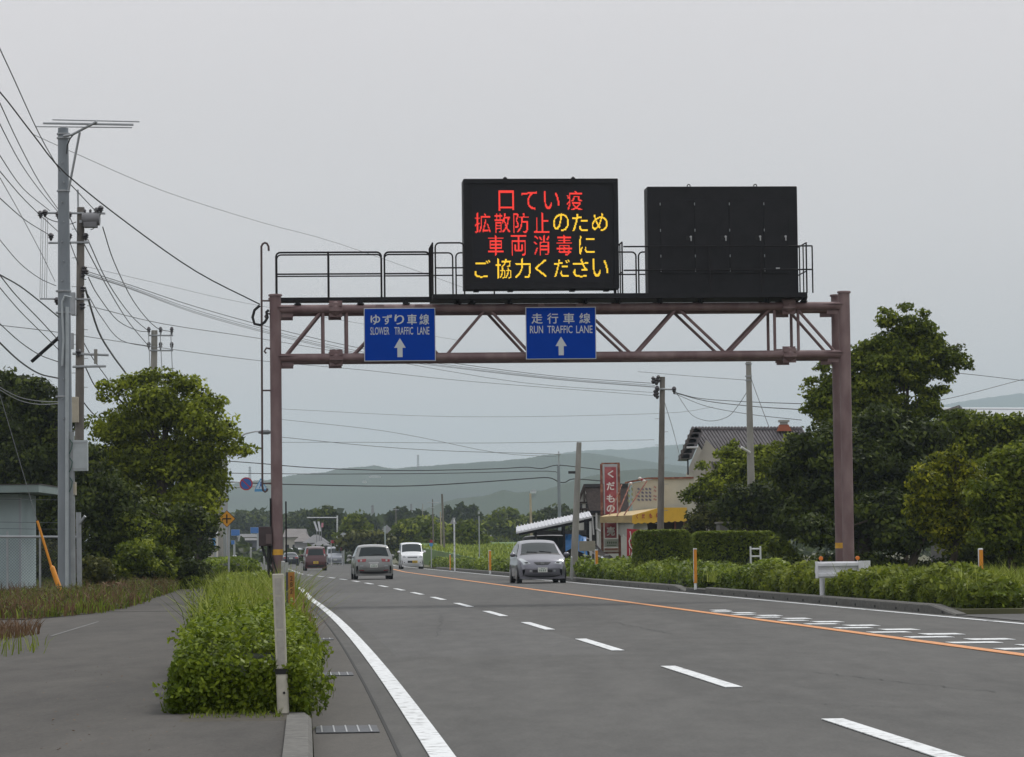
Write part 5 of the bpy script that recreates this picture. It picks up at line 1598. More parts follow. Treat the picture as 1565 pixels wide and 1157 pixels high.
MB().tube([(.0 + .01, -.04, .14), (.01, -.047, .14)], .009, 8).build('bolt', M_rubber, t)
# distance marker with digits
D = 30
B = PX(447, D, .12); T_ = at(445, 874.5, D) - B
t = thing('distance_marker', 'narrow orange kilometre marker with brown digits half sunk in the hedge', 'marker', B)
M_om = mat('faded orange marker', (.33, .145, .025), .6, noise=.25, nscale=9)
hz = T_.z
MB().box((T_.x * .6, 0, hz / 2), (.060, .03, hz)).build('board', M_om, t)
MB().box((T_.x * .6 - .042, .01, hz / 2), (.022, .04, hz)).build('side_strip', mat('dark grey strip', (.06, .06, .07), .6), t)
M_dg = mat('brown digits', (.10, .04, .012), .7)
for ch, py_ in (('2', 884), ('8', 893.5), ('2', 903.5), ('0', 917)):
    z = at(445, py_, D).z - B.z
    text_obj('digit', ch, M_dg, t, plane_at(T_.x * .6, -.0155, z), .026, .05, bold=.03, thick=.002)
# short pale stub post right of the gantry post
B = PX(433.5, 46, .12)
t = thing('stub_post', 'short pale grey marker stub beside the gantry post foot', 'marker post', B)
M_stub = mat('pale stub', (.34, .35, .34), .6, noise=.1, nscale=20)
h = at(433, 858.5, 46).z - .12
MB().tube([(0, 0, 0), (0, 0, h)], .030, 10).build('post', M_stub, t, smooth=True)
MB().tube([(0, 0, h), (0, 0, h + .012)], [.03, .018], 10).build('cap', M_stub, t, smooth=True)
MB().box((.05, 0, h - .09), (.05, .04, .16)).build('side_plate', M_stub, t)
for i, (x, y0, y1, D, lb) in enumerate(((404, 852, 870, 120, 'small pale post left of the control box cables'), (383.5, 838, 862, 160, 'small pale post by the distant kerb'), (357, 850, 868, 150, 'pair of pale stubs past the diamond sign, outer'), (360.5, 850, 868, 150, 'pair of pale stubs past the diamond sign, inner'),
                                        (1002, 850, 876, 112, 'white lower stub seen beside the oncoming car'))):
    if i == 4: x, y0, y1, D = 874, 852, 882, 118
    B = PX(x, D, .1); h = at(x, y0, D).z - .1
    t = thing('stub_post', lb, 'marker post', B)
    MB().tube([(0, 0, 0), (0, 0, h)], 1.4 * mpp(D), 8).build('post', M_stub, t, smooth=True)
    MB().tube([(0, 0, h), (0, 0, h + .05)], [1.5 * mpp(D), .7 * mpp(D)], 8).build('cap', M_white, t)

M_spost = mat('sign post grey', (.36, .38, .39), .5, .2)
# diamond crossing ahead sign
D = 120
B = PX(349.5, D, .1); c = at(347, 793, D) - B
t = thing('warning_sign', 'yellow diamond sign with a black crossroads symbol', 'road sign', B)
MB().tube([(0, 0, 0), (c.x * 1.0 + .08, 0, c.z)], .038, 8).build('post', M_spost, t, smooth=True)
s = 13.2 * mpp(D)
ys_ = mat('sign yellow orange', (.60, .27, .015), .45)
MB().prism([(-s, 0), (0, -s), (s, 0), (0, s)], 0, .02, plane_at(c.x, -.06, c.z)).build('border', M_black, t)
MB().prism([(-s * .93, 0), (0, -s * .93), (s * .93, 0), (0, s * .93)], .02, .026, plane_at(c.x, -.06, c.z)).build('sign_face', ys_, t)
mb = MB(); a_, b_ = s * .52, s * .075
mb.prism([(-b_, -a_), (b_, -a_), (b_, -b_), (a_, -b_), (a_, b_), (b_, b_), (b_, a_), (-b_, a_), (-b_, b_), (-a_, b_), (-a_, -b_), (-b_, -b_)], .026, .03, plane_at(c.x, -.06, c.z))
mb.build('symbol', M_black, t)
# no parking and crossing signs on an arm, with street lamp
D = 152
B = PX(345, D, .1)
t = thing('street_lamp', 'grey street lamp post with a curved arm reaching over the no parking sign', 'street lamp', B)
q = lambda x, y: at(x, y, D) - B
MB().tube([(0, 0, 0), q(343, 715), q(347, 690), q(360, 672), q(375, 663), q(390, 659.5), q(399, 660)], [.10, .08, .06, .045, .04, .035, .035], 8).build('post', M_spost, t, smooth=True)
p = q(405, 660.5)
MB().lathe([(.06, -.32), (.11, -.1), (.12, .15), (.05, .32)], (p.x, 0, p.z), 8, Matrix.Diagonal((1, 1, 1)) @ Matrix.Rotation(math.pi / 2, 3, 'Y')).build('lantern', mat('lamp dark glass', (.12, .13, .14), .4), t, smooth=True)
a, b = q(344, 745), q(408, 743)
MB().tube([a, b], .028, 6).build('sign_arm', M_spost, t)
a, b = q(344, 738), q(408, 735.5)
MB().tube([a, b], .022, 6).build('sign_arm', M_spost, t)
c = at(376.5, 739.5, D)
t = thing('no_parking_sign', 'round blue no parking sign with red rim hanging from the lamp arm', 'road sign', (c.x, c.y - .08, c.z))
RX = MX
sr = mat('sign red', (.36, .02, .035), .45); sb = mat('sign blue', (.02, .10, .36), .45); sbl = mat('sign sky blue', (.06, .26, .52), .45)
rr = 10 * mpp(D)
mb = MB(); mb.lathe([(rr, 0), (rr, .02)], (0, 0, 0), 28, MX.to_3x3()); mb.build('rim', sr, t)
mb = MB(); mb.lathe([(rr * .80, .02), (rr * .80, .026)], (0, 0, 0), 28, MX.to_3x3()); mb.build('sign_face', sb, t)
MB().box((0, 0, 0), (rr * 1.7, .006, rr * .17), M=Matrix.Rotation(R(45), 3, 'Y')).build('slash', sr, t).location = (0, -.029, 0)
c = at(399, 741.5, D)
t = thing('crossing_sign', 'blue triangular pedestrian crossing sign beside the no parking sign', 'road sign', (c.x, c.y - .08, c.z))
s = 9.8 * mpp(D)
MB().prism([(-s, -s), (s, -s), (s, -s * .75), (s * .1, s), (-s * .1, s), (-s, -s * .75)], 0, .02, plane_at(0, 0, 0)).build('panel', sbl, t)
MB().prism([(-s * .82, -s * .6), (s * .82, -s * .6), (0, s * .85)], .02, .024, plane_at(0, 0, 0)).build('triangle', mat('sign pale triangle', (.42, .55, .66), .5), t)
mb = MB()
k = s * .1
P0 = plane_at(0, -.0, 0)
mb.prism([(-k, k * 3.5), (k * .9, k * 3.5), (k, k * 5.2), (-k, k * 5.2)], .024, .028, P0)
mb.prism([(-k * 1.6, -k * 1), (k * 1.2, -k * 1), (k, k * 3.3), (-k * .8, k * 3.3)], .024, .028, P0)
mb.prism([(-k * 3.2, -k * 5), (-k * 2.2, -k * 5), (0, -k * 1), (-k * 1.3, -k * 1)], .024, .028, P0)
mb.prism([(k * 1.8, -k * 5), (k * 2.8, -k * 5), (k * 1.1, -k * 1), (0, -k * 1)], .024, .028, P0)
mb.build('walking_figure', sb, t)
# far blue direction signs
def far_sign(x, y, w_, h_, D, lb, m=None):
    c = at(x, y, D)
    t = thing('direction_sign', lb, 'road sign', (c.x, D, 0))
    s = mpp(D)
    MB().box((0, -.1, c.z), (w_ * s, .06, h_ * s)).build('sign_face', m or mat('hazy sign blue', (.03, .14, .42), .5), t)
    MB().box((0, -.06, c.z), (w_ * s * 1.04, .04, h_ * s * 1.05)).build('border', M_sw, t)
    MB().tube([(w_ * s * .4, 0, 0), (w_ * s * .4, 0, c.z + h_ * s * .5)], .12, 8).build('post', M_spost, t)
    MB().tube([(w_ * s * .4, 0, c.z), (-w_ * s * .5, 0, c.z)], .07, 6).build('arm', M_spost, t)
far_sign(327, 812, 10, 9, 330, 'blue direction sign left of the pole pair')
far_sign(360, 814, 13, 9, 360, 'blue direction sign just past the diamond sign')
far_sign(389, 810.5, 12, 9, 380, 'blue direction sign nearest the gantry control box')
far_sign(356, 829, 5, 6, 330, 'small low blue sign under the larger blue ones')
far_sign(327, 828, 5, 11, 300, 'narrow tall pale blue sign at the path side', sbl)
# backs of diamond signs etc. right
def back_sign(x, y, s_, ybot, D, lb, wpost, kind='diamond'):
    c = at(x, y, D)
    t = thing('road_sign', lb, 'road sign', (PX(x, D, .1).x, D, .1))
    s = s_ * mpp(D); z = c.z - .1
    if kind == 'diamond':
        MB().prism([(-s, 0), (0, -s), (s, 0), (0, s)], 0, .03, plane_at(.12, .05, z)).build('back_panel', mat('bare aluminium', (.33, .34, .36), .5, .3), t)
    elif kind == 'tri':
        MB().prism([(-s, -s * .8), (s, -s * .8), (0, s)], 0, .03, plane_at(-.05, .05, z)).build('back_panel', mat('bare aluminium', (.33, .34, .36), .5, .3), t)
    MB().tube([(0, 0, 0), (0, 0, z + s * .7)], wpost / 2 * mpp(D), 8).build('post', mat('pale green post', (.40, .47, .45), .5) if kind == 'diamond' else M_white, t, smooth=True)
    mb = MB()
    for dz in (-.15, .15): mb.box((0, .0, z + dz), (s * .9, .04, .04))
    mb.build('clamp', M_spost, t)
back_sign(589, 809, 7, 840, 210, 'bare back of a diamond sign above the silver hatchback', 2.0)
back_sign(695, 796, 5.5, 846, 170, 'white post with the back of a triangular sign near the field', 2.6, 'tri')
c = at(659, 830, 215)
t = thing('round_sign', 'small round red and blue sign by the white van', 'road sign', (c.x, 215, .1))
MB().tube([(0, 0, 0), (0, 0, c.z + .1)], .035, 8).build('post', M_spost, t)
MB().lathe([(.13, 0), (.13, .02)], (0, -.04, c.z - .2), 20, MX.to_3x3()).build('blue_disc', sbl, t)
MB().lathe([(.11, 0), (.11, .02)], (0, -.05, c.z + .02), 20, MX.to_3x3()).build('red_disc', sr, t)
# thin white post with arm far down the road and street mast
t = thing('signal_mast', 'slim white mast with a long horizontal arm beside the tall dark tree', 'mast', PX(515.5, 330, 0))
B = t.location
MB().tube([(0, 0, 0), at(515.5, 788, 330) - Vector(B)], .09, 8).build('post', M_white, t)
MB().tube([at(515, 791, 330) - Vector(B), at(469, 791, 330) - Vector(B)], .05, 6).build('arm', M_white, t)
t = thing('lamp_mast', 'pale thin mast standing in the green field', 'mast', PX(733, 200, 0))
B = t.location
MB().tube([(0, 0, 0), at(732, 789, 200) - Vector(B)], .04, 8).build('post', M_spost, t)
MB().tube([(0, 0, 3.6), (0, 0, 3.75)], .07, 8).build('cap', M_spost, t)
# red round sign above hedge
D = 108
c = at(1133.5, 803, D)
t = thing('round_sign', 'oval red sign with a white band peeping over the clipped hedge', 'road sign', (c.x, D, .1))
rr = 6.8 * mpp(D)
S_ = Matrix.Diagonal((.82, 1, 1.08)) @ MX.to_3x3()
MB().tube([(0, .03, 0), (0, .03, c.z - .1)], .03, 8).build('post', M_spost, t)
MB().lathe([(rr, 0), (rr, .02)], (0, 0, c.z - .1), 24, S_).build('rim', M_sw, t)
MB().lathe([(rr * .85, .02), (rr * .85, .024)], (0, 0, c.z - .1), 24, S_).build('sign_face', mat('deep sign red', (.28, .01, .02), .45), t)
MB().box((0, -.028, c.z - .1), (rr * 1.25, .006, rr * .62)).build('band', mat('sign band pale', (.50, .50, .53), .5), t)
mb = MB()
for i in range(3): mb.box((-rr * .4 + i * rr * .4, -.033, c.z - .1), (rr * .22, .004, rr * .36))
mb.build('lettering', mat('sign band grey', (.22, .2, .24), .5), t)
# white ladder frame
D = 84
a, b = at(1147, 835, D), at(1159.5, 872, D)
t = thing('white_ladder', 'short white ladder like frame standing in the weeds by the clipped hedge', 'ladder', (a.x, D, .1))
M_wl = mat('white enamel', (.62, .64, .64), .45, noise=.05, nscale=6)
w_, h = (1160.5 - 1145.5) * mpp(D), a.z - .1
for x in (0, w_):
    MB().box((x, 0, h / 2), (.045, .05, h)).build('stile', M_wl, t, bevel=.006)
for z in (h - .07, h - .27, h - .48):
    MB().tube([(0, 0, z), (w_, 0, z)], .024, 8).build('rung', M_wl, t, smooth=True)

# ------------------------------------------------------------------ shed and fence on the left
D = 84
M_shed = mat('pale green shed wall', (.30, .37, .385), .8, noise=.10, nscale=1.2, bump=.1)
B = PX(-30, D, .1)
t = thing('shed', 'pale blue green flat roofed shed cut by the frame edge', 'shed', B)
xr_ = at(29, 850, D).x - B.x
h = at(0, 755, D).z - .1
MB().box((xr_ / 2 - .6, 1.5, h / 2), (xr_ + 1.2, 3, h)).build('wall', M_shed, t)
MB().box((xr_ + .03, .03, h / 2 - .05), (.06, .08, h - .1)).build('corner_trim', mat('grey blue trim', (.30, .33, .36), .6), t)
rx = at(66, 748, D).x - B.x
MB().box((rx / 2 - 1, 1.3, h + .12), (rx + 2, 4.2, .20)).build('roof_slab', mat('roof slab', (.20, .25, .245), .8, noise=.1, nscale=2), t)
MB().box((rx / 2 - 1, 1.3, h + .235), (rx + 2.03, 4.24, .025)).build('roof_edge', mat('dark roof edge', (.05, .045, .04), .8), t)
MB().tube([(-.9 , -.12, .7), (-.86, -.1, 1.6), (-.95, -.1, 2.0)], .01, 5).build('dry_stalk', MATS['mast grey'], t)

Df = 77
M_chain = mat('chain link wire', (.10, .11, .12), .5, .4)
B = PX(122, Df, .1)
t = thing('chain_link_fence', 'rusty grey chain link fence with an angled barbed wire arm', 'fence', B)
hp = at(121.5, 783, Df).z - .1
MB().tube([(0, 0, 0), (at(120, 783, Df).x - B.x, 0, hp)], .062, 12).build('post', M_galv, t, smooth=True)
a = at(122, 800, Df) - B; b = at(131, 789, Df) - B
MB().tube([(a.x, -.04, a.z), (b.x, -.1, b.z)], .038, 6).build('barbed_arm', M_galv, t)
z = at(60, 819, Df).z - .1
xl = at(-40, 819, Df).x - B.x
MB().tube([(xl, .1, z), (0, .1, z - .04)], .032, 8).build('top_rail', M_galv, t, smooth=True)
for x in (96, 60, 10):
    p = at(x, 815, Df) - B
    MB().tube([(p.x, .12, 0), (p.x, .12, p.z + .05)], .028, 8).build('post', M_galv, t)
mb = MB()
st = .075
nx = int((0 - xl) / st)
zt = z - .05
for i in range(-int(zt / st), nx):
    x0_ = xl + i * st
    for s in (1, -1):
        xa, za, xb, zb = (x0_, 0.02, x0_ + zt, zt) if s == 1 else (x0_ + zt, 0.02, x0_, zt)
        def clipx(xa, za, xb, zb, xc):
            f_ = (xc - xa) / (xb - xa); return xc, za + (zb - za) * f_
        lo_, hi_ = xl, 0
        if max(xa, xb) < lo_ or min(xa, xb) > hi_: continue
        pa, pb = (xa, za), (xb, zb)
        if pa[0] > pb[0]: pa, pb = pb, pa
        if pa[0] < lo_: pa = clipx(*pa, *pb, lo_)
        if pb[0] > hi_: pb = clipx(*pa, *pb, hi_)
        mb.tube([(pa[0], .14, pa[1]), (pb[0], .14, pb[1])], .0028, 3, cap=False)
tag(mb.build('wire_mesh', M_chain, t), kind='stuff')
mb = MB()
for y in (762, 797, 807): mb.tube([(xl, .05, at(0, y, Df).z - .1), (0, .05, at(120, y + 1, Df).z - .12)], .008, 4)
mb.build('barbed_wire', M_chain, t)

# ------------------------------------------------------------------ fruit stand, sign tower, houses
M_rust = mat('rusty red steel', (.16, .045, .028), .8, col2=(.30, .14, .09), c2lo=.45, c2hi=.65, nscale=5)
M_cream = mat('weathered cream board', (.50, .48, .40), .85, noise=.10, nscale=1.5)
M_darktile = mat('dark brown roof', (.055, .042, .038), .9, noise=.35, nscale=10, bump=.3)
M_glass = mat('dark window glass', (.02, .024, .028), .12, spec=.6)
M_signred = mat('faded sign red', (.27, .032, .045), .6, col2=(.37, .10, .105), c2lo=.42, c2hi=.66, nscale=3.5)
M_lett = mat('sign lettering white', (.66, .62, .60), .6, noise=.08, nscale=6)
D = 134
# tower sign
B = PX(934, D, .1)
t = thing('sign_tower', 'tall red vertical fruit shop sign with white letters in a rusty frame', 'shop sign', B)
q = lambda x, y, dy=0: at(x, y, D + dy) - B
for (x0_, x1_) in ((919.5, 920.5), (945.5, 947.5)):
    a, b = q(x0_, 709), q(x1_, 870)
    MB().box(((a.x + b.x) / 2, 0, a.z / 2), (.11, .11, a.z)).build('post', M_rust, t)
for y in (708.5, 787, 845):
    a, b = q(919, y), q(947, y)
    MB().box(((a.x + b.x) / 2, .03, a.z), (b.x - a.x, .09, .07)).build('crossbar', M_rust, t)
def panel(name, x0_, y0_, x1_, y1_, m, dy=-.07, th=.04):
    a, b = q(x0_, y0_), q(x1_, y1_)
    return MB().box(((a.x + b.x) / 2, dy, (a.z + b.z) / 2), (b.x - a.x, th, a.z - b.z)).build(name, m, t)
panel('upper_backing', 922, 711, 944.5, 786, mat('pale grey backing', (.36, .33, .34), .6, noise=.1, nscale=4), -.05)
panel('upper_panel', 924, 714, 942.5, 786, M_signred, -.075, .02)
panel('lower_panel', 924, 799, 942.5, 822, M_signred, -.075, .02)
M_plate = mat('pale green plate', (.42, .44, .38), .6)
panel('plate', 923.5, 824, 945, 836, M_plate)
panel('plate', 923.5, 838, 945, 843, mat('peach plate', (.45, .36, .30), .6))
mb = MB()
for i in range(5):
    p = q(928.5 + i * 3.2, 829)
    mb.box((p.x, -.094, p.z), (.055, .004, .07)); mb.box((p.x, -.094, p.z - .05), (.03, .004, .03))
mb.box((q(934.5, 834).x, -.094, q(934.5, 833.5).z), (.42, .004, .03))
mb.build('small_lettering', mat('dark green print', (.10, .16, .09), .6), t)
panel('rust_stripe', 924, 838.5, 944, 840, mat('rust stripe', (.30, .09, .04), .6), -.095, .006)
for ch, y, hh in (('く', 724.5, 11.5), ('だ', 743, 12.5), ('も', 762, 12), ('の', 777.5, 11.5), ('直', 794, 11), ('売', 812, 14)):
    p = q(933.3, y)
    text_obj('character', ch, M_lett, t, plane_at(p.x, -.088, p.z), (12.5 if ch != 'く' else 9.5) * mpp(D), hh * mpp(D), bold=.03)
# gabled house behind tower
Dh = 141
B = PX(905, Dh, .1)
t = thing('gabled_house', 'white timber framed gable with a dark brown roof beside the sign tower', 'house', B)
q = lambda x, y, dy=0: at(x, y, Dh + dy) - B
xa, xb = q(886, 800).x, q(1000, 800).x
ze, zr_ = q(890, 781).z, q(898, 743).z
wx0, wx1 = q(883, 800).x, q(900, 800).x
MB().box(((wx0 + 3.2) / 2, 2.2, q(890, 784).z / 2), (3.2 - wx0, 4.4, q(890, 784).z)).build('wall', mat('gable white', (.50, .50, .46), .85, noise=.08, nscale=2), t)
gm = plane_at(0, -.02, 0)
gw0, gwx, gw1, gzb = q(884, 790).x, q(893, 790).x, q(902, 790).x, q(890, 782).z
MB().prism([(gw0, gzb), (gw1, gzb), (gw1, q(890, 768).z), (gwx, q(893, 745).z), (gw0, q(890, 768).z)], 0, -.3, gm).build('gable', MATS['gable white'], t)
mb = MB()
for (a, b) in (((884, 768), (902, 768)), ((884, 778), (902, 778)), ((884, 768), (892, 748)), ((893, 746), (893, 768)), ((886, 768), (886, 790)), ((890, 778), (890, 790))):
    A_, B_ = q(*a), q(*b)
    mb.tube([(A_.x, -.05, A_.z), (B_.x, -.05, B_.z)], .055, 4)
mb.build('timber', M_darktile, t)
# roof: slope facing the viewer, right of the gable
rl, rr_ = q(892, 745).x, q(960, 745).x
vs_ = [(rl, .2, zr_), (rr_, .2, zr_), (rr_, -.55, ze - .05), (q(901, 781).x, -.55, ze - .05), (rl, .2, zr_ - .14), (rr_, .2, zr_ - .14), (rr_, -.55, ze - .19), (q(901, 781).x, -.55, ze - .19)]
MB().add(vs_, [(3, 2, 1, 0), (4, 5, 6, 7), (3, 7, 6, 2), (0, 4, 7, 3), (0, 1, 5, 4), (1, 2, 6, 5)]).build('roof', M_darktile, t)
MB().box(((rl + rr_) / 2, .25, zr_ + .03), (rr_ - rl, .3, .14)).build('ridge', mat('ridge dark', (.035, .033, .035), .8), t)
a, b = q(881, 775), q(893, 742)
MB().tube([(a.x, -.1, a.z), (b.x, -.1, b.z)], .08, 4).build('bargeboard', M_darktile, t)
gt = MB()
gt.box(((q(896, 782).x + q(925, 782).x) / 2, -.7, q(900, 782.5).z), (q(925, 0).x - q(896, 0).x, .14, .10))
gt.build('gutter', M_black, t)
mb = MB()
mb.tube([(q(911, 783).x, -.7, q(911, 783).z), (q(911, 808).x, -.65, q(911, 808).z), (q(918, 813).x, -.65, q(918, 813).z)], .05, 8)
mb.tube([(q(913, 812).x, -.66, q(913, 812).z), (q(914, 850).x, -.66, .1)], .05, 8)
mb.tube([(q(889, 778).x, -.5, q(889, 790).z), (q(905, 788).x, -.5, q(905, 788).z), (q(907, 792).x, -.5, q(907, 830).z)], .045, 8)
mb.build('downpipe', mat('white downpipe', (.5, .5, .5), .5), t, smooth=True)
for (x0_, y0_, x1_, y1_) in ((887, 770, 890, 777), (895, 770, 899, 781)):
    a, b = q(x0_, y0_), q(x1_, y1_)
    f_ = MB().box(((a.x + b.x) / 2, -.04, (a.z + b.z) / 2), (b.x - a.x, .06, a.z - b.z)).build('window', M_black, t)
    MB().box(((a.x + b.x) / 2, -.075, (a.z + b.z) / 2), ((b.x - a.x) * .75, .01, (a.z - b.z) * .8)).build('pane', M_glass, f_)
MB().box((q(902, 815).x, -.06, q(902, 815).z), (.55, .04, 1.5)).build('dark_opening', M_rubber, t)
# carport
Dc = 131
B = PX(850, Dc, .1)
t = thing('carport', 'open carport with a long sloping white roof and dark posts', 'carport', B)
q = lambda x, y, dy=0: at(x, y, Dc + dy) - B
p = [q(790, 813), q(903, 788), q(903, 791.5), (q(791, 816))]
a, b = q(789, 812.8), q(903, 789.5)
mb = MB()
vs_ = [(a.x, -1.6, a.z - .02), (b.x, -1.6, b.z), (b.x, 2.4, b.z + .25), (a.x, 2.4, a.z + .23)]
vs_ += [(x, y, z_ - .07) for x, y, z_ in vs_]
mb.add(vs_, [(0, 1, 2, 3), (7, 6, 5, 4), (0, 4, 5, 1), (1, 5, 6, 2), (2, 6, 7, 3), (3, 7, 4, 0)])
mb.build('roof', mat('white metal roof', (.56, .57, .60), .5, noise=.05, nscale=2), t)
mb = MB()
for k in range(22):
    f_ = (k + .5) / 22
    mb.tube([(a.x + (b.x - a.x) * f_, -1.61, a.z + (b.z - a.z) * f_ + .015), (a.x + (b.x - a.x) * f_, 2.4, a.z + (b.z - a.z) * f_ + .265)], .022, 4)
tag(mb.build('roof_rib', MATS['white metal roof'], t), kind='stuff')
mb = MB(); mb.tube([(a.x + .1, -1.5, a.z - .12), (b.x, -1.5, b.z - .14)], .07, 4); mb.build('fascia_beam', M_black, t)
for x in (818, 861, 901):
    p = q(x, 800)
    zt = a.z + (b.z - a.z) * ((p.x - a.x) / (b.x - a.x)) - .15
    MB().box((p.x, -1.45, zt / 2), (.10, .10, zt)).build('post', M_black if x != 901 else MATS['white downpipe'], t)
    MB().box((p.x, 2.2, zt / 2), (.10, .10, zt)).build('post', M_black, t)
MB().box((q(858, 800).x, 2.5, 1.0), (2.2, .05, 1.9)).build('back_wall', mat('grey corrugated wall', (.22, .22, .24), .7, noise=.2, nscale=3), t)
MB().box((q(890, 815).x, 2.45, .95), (1.2, .06, 1.6)).build('dark_doorway', mat('brown doorway', (.05, .045, .045), .8), t)
# blue tarpaulin and grey notice board
B = PX(874, 130, .1); 
t = thing('tarpaulin', 'bright blue tarpaulin draped over a load under the carport', 'tarpaulin', B)
mb = MB()
n = 9; vs_ = []
for i in range(n):
    for j in range(5):
        x = (i / (n - 1) - .5) * .95; y = (j / 4) * 1.2
        hgt = at(874, 815 + 3 * abs(i - 3) * .45, 130).z - .1 + rnd.uniform(-.05, .05) - (0.25 if j in (0, 4) else 0)
        vs_.append((x + .15, y, hgt))
for i in range(n): vs_.append(((i / (n - 1) - .5) * 1.02 + .15, -.1, vs_[i * 5][2] - .45 + rnd.uniform(-.08, .08)))
fs_ = [(i * 5 + j, (i + 1) * 5 + j, (i + 1) * 5 + j + 1, i * 5 + j + 1) for i in range(n - 1) for j in range(4)]
fs_ += [(n * 5 + i, n * 5 + i + 1, (i + 1) * 5, i * 5) for i in range(n - 1)]
mb.add(vs_, fs_); mb.build('sheet', mat('tarp blue', (.05, .22, .55), .45, noise=.15, nscale=6), t)
MB().box((.15, .55, .65), (1.0, .9, 1.2)).build('load', M_black, t)
B = PX(897, 124, .1)
t = thing('notice_board', 'blank beige notice board on a thin leg by the sign tower', 'notice board', B)
a, b = at(885, 827, 124) - B, at(910, 842, 124) - B
MB().box(((a.x + b.x) / 2, 0, (a.z + b.z) / 2), (b.x - a.x, .03, a.z - b.z)).build('board', mat('beige board', (.27, .25, .20), .7, noise=.1, nscale=4), t)
MB().tube([((a.x + b.x) / 2 - .1, .03, 0), ((a.x + b.x) / 2 - .1, .03, b.z + .1)], .025, 8).build('leg', M_spost, t)
# fruit stand building
Ds = 135
B = PX(1000, Ds, .1)
t = thing('fruit_stand', 'cream fruit stand with faded painted board and yellow awning', 'shop', B)
q = lambda x, y, dy=0: at(x, y, Ds + dy) - B
fl, fr_, ft = q(956, 735), q(1075, 735), q(960, 741.5)
MB().add([(q(956, 0).x, 0, 2.4), (q(1075, 0).x, 0, 2.4), (q(1075, 0).x, 0, q(1040, 731).z), (q(990, 0).x, 0, q(990, 732).z), (q(956, 0).x, 0, q(956, 739).z),
          (q(956, 0).x, .12, 2.4), (q(1075, 0).x, .12, 2.4), (q(1075, 0).x, .12, q(1040, 731).z), (q(990, 0).x, .12, q(990, 732).z), (q(956, 0).x, .12, q(956, 739).z)],
         [(0, 1, 2, 3, 4), (9, 8, 7, 6, 5), (4, 3, 8, 9), (3, 2, 7, 8), (0, 4, 9, 5), (1, 6, 7, 2)]).build('facade_board', M_cream, t)
mb = MB()
mb.tube([q(955, 738, -.05), q(990, 731, -.05), q(1060, 730, -.05)], .05, 4)
mb.build('board_edge', M_rust, t)
mb = MB()
for k in range(26):
    x = q(958 + k * 4.5, 0).x
    zt = (q(958 + k * 4.5, 740 - min(k, 7) * 1.1).z)
    mb.box((x, -.008, (2.45 + zt) / 2), (.018, .016, zt - 2.45))
tag(mb.build('board_ridge', M_cream, t), kind='stuff')
# faded painted columns of figures on the board
M_f1 = mat('faded green paint', (.26, .29, .16), .8, noise=.2, nscale=20); M_f2 = mat('faded slate paint', (.13, .13, .20), .8, noise=.2, nscale=20); M_f3 = mat('faded pink paint', (.36, .22, .20), .8, noise=.2, nscale=20)
def marks(x, y0_, y1_, m, w_, n):
    mb = MB()
    hh = (y1_ - y0_) / n
    for i in range(n):
        yy = y0_ + hh * i
        a = q(x, yy + hh * .45)
        s = mpp(Ds)
        mb.box((a.x, -.022, a.z), (w_ * s, .006, hh * .34 * s)); mb.box((a.x - w_ * s * .2, -.022, a.z + hh * .26 * s), (w_ * s * .5, .006, hh * .16 * s))
        mb.box((a.x + w_ * s * .22, -.022, a.z - hh * .27 * s), (w_ * s * .45, .006, hh * .18 * s))
    mb.build('painted_column', m, t)
marks(961, 746, 770, M_f1, 3.2, 3); marks(966, 744, 768, M_f1, 2.6, 3)
marks(972, 748, 768, M_f3, 1.0, 1)
for x in (976, 982, 988, 993.5): marks(x, 745 + (x - 976) * .0, 767, M_f2, 3.6, 4)
marks(1001, 742, 753, M_f3, 4.0, 2); marks(1001, 756, 766, M_f3, 5.0, 2)
# awning
awl, awc, awr = q(918, 790, -3.0), q(966, 788, -3.2), q(1050, 777, -3.2)
M_aw = mat('yellow awning cloth', (.62, .36, .02), .6, noise=.05, nscale=3); M_awt = mat('faded awning top', (.55, .42, .22), .7, noise=.08, nscale=3); M_aws = mat('shabby awning side', (.36, .27, .14), .7, noise=.15, nscale=5)
Za, Zb = q(930, 787, -3).z, q(930, 799, -3).z
P_ = lambda x, y, dy: at(x, y, Ds + dy) - B
tl, tr = P_(935, 787, -1.0), P_(1010, 776, 0)
A0, A1, A2 = P_(917, 789.5, -3.4), P_(966, 787.5, -3.0), P_(1050, 776, -.8)
C0, C1, C2 = P_(917, 799, -3.4), P_(966, 799, -3.0), P_(1050, 795, -.8)
Ttop0, Ttop1 = P_(940, 783.5, -.1), P_(1008, 775.8, -.1)
A1b = A1
MB().add([A0, A1, Ttop1, Ttop0], [(0, 1, 2, 3)]).build('awning_top', M_awt, t)
MB().add([A0, C0, C1, A1], [(0, 1, 2, 3)]).build('awning_side', M_aws, t)
T2 = P_(1050, 775.6, -.7)
MB().add([A1, Ttop1, T2, A2], [(0, 1, 2, 3)]).build('awning_top', M_aw, t)
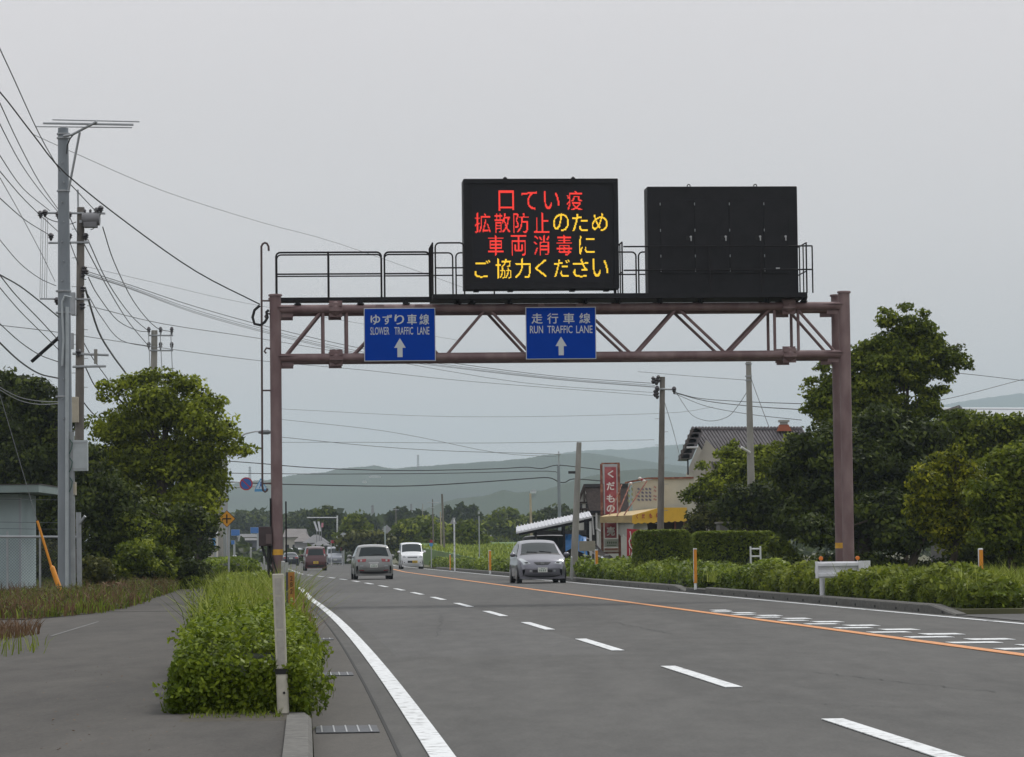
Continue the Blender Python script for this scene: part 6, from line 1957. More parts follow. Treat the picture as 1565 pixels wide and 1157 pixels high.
# front valance with scallops
mb = MB(); nn = 44; vs_ = []
for i in range(nn + 1):
    f_ = i / nn
    a = A1.lerp(T2, f_) if f_ < 1 else T2
    top = A1.lerp(Ttop1, min(1, f_ * 2)) if f_ < .5 else Ttop1.lerp(T2, (f_ - .5) * 2)
    bot = C1.lerp(C2, f_)
    lo = bot.z - .06 * abs(math.sin(f_ * math.pi * 9))
    vs_ += [(bot.x, bot.y, lo), (bot.x, bot.y, P_(966 + 84 * f_, 787.5 - (11.7 * min(1, f_ / .52)), -3.0 + 2.2 * f_).z)]
mb.add(vs_, [(2 * i, 2 * i + 2, 2 * i + 3, 2 * i + 1) for i in range(nn)])
mb.build('awning_front', M_aw, t)
vd = Vector((vs_[-2][0] - vs_[0][0], vs_[-2][1] - vs_[0][1], 0)).normalized()
vz = Vector((0, 0, 1)); vn = vd.cross(vz)
for ch, x in (('く', 972.5), ('だ', 982), ('も', 993), ('の', 1003.5)):
    f_ = (x - 966) / 84
    bot = C1.lerp(C2, f_)
    c = Vector((bot.x, bot.y, P_(x, 789.5 - (x - 972) * .06, -3.0 + 2.2 * f_).z))
    Mt = Matrix(((vd.x, 0, vn.x, c.x + vn.x * .05), (vd.y, 0, vn.y, c.y + vn.y * .05), (0, 1, 0, c.z), (0, 0, 0, 1)))
    text_obj('character', ch, mat('awning red print', (.30, .03, .015), .6), t, Mt, (6.4 if ch != 'く' else 3.8) * mpp(Ds), 7.0 * mpp(Ds), bold=.05)
MB().box((q(1010, 0).x, 1.4, 1.25), (q(1058, 0).x - q(962, 0).x, 2.5, 2.5)).build('shop_interior', mat('dark brown interior', (.035, .022, .02), .8), t)
mb = MB()
for x in (1000, 1020, 1034, 1052): mb.box((q(x, 0).x, .02, 1.2), (.07, .1, 2.4))
mb.build('door_post', M_rust, t)
mb = MB()      # hanging strips under the shabby end of the awning
for k in range(11):
    p = P_(946 + k * 2.1, 799, -2.9)
    mb.box((p.x, p.y, p.z - .22), (.05, .02, .55 + .1 * (k % 3)))
mb.build('curtain_strip', mat('pale grey curtain', (.36, .35, .33), .8), t)
mb = MB()
p = P_(975, 806, -2.0)
mb.add([(p.x - .35, p.y, p.z - .15), (p.x + .45, p.y, p.z - .45), (p.x + .38, p.y, p.z + .25), (p.x - .1, p.y, p.z + .2)], [(0, 1, 2, 3)])
mb.build('plastic_sheet', mat('white plastic sheet', (.58, .6, .58), .5), t)
mb = MB()
for (a, b) in (((989, 735, -.3), (954, 787, -3.0)), ((963, 740, -.3), (943, 789, -3.2)), ((950, 741, -.3), (932, 786, -3.2))):
    mb.tube([P_(*a), P_(*b)], .03, 5)
mb.build('stay_rod', M_rust, t)
for (x, y, m_) in ((978, 731, M_lett), (984, 735, M_lett), (964, 739, M_lett), (945, 741, M_lett), (981, 733, M_signred)):
    p = P_(x, y, -.5)
    MB().lathe([(.03, -.06), (.075, -.02), (.075, .03), (.02, .06)], (p.x, p.y, p.z), 10).build('flood_lamp', m_, t, smooth=True)
# red banner
B = PX(972, 122, .1)
t = thing('red_banner', 'red shop banner with white script half hidden by the clipped hedge', 'banner', B)
q = lambda x, y: at(x, y, 122) - B
a, b, c_, d_ = q(958, 808), q(1003, 811), q(1003, 845), q(958, 850)
mb = MB(); mb.add([a, b, c_, d_, a + Vector((0, .03, 0)), b + Vector((0, .03, 0)), c_ + Vector((0, .03, 0)), d_ + Vector((0, .03, 0))], [(3, 2, 1, 0), (4, 5, 6, 7), (0, 1, 5, 4), (3, 0, 4, 7), (1, 2, 6, 5)])
mb.build('cloth', mat('banner red', (.36, .012, .03), .6, noise=.12, nscale=3), t)
mb = MB()
def sw(pts, r=.03): mb.tube([q(*p) + Vector((0, -.02, 0)) for p in pts], r, 4)
sw([(963, 812), (964, 820), (961.5, 827), (963, 835), (967, 840), (965, 849)]); sw([(964, 824), (970, 818), (973, 815)], .025); sw([(966, 828), (969, 823), (971, 820)], .02); sw([(968, 832), (967, 845)], .02); sw([(962, 838), (962.5, 848)], .02)
mb.build('script', M_lett, t, smooth=True)
# big house with ribbed roof
Db = 150
B = PX(1120, Db, .1)
t = thing('tiled_roof_house', 'large house with a steep grey ribbed roof and orange roof vent', 'house', B)
q = lambda x, y, dy=0: at(x, y, Db + dy) - B
M_rt = mat('grey brown roof tile', (.105, .095, .10), .75, noise=.18, nscale=4)
M_stucco = mat('beige stucco', (.42, .39, .34), .9, noise=.06, nscale=2, bump=.1)
apex, e0, e1 = q(1061, 654), q(1040, 700), q(1092, 720)
gable = MB()
gz0 = .0
vs_ = [(q(1044, 0).x, 0, 0), (q(1110, 0).x, 0, 0), (q(1110, 0).x, 0, q(1090, 716).z), (q(1069, 0).x, 0, q(1069, 672).z), (q(1048, 0).x, 0, q(1048, 720).z)]
gable.add([v for v in vs_] + [(v[0], 6, v[2]) for v in vs_], [(0, 1, 2, 3, 4), (9, 8, 7, 6, 5), (0, 4, 9, 5), (1, 6, 7, 2)])
gable.build('wall', M_stucco, t)
# main slope faces the viewer and runs off to the side
rt0, rt1 = q(1062, 655), q(1235, 655)
ev0, ev1 = q(1096, 722), q(1262, 722)
rt0, rt1 = Vector((rt0.x, 3.0, rt0.z)), Vector((rt1.x, 3.0, rt1.z))
ev0, ev1 = Vector((ev0.x, -.8, ev0.z)), Vector((ev1.x, -.8, ev1.z))
dn = Vector((0, 0, -.16))
MB().add([rt0, rt1, ev1, ev0, rt0 + dn, rt1 + dn, ev1 + dn, ev0 + dn], [(3, 2, 1, 0), (4, 5, 6, 7), (0, 1, 5, 4), (3, 0, 4, 7), (2, 3, 7, 6), (1, 2, 6, 5)]).build('roof', M_rt, t)
mb = MB()
nr = 34
for k in range(nr + 1):
    f_ = k / nr
    a, b = rt0.lerp(rt1, f_), ev0.lerp(ev1, f_)
    mb.tube([a + Vector((0, 0, .03)), b + Vector((0, 0, .03))], .062, 6)
tag(mb.build('tile_rib', M_rt, t), kind='stuff')
mb = MB()
for k in range(nr):
    a = rt0.lerp(rt1, (k + .5) / nr)
    mb.lathe([(.09, -.12), (.11, 0), (.05, .1)], (a.x, a.y, a.z + .12), 8)
tag(mb.build('ridge_tile', M_rt, t), kind='stuff')
# other slope seen edge-on from the gable side
s0, s1 = q(1061, 655), q(1040, 702)
mb = MB()
for k in range(6):
    f0, f1 = k / 6, (k + 1) / 6
    a, b = s0.lerp(s1, f0), s0.lerp(s1, f1)
    mb.box(((a.x + b.x) / 2 + .12, .2, (a.z + b.z) / 2), (.42, 2.2, (a.z - b.z) * .8))
mb.build('eave_board', M_darktile, t)
mb = MB()
mb.add([s0 + Vector((0, -.9, .05)), s0 + Vector((.35, -.9, -.2)), s1 + Vector((.5, -.9, 0)), s1 + Vector((0, -.9, 0)), s0 + Vector((0, 3, .05)), s0 + Vector((.35, 3, -.2)), s1 + Vector((.5, 3, 0)), s1 + Vector((0, 3, 0))],
       [(3, 2, 1, 0), (4, 5, 6, 7), (0, 1, 5, 4), (1, 2, 6, 5), (2, 3, 7, 6), (3, 0, 4, 7)])
mb.build('back_roof', M_rt, t)
p = q(1054, 685); MB().tube([(p.x - .2, -.95, p.z), (p.x + .35, -.95, p.z)], .05, 6).build('white_pipe', MATS['white downpipe'], t)
p = q(1051, 710); MB().tube([(p.x, -.2, p.z + .6), (p.x, -.2, p.z - .5)], .04, 6).build('bracket', M_black, t)
p = q(1200, 645, 2)
mb = MB()
mb.add([(p.x - .36, 2.5, p.z - .42), (p.x + .36, 2.5, p.z - .42), (p.x + .36, 3.3, p.z - .42), (p.x - .36, 3.3, p.z - .42), (p.x - .22, 2.6, p.z - .1), (p.x + .22, 2.6, p.z - .1), (p.x + .22, 3.1, p.z - .1), (p.x - .22, 3.1, p.z - .1)],
       [(3, 2, 1, 0), (4, 5, 6, 7), (0, 1, 5, 4), (1, 2, 6, 5), (2, 3, 7, 6), (3, 0, 4, 7)])
mb.build('vent_skirt', mat('vent orange', (.26, .065, .025), .7), t)
mb = MB(); mb.box((p.x, 2.8, p.z - .03), (.36, .42, .12)); mb.box((p.x, 2.8, p.z + .08), (.52, .56, .10)); mb.build('vent_cap', mat('vent grey', (.32, .32, .3), .6), t)
# grey gable at the right edge and white membrane roof
Dg = 118
B = PX(1470, Dg, .1)
t = thing('gable_roof_house', 'grey gabled roof peeping over the trees at the frame edge', 'house', B)
q = lambda x, y, dy=0: at(x, y, Dg + dy) - B
a, b, c_ = q(1452, 637), q(1463, 620), q(1480, 637)
MB().prism([(a.x - .3, 0), (c_.x + .3, 0), (c_.x + .2, a.z - .4), (b.x, b.z - .1), (a.x - .2, a.z - .4)], 0, -4, MX).build('wall', mat('dark gable wall', (.08, .075, .075), .8), t)
for s, e_ in ((b, Vector((a.x - .5, 0, a.z - .6))), (b, Vector((c_.x + .5, 0, c_.z - .5)))):
    mb = MB()
    mb.add([(s.x, -.5, s.z), (e_.x, -.5, e_.z), (e_.x, 4, e_.z), (s.x, 4, s.z), (s.x, -.5, s.z - .13), (e_.x, -.5, e_.z - .13), (e_.x, 4, e_.z - .13), (s.x, 4, s.z - .13)],
           [(0, 1, 2, 3), (7, 6, 5, 4), (0, 4, 5, 1), (1, 5, 6, 2), (2, 6, 7, 3), (3, 7, 4, 0)])
    mb.build('roof', MATS['dark brown roof'], t)
    mb = MB(); mb.tube([(s.x, -.52, s.z - .06), (e_.x, -.52, e_.z - .06)], .055, 4); mb.build('bargeboard', MATS['mast grey'], t)
B = PX(1530, 150, .1)
t = thing('pale_roof_hall', 'long pale metal roof behind the trees at the frame edge', 'hall', B)
q = lambda x, y, dy=0: at(x, y, 150 + dy) - B
a, b = q(1461, 617), q(1680, 617.5)
c_, d_ = q(1461, 650), q(1680, 650)
MB().add([(a.x, 6, a.z), (b.x, 6, b.z), (d_.x, 0, d_.z), (c_.x, 0, c_.z), (a.x, 6, a.z - .12), (b.x, 6, b.z - .12), (d_.x, 0, d_.z - .12), (c_.x, 0, c_.z - .12)],
         [(3, 2, 1, 0), (4, 5, 6, 7), (2, 3, 7, 6), (3, 0, 4, 7), (1, 2, 6, 5), (0, 1, 5, 4)]).build('roof', mat('pale blue grey roof', (.33, .35, .37), .45, noise=.06, nscale=1), t)
MB().box(((c_.x + d_.x) / 2, 3, c_.z / 2 - .1), (d_.x - c_.x - .6, 5.5, c_.z - .3)).build('wall', mat('hall wall', (.3, .3, .3), .8), t)
MB().tube([(a.x, 6, a.z + .03), (b.x, 6, b.z + .03)], .06, 6).build('ridge_cap', mat('ridge white', (.6, .62, .64), .4), t)
# flat dark shed behind the clipped hedge
B = PX(1120, 112, .1)
t = thing('low_shed', 'low dark flat shed roof showing over the clipped hedge', 'shed', B)
a, b = at(1100, 800, 112) - B, at(1128, 807, 112) - B
MB().box(((a.x + b.x) / 2, 1, a.z / 2), (b.x - a.x, 2, a.z)).build('wall', mat('shed grey brown', (.10, .095, .09), .9), t)
MB().box(((a.x + b.x) / 2, 1, a.z + .03), (b.x - a.x + .1, 2.2, .06)).build('roof', mat('shed top', (.16, .15, .13), .9), t)

# ------------------------------------------------------------------ far town at the end of the road
def far_house(label, x0_, x1_, yr, ye, yb, D, roofm, wallm, ridge=.25, wins=2, name='town_house'):
    B = PX((x0_ + x1_) / 2, D, 0)
    t = thing(name, label, 'house', B)
    s = mpp(D)
    q = lambda x, y: at(x, y, D) - B
    a, b = q(x0_, ye), q(x1_, ye)
    ze = a.z
    MB().box(((a.x + b.x) / 2, 3, ze / 2), ((b.x - a.x) * .92, 6, ze)).build('wall', wallm, t)
    r0, r1 = q(x0_ + (x1_ - x0_) * ridge, yr), q(x1_ - (x1_ - x0_) * ridge, yr)
    MB().add([(a.x, -.6, ze), (b.x, -.6, ze), (b.x, 6.6, ze), (a.x, 6.6, ze), (r0.x, 3, r0.z), (r1.x, 3, r1.z)], [(0, 1, 5, 4), (1, 2, 5), (2, 3, 4, 5), (3, 0, 4), (3, 2, 1, 0)]).build('roof', roofm, t)
    for i in range(wins):
        x = a.x + (b.x - a.x) * (i + .6) / (wins + .2)
        w_ = MB().box((x, -.03, ze * .55), ((b.x - a.x) * .16, .08, ze * .28)).build('window', M_black, t)
        MB().box((x, -.08, ze * .55), ((b.x - a.x) * .13, .02, ze * .23)).build('pane', M_glass, w_)
Mr1 = mat('town roof grey', (.13, .13, .135), .8, noise=.15, nscale=.6); Mr2 = mat('town roof brown grey', (.16, .145, .14), .8, noise=.15, nscale=.6); Mr3 = mat('town roof white', (.62, .63, .65), .6)
Mw1 = mat('town wall cream', (.42, .40, .34), .85); Mw2 = mat('town wall grey', (.30, .30, .30), .85)
far_house('long low hall with a pale roof right of the gantry post', 432, 468, 808, 821, 850, 470, Mr2, Mw1, .05, 3)
far_house('house with a bright white bargeboard in front of the hall', 449, 476, 816, 828, 850, 400, Mr2, Mw2, .35, 2)
far_house('broad grey hipped roof house above the red hatchback', 462, 500, 817, 830, 852, 380, Mr1, Mw2, .4, 2)
far_house('smaller grey roof just over the red hatchback', 474, 502, 827, 834, 852, 350, Mr1, Mw2, .42, 2)
far_house('white roofed house tucked under the tall dark tree', 480, 496, 815, 820, 850, 440, Mr3, Mw2, .1, 1)
far_house('cream station like building behind the blue signs', 362, 398, 816, 821, 845, 480, Mr1, Mw1, .05, 3)
far_house('dark fronted shop left of the gantry post', 366, 396, 822, 826, 850, 430, Mr1, mat('town wall slate', (.09, .09, .11), .8), .1, 2)
far_house('pale greenhouse like roof beyond the field, left one', 722, 731, 819, 821, 828, 440, Mr2, Mw2, .2, 1)
far_house('pale greenhouse like roof beyond the field, wider one', 736, 754, 818, 821, 828, 440, Mr2, Mw2, .2, 1)
far_house('small cream house at the far path end', 318, 330, 812, 820, 850, 300, Mr3, Mw1, .1, 1)
# carp streamer like poles / banners by the tall tree
for i, (x0_, y0_, x1_, y1_, m_) in enumerate(((479, 797, 484, 812, Mr3), (485.5, 797, 488, 812, Mr3), (491.5, 799, 491, 806, mat('pink cloth', (.5, .2, .24), .7)))):
    B = at(x1_, y1_ + 4, 370)
    t = thing('streamer', ['slanting white streamer left of the tall dark tree', 'upright white streamer left of the tall dark tree', 'pink streamer left of the tall dark tree'][i], 'streamer', (B.x, B.y, 0))
    a, b = at(x0_, y0_, 370), at(x1_, y1_, 370)
    off_ = Vector((B.x, B.y, 0))
    MB().tube([Vector((0, 0, 0)), b - off_, a - off_], .05, 5).build('pole', M_mast, t)
    d = (a - b)
    MB().add([b - off_ + Vector((.0, -.05, 0)), b - off_ + Vector((.22, -.05, 0)), a - off_ + Vector((.22, -.05, 0)), a - off_ + Vector((0, -.05, 0)),
              b - off_ + Vector((.0, .0, 0)), b - off_ + Vector((.22, .0, 0)), a - off_ + Vector((.22, .0, 0)), a - off_ + Vector((0, .0, 0))], [(0, 1, 2, 3), (7, 6, 5, 4), (1, 5, 6, 2), (0, 3, 7, 4)]).build('cloth', m_, t)
B = PX(523, 300, 0)
t = thing('shop_banner', 'red vertical banner with a red awning at the far roadside', 'banner', B)
q = lambda x, y: at(x, y, 300) - B
a, b = q(520, 828), q(523.5, 842)
MB().box(((a.x + b.x) / 2, 0, (a.z + b.z) / 2), (b.x - a.x, .06, a.z - b.z)).build('cloth', mat('far red', (.42, .03, .05), .6), t)
a, b = q(506, 826), q(515, 830)
MB().box(((a.x + b.x) / 2, .4, (a.z + b.z) / 2), (b.x - a.x, .9, a.z - b.z), M=None).build('awning', MATS['far red'], t)
MB().tube([(0, .05, 0), (0, .05, a.z)], .05, 6).build('pole', M_white, t)
MB().tube([(a.x, .05, 0), (a.x, .05, a.z)], .04, 6).build('pole', M_white, t)
B = PX(527, 310, 0)
t = thing('round_sign_board', 'round white sign board on a pale frame at the far roadside', 'shop sign', B)
q = lambda x, y: at(x, y, 310) - B
p = q(525, 819); rr = 5 * mpp(310)
MB().lathe([(rr, 0), (rr, .1)], (p.x, 0, p.z), 20, MX.to_3x3()).build('disc', mat('hazy pale sign', (.40, .42, .42), .6), t)
a, b = q(524, 826), q(529.5, 838)
MB().box(((a.x + b.x) / 2, .1, (a.z + b.z) / 2), (b.x - a.x, .1, a.z - b.z)).build('panel', Mw1, t)
MB().tube([(p.x, .2, 0), (p.x, .2, p.z)], .07, 6).build('post', M_spost, t)

# ------------------------------------------------------------------ haze
hz = MB().box((0, 3970, 159), (9000, 8140, 322))
ho = hz.build('haze', bpy.data.materials.new('haze'))
tag(ho, 'pale summer haze over the plain and hills', kind='stuff')
hm = ho.data.materials[0]
hm.use_nodes = True
t = hm.node_tree
t.nodes.clear()
pv = t.nodes.new('ShaderNodeVolumePrincipled')
pv.inputs['Color'].default_value = (0.655, 0.775, 0.865, 1)
pv.inputs['Density'].default_value = 0.00019
pv.inputs['Anisotropy'].default_value = 0.2
oo = t.nodes.new('ShaderNodeOutputMaterial')
t.links.new(pv.outputs[0], oo.inputs['Volume'])
hm.cycles.homogeneous_volume = True
# ------------------------------------------------------------------ vehicles
M_tyre = mat('tyre rubber', (.018, .018, .019), .85)
M_rim = mat('alloy rim', (.30, .31, .32), .35, .7)
M_wind = mat('car glass', (.02, .028, .030), .1, spec=.28, coat=.0)
M_trim = mat('black trim', (.018, .018, .02), .5)
M_hl = mat('headlamp lens', (.42, .45, .47), .12, .2, coat=1)
M_tl = mat('tail lamp red', (.28, .015, .02), .15, coat=.8)
M_tlc = mat('tail lamp clear', (.40, .36, .36), .15, coat=.8)
M_tlon = mat('tail lamp lit', (.4, .02, .02), .3, emit=((1, .06, .04), 1.6))
M_pw = mat('white number plate', (.62, .63, .60), .5)
M_py = mat('yellow number plate', (.62, .42, .03), .5)
M_pm = mat('plate marks green', (.16, .24, .18), .6)
M_pk = mat('plate marks black', (.05, .05, .04), .6)
M_seat = mat('seat fabric', (.05, .05, .055), .9)
def carpaint(n, c, metal=.35):
    return mat(n, c, .32, metal, coat=.7, noise=.02, nscale=2)

class Car:
    """profile: (y, z) side outline from front bumper foot over the roof to rear bumper foot; half: half width"""
    def __init__(self, name, label, cat, prof, half, belt, roofw, paint_, wheels, wr, nose=.18, tail=.12, group=None):
        self.t = thing(name, label, cat, (0, 0, 0), 0, group)
        self.prof, self.half, self.belt, self.roofw, self.paint = prof, half, belt, roofw, paint_
        self.nose, self.tail = nose, tail
        self.zmax = max(p[1] for p in prof)
        self.yf, self.yr = max(p[0] for p in prof), min(p[0] for p in prof)
        n = len(prof) - 1
        U, V = np.linspace(0, n, n * 6 + 1), np.linspace(-1, 1, 17)
        mb = MB()
        vs_ = [self.P(u, v) for u in U for v in V]
        nv = len(V)
        fs_ = [(i * nv + j, i * nv + j + 1, (i + 1) * nv + j + 1, (i + 1) * nv + j) for i in range(len(U) - 1) for j in range(nv - 1)]
        mb.add(vs_, fs_)
        # sides
        us = [u for u in U if 2 <= u <= n - 2]
        K = 10
        for s in (-1, 1):
            vs_ = []
            for u in us:
                e_ = self.P(u, s)
                for k in range(K + 1):
                    z = e_.z + (.24 - e_.z) * k / K
                    x = self.H(e_.y, z) * s
                    vs_.append((x if k else e_.x, e_.y, z))
            fs_ = [(i * (K + 1) + k, i * (K + 1) + k + 1, (i + 1) * (K + 1) + k + 1, (i + 1) * (K + 1) + k) for i in range(len(us) - 1) for k in range(K)]
            if s < 0: fs_ = [f[::-1] for f in fs_]
            mb.add(vs_, fs_)
        # floor
        mb.box((0, (self.yf + self.yr) / 2, .215), (half * 1.86, (self.yf - self.yr) * .92, .11))
        mb.build('body', paint_, self.t, smooth=True)
        for y in wheels:
            for s in (-1, 1):
                Mr = Matrix.Rotation(math.pi / 2, 3, 'Y')
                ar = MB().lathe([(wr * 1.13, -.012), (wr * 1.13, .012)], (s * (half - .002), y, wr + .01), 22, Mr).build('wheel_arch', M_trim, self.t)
                tw = MB().lathe([(wr * .9, -.09), (wr, -.07), (wr, .07), (wr * .9, .09)], (s * (half - .085), y, wr), 22, Mr).build('wheel', M_tyre, self.t, smooth=True)
                rm = MB().lathe([(wr * .62, -.02), (wr * .62, .01), (wr * .2, .02)], (s * (half + .012), y, wr), 16, Mr if s > 0 else Matrix.Rotation(-math.pi / 2, 3, 'Y')).build('rim', M_rim, tw)
    def H(self, y, z):
        h = self.half
        if z > self.belt:
            f = (z - self.belt) / (self.zmax - self.belt)
            h = h - (self.half - self.roofw) * (f ** .9)
        else:
            f = (self.belt - z) / self.belt
            h = h - .035 * abs(f - .45) ** 1.5 * 2
        # rounding in plan
        df, dr = self.yf - y, y - self.yr
        if df < .55: h -= self.nose * (1 - df / .55) ** 2.2
        if dr < .40: h -= self.tail * (1 - dr / .40) ** 2.2
        return h
    def C(self, u):
        n = len(self.prof) - 1
        def L(u_):
            u_ = min(max(u_, 0), n); i = min(int(u_), n - 1); f = u_ - i
            a, b = self.prof[i], self.prof[i + 1]
            return (a[0] + (b[0] - a[0]) * f, a[1] + (b[1] - a[1]) * f)
        w = ((-.22, .25), (0, .5), (.22, .25))
        return (sum(L(u + d)[0] * k for d, k in w), sum(L(u + d)[1] * k for d, k in w))
    def N(self, u):
        a, b = self.C(u - .05), self.C(u + .05)
        d = Vector((0, b[0] - a[0], b[1] - a[1])).normalized()
        return Vector((0, d.z, -d.y))
    def P(self, u, v, off_=0.0):
        y, z = self.C(u)
        h = self.H(y, z)
        nrm = self.N(u)
        q = abs(v) ** 2.6
        drop = .05 + .05 * abs(nrm.y)
        p = Vector((h * math.copysign(abs(v) ** .97, v), y, z)) - nrm * (drop * q)
        return p + nrm * off_
    def patch(self, name, m, u0, u1, va, vb, off_=.006, nu=6, nvv=8, parent=None, cutx=None):
        """va, vb: v limits at u0 and at u1, as (v at u0, v at u1)"""
        vs_ = []
        for i in range(nu + 1):
            f = i / nu
            u = u0 + (u1 - u0) * f
            a, b = va[0] + (va[1] - va[0]) * f, vb[0] + (vb[1] - vb[0]) * f
            for j in range(nvv + 1):
                vs_.append(self.P(u, a + (b - a) * j / nvv, off_))
        c = nvv + 1
        fs_ = [(i * c + j, i * c + j + 1, (i + 1) * c + j + 1, (i + 1) * c + j) for i in range(nu) for j in range(nvv)]
        return MB().add(vs_, fs_).build(name, m, parent or self.t, smooth=True)
    def side_glass(self, y0, y1, s, z0=None, top=.07, name='side_window'):
        """window between two lengths, from the belt up to just under the roof line; its upper edge follows the roof"""
        z0 = z0 or self.belt + .03
        n = 8
        vs_ = []
        us = np.linspace(2, len(self.prof) - 3, 200)
        ye = np.array([self.P(u, 1).y for u in us]); zz = np.array([self.P(u, 1).z for u in us])
        o_ = np.argsort(ye)
        for i in range(n + 1):
            y = y0 + (y1 - y0) * i / n
            zt = float(np.interp(y, ye[o_], zz[o_])) - top
            zt = max(zt, z0 + .01)
            for z in np.linspace(z0, zt, 5):
                vs_.append((s * (self.H(y, z) + .006), y, z))
        fs_ = [(i * 5 + j, i * 5 + j + 1, (i + 1) * 5 + j + 1, (i + 1) * 5 + j) for i in range(n) for j in range(4)]
        return MB().add(vs_, fs_).build(name, M_wind, self.t, smooth=True)
    def uz(self, z, lo, hi):
        us = np.linspace(lo, hi, 100)
        return float(us[np.argmin([abs(self.C(u)[1] - z) for u in us])])
    def plate(self, y_sign, z, yel=False, w=.33, h=.165, x=0, un=None):
        y = (self.yf + .012) if y_sign > 0 else (self.yr - .012)
        b = MB().box((x, y, z), (w, .016, h)).build('number_plate', M_py if yel else M_pw, self.t)
        mb = MB()
        yy = y + y_sign * .0095
        for k in range(4):
            mb.box((x - w * .27 + k * w * .19, yy, z - h * .14), (w * .10, .003, h * .42))
        for k in range(3): mb.box((x - w * .15 + k * w * .15, yy, z + h * .30), (w * .09, .003, h * .16))
        mb.build('plate_marks', M_pk if yel else M_pm, b)
    def mirrors(self, y, z, m=None):
        for s in (-1, 1):
            c = (s * (self.half + .10), y, z)
            mb = MB().lathe([(.03, -.10), (.085, -.06), (.10, 0), (.085, .07), (.03, .10)], c, 10, Matrix.Diagonal((1, .7, .8)) @ Matrix.Rotation(math.pi / 2, 3, 'Y'))
            mb.box((s * (self.half + .01), y, z - .04), (.12, .05, .03))
            mb.build('mirror', m or self.paint, self.t, smooth=True)
    def place(self, px_, py_, heading, yaw_extra=0.0, scale=1.0, D=None, ref='front'):
        """px_, py_: where the middle of the near axle's contact line is seen"""
        p = gp(px_, py_)
        self.t.scale = (scale,) * 3
        self.t.rotation_euler = (0, 0, heading)
        off_ = Vector((0, (self.yf if ref == 'front' else self.yr) * scale * .80, 0))
        off_.rotate(Matrix.Rotation(heading, 3, 'Z'))
        self.t.location = (p.x - off_.x, p.y - off_.y, 0.0)

# silver hatchback coming towards the camera
pf = [(1.80, .20), (1.90, .34), (1.905, .52), (1.86, .66), (1.72, .82), (1.12, 1.01), (.30, 1.44), (-.25, 1.525), (-.95, 1.52), (-1.45, 1.42), (-1.78, 1.00), (-1.90, .80), (-1.92, .50), (-1.84, .26)]
silver = carpaint('silver lilac paint', (.165, .165, .195), .5)
c = Car('silver_hatchback', 'silver hatchback with its nose towards us in the oncoming lane', 'car', pf, .845, .93, .60, silver, (1.22, -1.23), .30, nose=.24)
c.patch('windscreen', M_wind, 5.12, 5.98, (-.86, -.90), (.86, .90), nu=8, nvv=12)
bl = c.patch('windscreen_frame', M_trim, 4.98, 5.13, (-.90, -.86), (.90, .86), off_=.004)
hz0 = c.uz(.70, 2, 4.2); hz1 = c.uz(.91, 3, 5)
for s in (-1, 1):
    c.patch('headlight', M_hl, hz0, hz1, (s * .60, s * .84), (s * .985, s * .97), off_=.008, nu=5, nvv=5)
    b = c.patch('headlight_bowl', M_trim, hz0 + .12, hz0 + .45, (s * .68, s * .72), (s * .84, s * .88), off_=.011, nu=3, nvv=3)
    c.patch('fog_lamp', M_hl, 1.35, 1.7, (s * .62, s * .62), (s * .74, s * .74), off_=.012, nu=3, nvv=3)
    c.side_glass(-.20, 1.0, s); c.side_glass(-1.15, -.26, s); c.side_glass(-1.5, -1.2, s, z0=1.06)
g1 = c.patch('grille', M_trim, c.uz(.64, 2, 3.6), c.uz(.735, 3, 4.2), (-.30, -.44), (.30, .44), off_=.009, nu=3, nvv=8)
bd = MB().box((0, c.yf - .03, .70), (.12, .03, .085)).build('badge', M_rim, c.t)
c.patch('lower_intake', M_trim, 1.2, 1.75, (-.55, -.55), (.55, .55), off_=.008)
c.patch('bumper_crease', M_trim, .1, .35, (-.9, -.9), (.9, .9), off_=.004)
c.plate(1, .47)
for (a, b) in ((-.5, .02), (.12, .6)):
    MB().tube([c.P(5.12, a, .02), c.P(5.22, b, .02)], .012, 4).build('wiper', M_trim, c.t)
c.mirrors(.92, 1.0)
MB().tube([(0, -.2, 1.525), (0, -.35, 1.60)], .008, 4).build('aerial', M_trim, c.t)
for x in (-.36, .36):
    MB().box((x, -.15, .95), (.42, .25, .55)).build('seat', M_seat, c.t, bevel=.08)
car_fit = c
HEAD = math.atan(.09)
c.place(828, 891.5, math.pi + HEAD, scale=1.055)

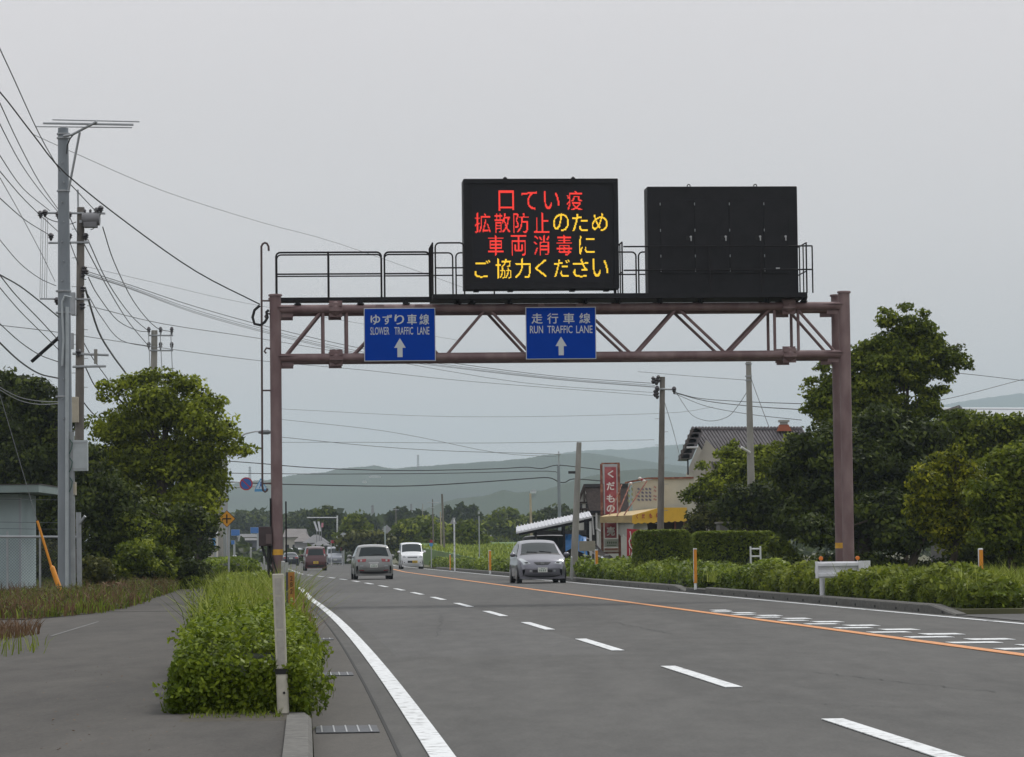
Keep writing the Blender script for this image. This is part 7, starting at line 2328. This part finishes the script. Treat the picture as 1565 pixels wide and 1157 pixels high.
# silver compact seen from behind
pm = [(1.75, .22), (1.90, .40), (1.90, .60), (1.80, .78), (1.05, .98), (.40, 1.40), (-.1, 1.52), (-.9, 1.53), (-1.52, 1.48), (-1.62, 1.40), (-1.80, .99), (-1.88, .88), (-1.92, .62), (-1.93, .42), (-1.82, .24)]
silver2 = carpaint('silver grey paint', (.21, .215, .212), .45)
c = Car('silver_compact', 'silver compact car seen from behind with red tail lamps and a rear wiper', 'car', pm, .84, .93, .62, silver2, (1.2, -1.22), .30, tail=.16)
c.patch('rear_window', M_wind, 8.85, 9.95, (-.80, -.88), (.80, .88), nu=7, nvv=12)
for s in (-1, 1):
    a = c.uz(.90, 10, 12); b = c.uz(.77, 11, 12.2)
    c.patch('tail_light', M_tl, a, b, (s * .44, s * .50), (s * .99, s * .99), off_=.012, nu=4, nvv=6)
    c.patch('reversing_lamp', M_tlc, a + .12, b - .08, (s * .72, s * .72), (s * .84, s * .84), off_=.018, nu=2, nvv=3)
    c.patch('bumper_reflector', M_tl, c.uz(.40, 12, 13.4), c.uz(.365, 12.2, 13.8), (s * .60, s * .60), (s * .90, s * .90), off_=.012, nu=2, nvv=4)
    c.patch('pale_reflector', M_hl, c.uz(.63, 11, 13), c.uz(.57, 11, 13), (s * .66, s * .66), (s * .88, s * .88), off_=.012, nu=2, nvv=4)
    c.side_glass(-.15, 1.0, s); c.side_glass(-1.15, -.2, s); c.side_glass(-1.58, -1.2, s, z0=1.05)
c.patch('bumper_step', M_trim, c.uz(.34, 12.5, 14), c.uz(.25, 13, 14), (-.85, -.8), (.85, .8), off_=.006)
c.patch('tailgate_gap', M_trim, c.uz(.505, 11.5, 13.5), c.uz(.49, 11.5, 13.5), (-.72, -.72), (.72, .72), off_=.010, nu=2)
c.patch('tailgate_handle', mat('chrome strip', (.5, .5, .5), .2, .8), c.uz(.73, 11, 12.5), c.uz(.70, 11, 12.5), (-.30, -.30), (.30, .30), off_=.03, nu=2)
c.plate(-1, .60)
MB().tube([c.P(9.83, .02, .02), c.P(9.74, .52, .02)], .014, 4).build('wiper', M_trim, c.t)
MB().tube([c.P(9.83, .02, .02), c.P(9.86, -.18, .02)], .012, 4).build('wiper', M_trim, c.t)
c.mirrors(.85, 1.0)
for x in (-.4, .4):
    pass
c.place(571, 885.6, math.atan(.095), scale=1.03, ref='rear')

# white boxy kei wagon from the front
pk = [(1.62, .20), (1.70, .36), (1.70, .62), (1.66, .86), (1.50, .98), (1.15, 1.08), (.55, 1.68), (.2, 1.745), (-.7, 1.75), (-1.5, 1.70), (-1.68, 1.1), (-1.70, .7), (-1.70, .4), (-1.62, .24)]
wpaint = carpaint('white car paint', (.66, .68, .70), .0)
c = Car('white_kei_wagon', 'white boxy mini wagon coming towards us with a yellow plate', 'car', pk, .735, 1.0, .64, wpaint, (1.1, -1.15), .27, nose=.10, tail=.08)
c.patch('windscreen', M_wind, 5.08, 5.97, (-.90, -.93), (.90, .93), nu=6, nvv=10)
for s in (-1, 1):
    c.patch('headlight', M_hl, c.uz(.74, 2, 3.6), c.uz(.90, 2.5, 4), (s * .66, s * .78), (s * .97, s * .97), off_=.009, nu=4, nvv=4)
    c.patch('fog_lamp', M_trim, c.uz(.40, 1, 2), c.uz(.46, 1, 2), (s * .78, s * .78), (s * .88, s * .88), off_=.012, nu=2, nvv=2)
    c.side_glass(-.2, .9, s); c.side_glass(-1.45, -.26, s)
c.patch('grille', mat('grey grille', (.14, .15, .16), .4, .3), c.uz(.72, 2, 3.4), c.uz(.80, 2.4, 3.8), (-.46, -.5), (.46, .5), off_=.01, nu=3)
c.patch('lower_intake', M_trim, c.uz(.40, 1, 2), c.uz(.54, 1.2, 2.4), (-.30, -.30), (.48, .48), off_=.008)
c.plate(1, .47, True, x=-.17)
c.mirrors(.95, 1.12)
c.place(630, 869.6, math.pi + HEAD, scale=1.09)

# red brown kei wagon from behind
pr = [(1.6, .22), (1.69, .40), (1.69, .65), (1.60, .86), (1.15, 1.02), (.55, 1.50), (.1, 1.62), (-.8, 1.64), (-1.45, 1.60), (-1.54, 1.50), (-1.64, .98), (-1.68, .84), (-1.70, .60), (-1.70, .42), (-1.62, .24)]
rpaint = carpaint('red brown paint', (.075, .018, .020), .2)
c = Car('red_kei_wagon', 'dark red brown mini wagon from behind with a yellow plate', 'car', pr, .735, .95, .60, rpaint, (1.1, -1.12), .28, nose=.12, tail=.10)
c.patch('rear_window', M_wind, 9.1, 9.93, (-.76, -.80), (.76, .80), nu=6, nvv=10)
for s in (-1, 1):
    c.patch('tail_light', M_tl, 9.1, 9.9, (s * .84, s * .86), (s * .99, s * .99), off_=.012, nu=4, nvv=3)
    c.patch('reversing_lamp', M_tlc, 9.7, 10.1, (s * .86, s * .87), (s * .98, s * .98), off_=.014, nu=2, nvv=3)
    c.side_glass(-.2, .9, s); c.side_glass(-1.3, -.26, s)
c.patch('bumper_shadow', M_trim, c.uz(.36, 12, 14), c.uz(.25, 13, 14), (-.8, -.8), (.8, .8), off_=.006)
c.patch('roof_spoiler', carpaint('pale spoiler', (.20, .17, .17), .1), 8.4, 8.95, (-.8, -.8), (.8, .8), off_=.015, nu=3)
c.plate(-1, .55, True)
c.mirrors(.9, 1.02)
c.place(482.5, 872.3, math.atan(.11), scale=1.03, ref='rear')
# dark saloon behind, two vans, dark car left of the post
ps = [(1.9, .22), (2.1, .45), (2.1, .60), (2.0, .75), (1.05, .92), (.45, 1.28), (.1, 1.38), (-.6, 1.40), (-1.05, 1.33), (-1.65, 1.02), (-2.05, .98), (-2.15, .72), (-2.15, .45), (-2.05, .24)]
dpaint = carpaint('dark navy paint', (.018, .022, .035), .2)
c = Car('dark_saloon', 'dark navy saloon from behind just right of the gantry post', 'car', ps, .84, .90, .58, dpaint, (1.3, -1.3), .30)
c.patch('rear_window', M_wind, 8.1, 8.9, (-.8, -.9), (.8, .9))
for s in (-1, 1):
    c.patch('tail_light', M_tl, c.uz(.93, 9.5, 11), c.uz(.78, 10, 11.6), (s * .55, s * .6), (s * .99, s * .99), off_=.012)
    c.side_glass(-.1, .9, s); c.side_glass(-1.2, -.15, s)
c.plate(-1, .78); c.mirrors(.8, .98, M_trim)
c.place(444.5, 864.8, math.atan(.11), scale=.95, ref='rear')
pv_ = [(1.9, .22), (2.1, .45), (2.1, .75), (1.9, .95), (1.5, 1.12), (.95, 1.72), (.5, 1.86), (-.8, 1.9), (-1.9, 1.86), (-2.02, 1.75), (-2.10, 1.1), (-2.14, .9), (-2.15, .6), (-2.15, .45), (-2.05, .24)]
c = Car('white_van', 'white van from behind driving ahead of the dark red wagon', 'van', pv_, .86, 1.1, .72, wpaint, (1.35, -1.35), .31)
c.patch('rear_window', M_wind, 9.12, 9.9, (-.8, -.85), (.8, .85))
for s in (-1, 1):
    c.patch('tail_light', M_tlc, 10.1, 11.2, (s * .84, s * .84), (s * .98, s * .98), off_=.012)
    c.side_glass(-.1, 1.2, s); c.side_glass(-1.8, -.15, s)
c.plate(-1, .7)
c.place(453, 861, math.atan(.11), scale=1.0, ref='rear')
c2 = dup(c.t); c2.name = 'white_van'
p = gp(443, 857.2); c2.location = (p.x, p.y, 0); c2.scale = (1.05,) * 3
c2['label'] = 'second pale van further ahead, half hidden by the first'
c = Car('dark_hatchback', 'dark car with a lit red tail lamp left of the gantry post', 'car', [(a, b * 1.05) for a, b in pr], .80, 1.0, .62, carpaint('black blue paint', (.015, .016, .022), .2), (1.1, -1.12), .29)
c.patch('rear_window', M_wind, 9.1, 9.93, (-.8, -.84), (.8, .84))
for s in (-1, 1):
    c.patch('tail_light', M_tlon, c.uz(.98, 10, 11.5), c.uz(.84, 10, 11.8), (s * .70, s * .74), (s * .98, s * .98), off_=.012)
    c.side_glass(-.2, .9, s); c.side_glass(-1.3, -.26, s)
c.plate(-1, .6)
c.place(402, 861.5, math.atan(.12), scale=1.0, ref='rear')
c = Car('grey_van', 'small pale grey vehicle far off beside the red banner', 'van', pv_, .86, 1.1, .72, carpaint('far grey paint', (.30, .32, .36), .1), (1.35, -1.35), .31)
c.patch('windscreen', M_wind, 4.1, 4.95, (-.85, -.9), (.85, .9)); c.plate(1, .5)
for s in (-1, 1): c.patch('headlight', M_hl, 2.1, 2.8, (s * .7, s * .7), (s * .96, s * .96), off_=.012)
c.place(511, 856.5, math.pi + .1, scale=1.0)
c.t.location.y = 330; c.t.location.x = at(511, 850, 330).x
c = Car('parked_black_van', 'black van parked under the carport behind the oncoming silver car', 'van', pv_, .84, 1.1, .72, carpaint('black van paint', (.014, .015, .018), .1), (1.35, -1.35), .31)
c.patch('windscreen', M_wind, 4.1, 4.95, (-.85, -.9), (.85, .9)); c.plate(1, .5)
for s in (-1, 1):
    c.patch('headlight', M_hl, 2.1, 2.8, (s * .7, s * .7), (s * .96, s * .96), off_=.012)
    c.side_glass(-.1, 1.2, s); c.side_glass(-1.8, -.15, s)
q_ = PX(852, 127, .1)
c.t.location = (q_.x + .5, 131.5, .1); c.t.rotation_euler = (0, 0, math.pi + 1.15); c.t.scale = (.93,) * 3
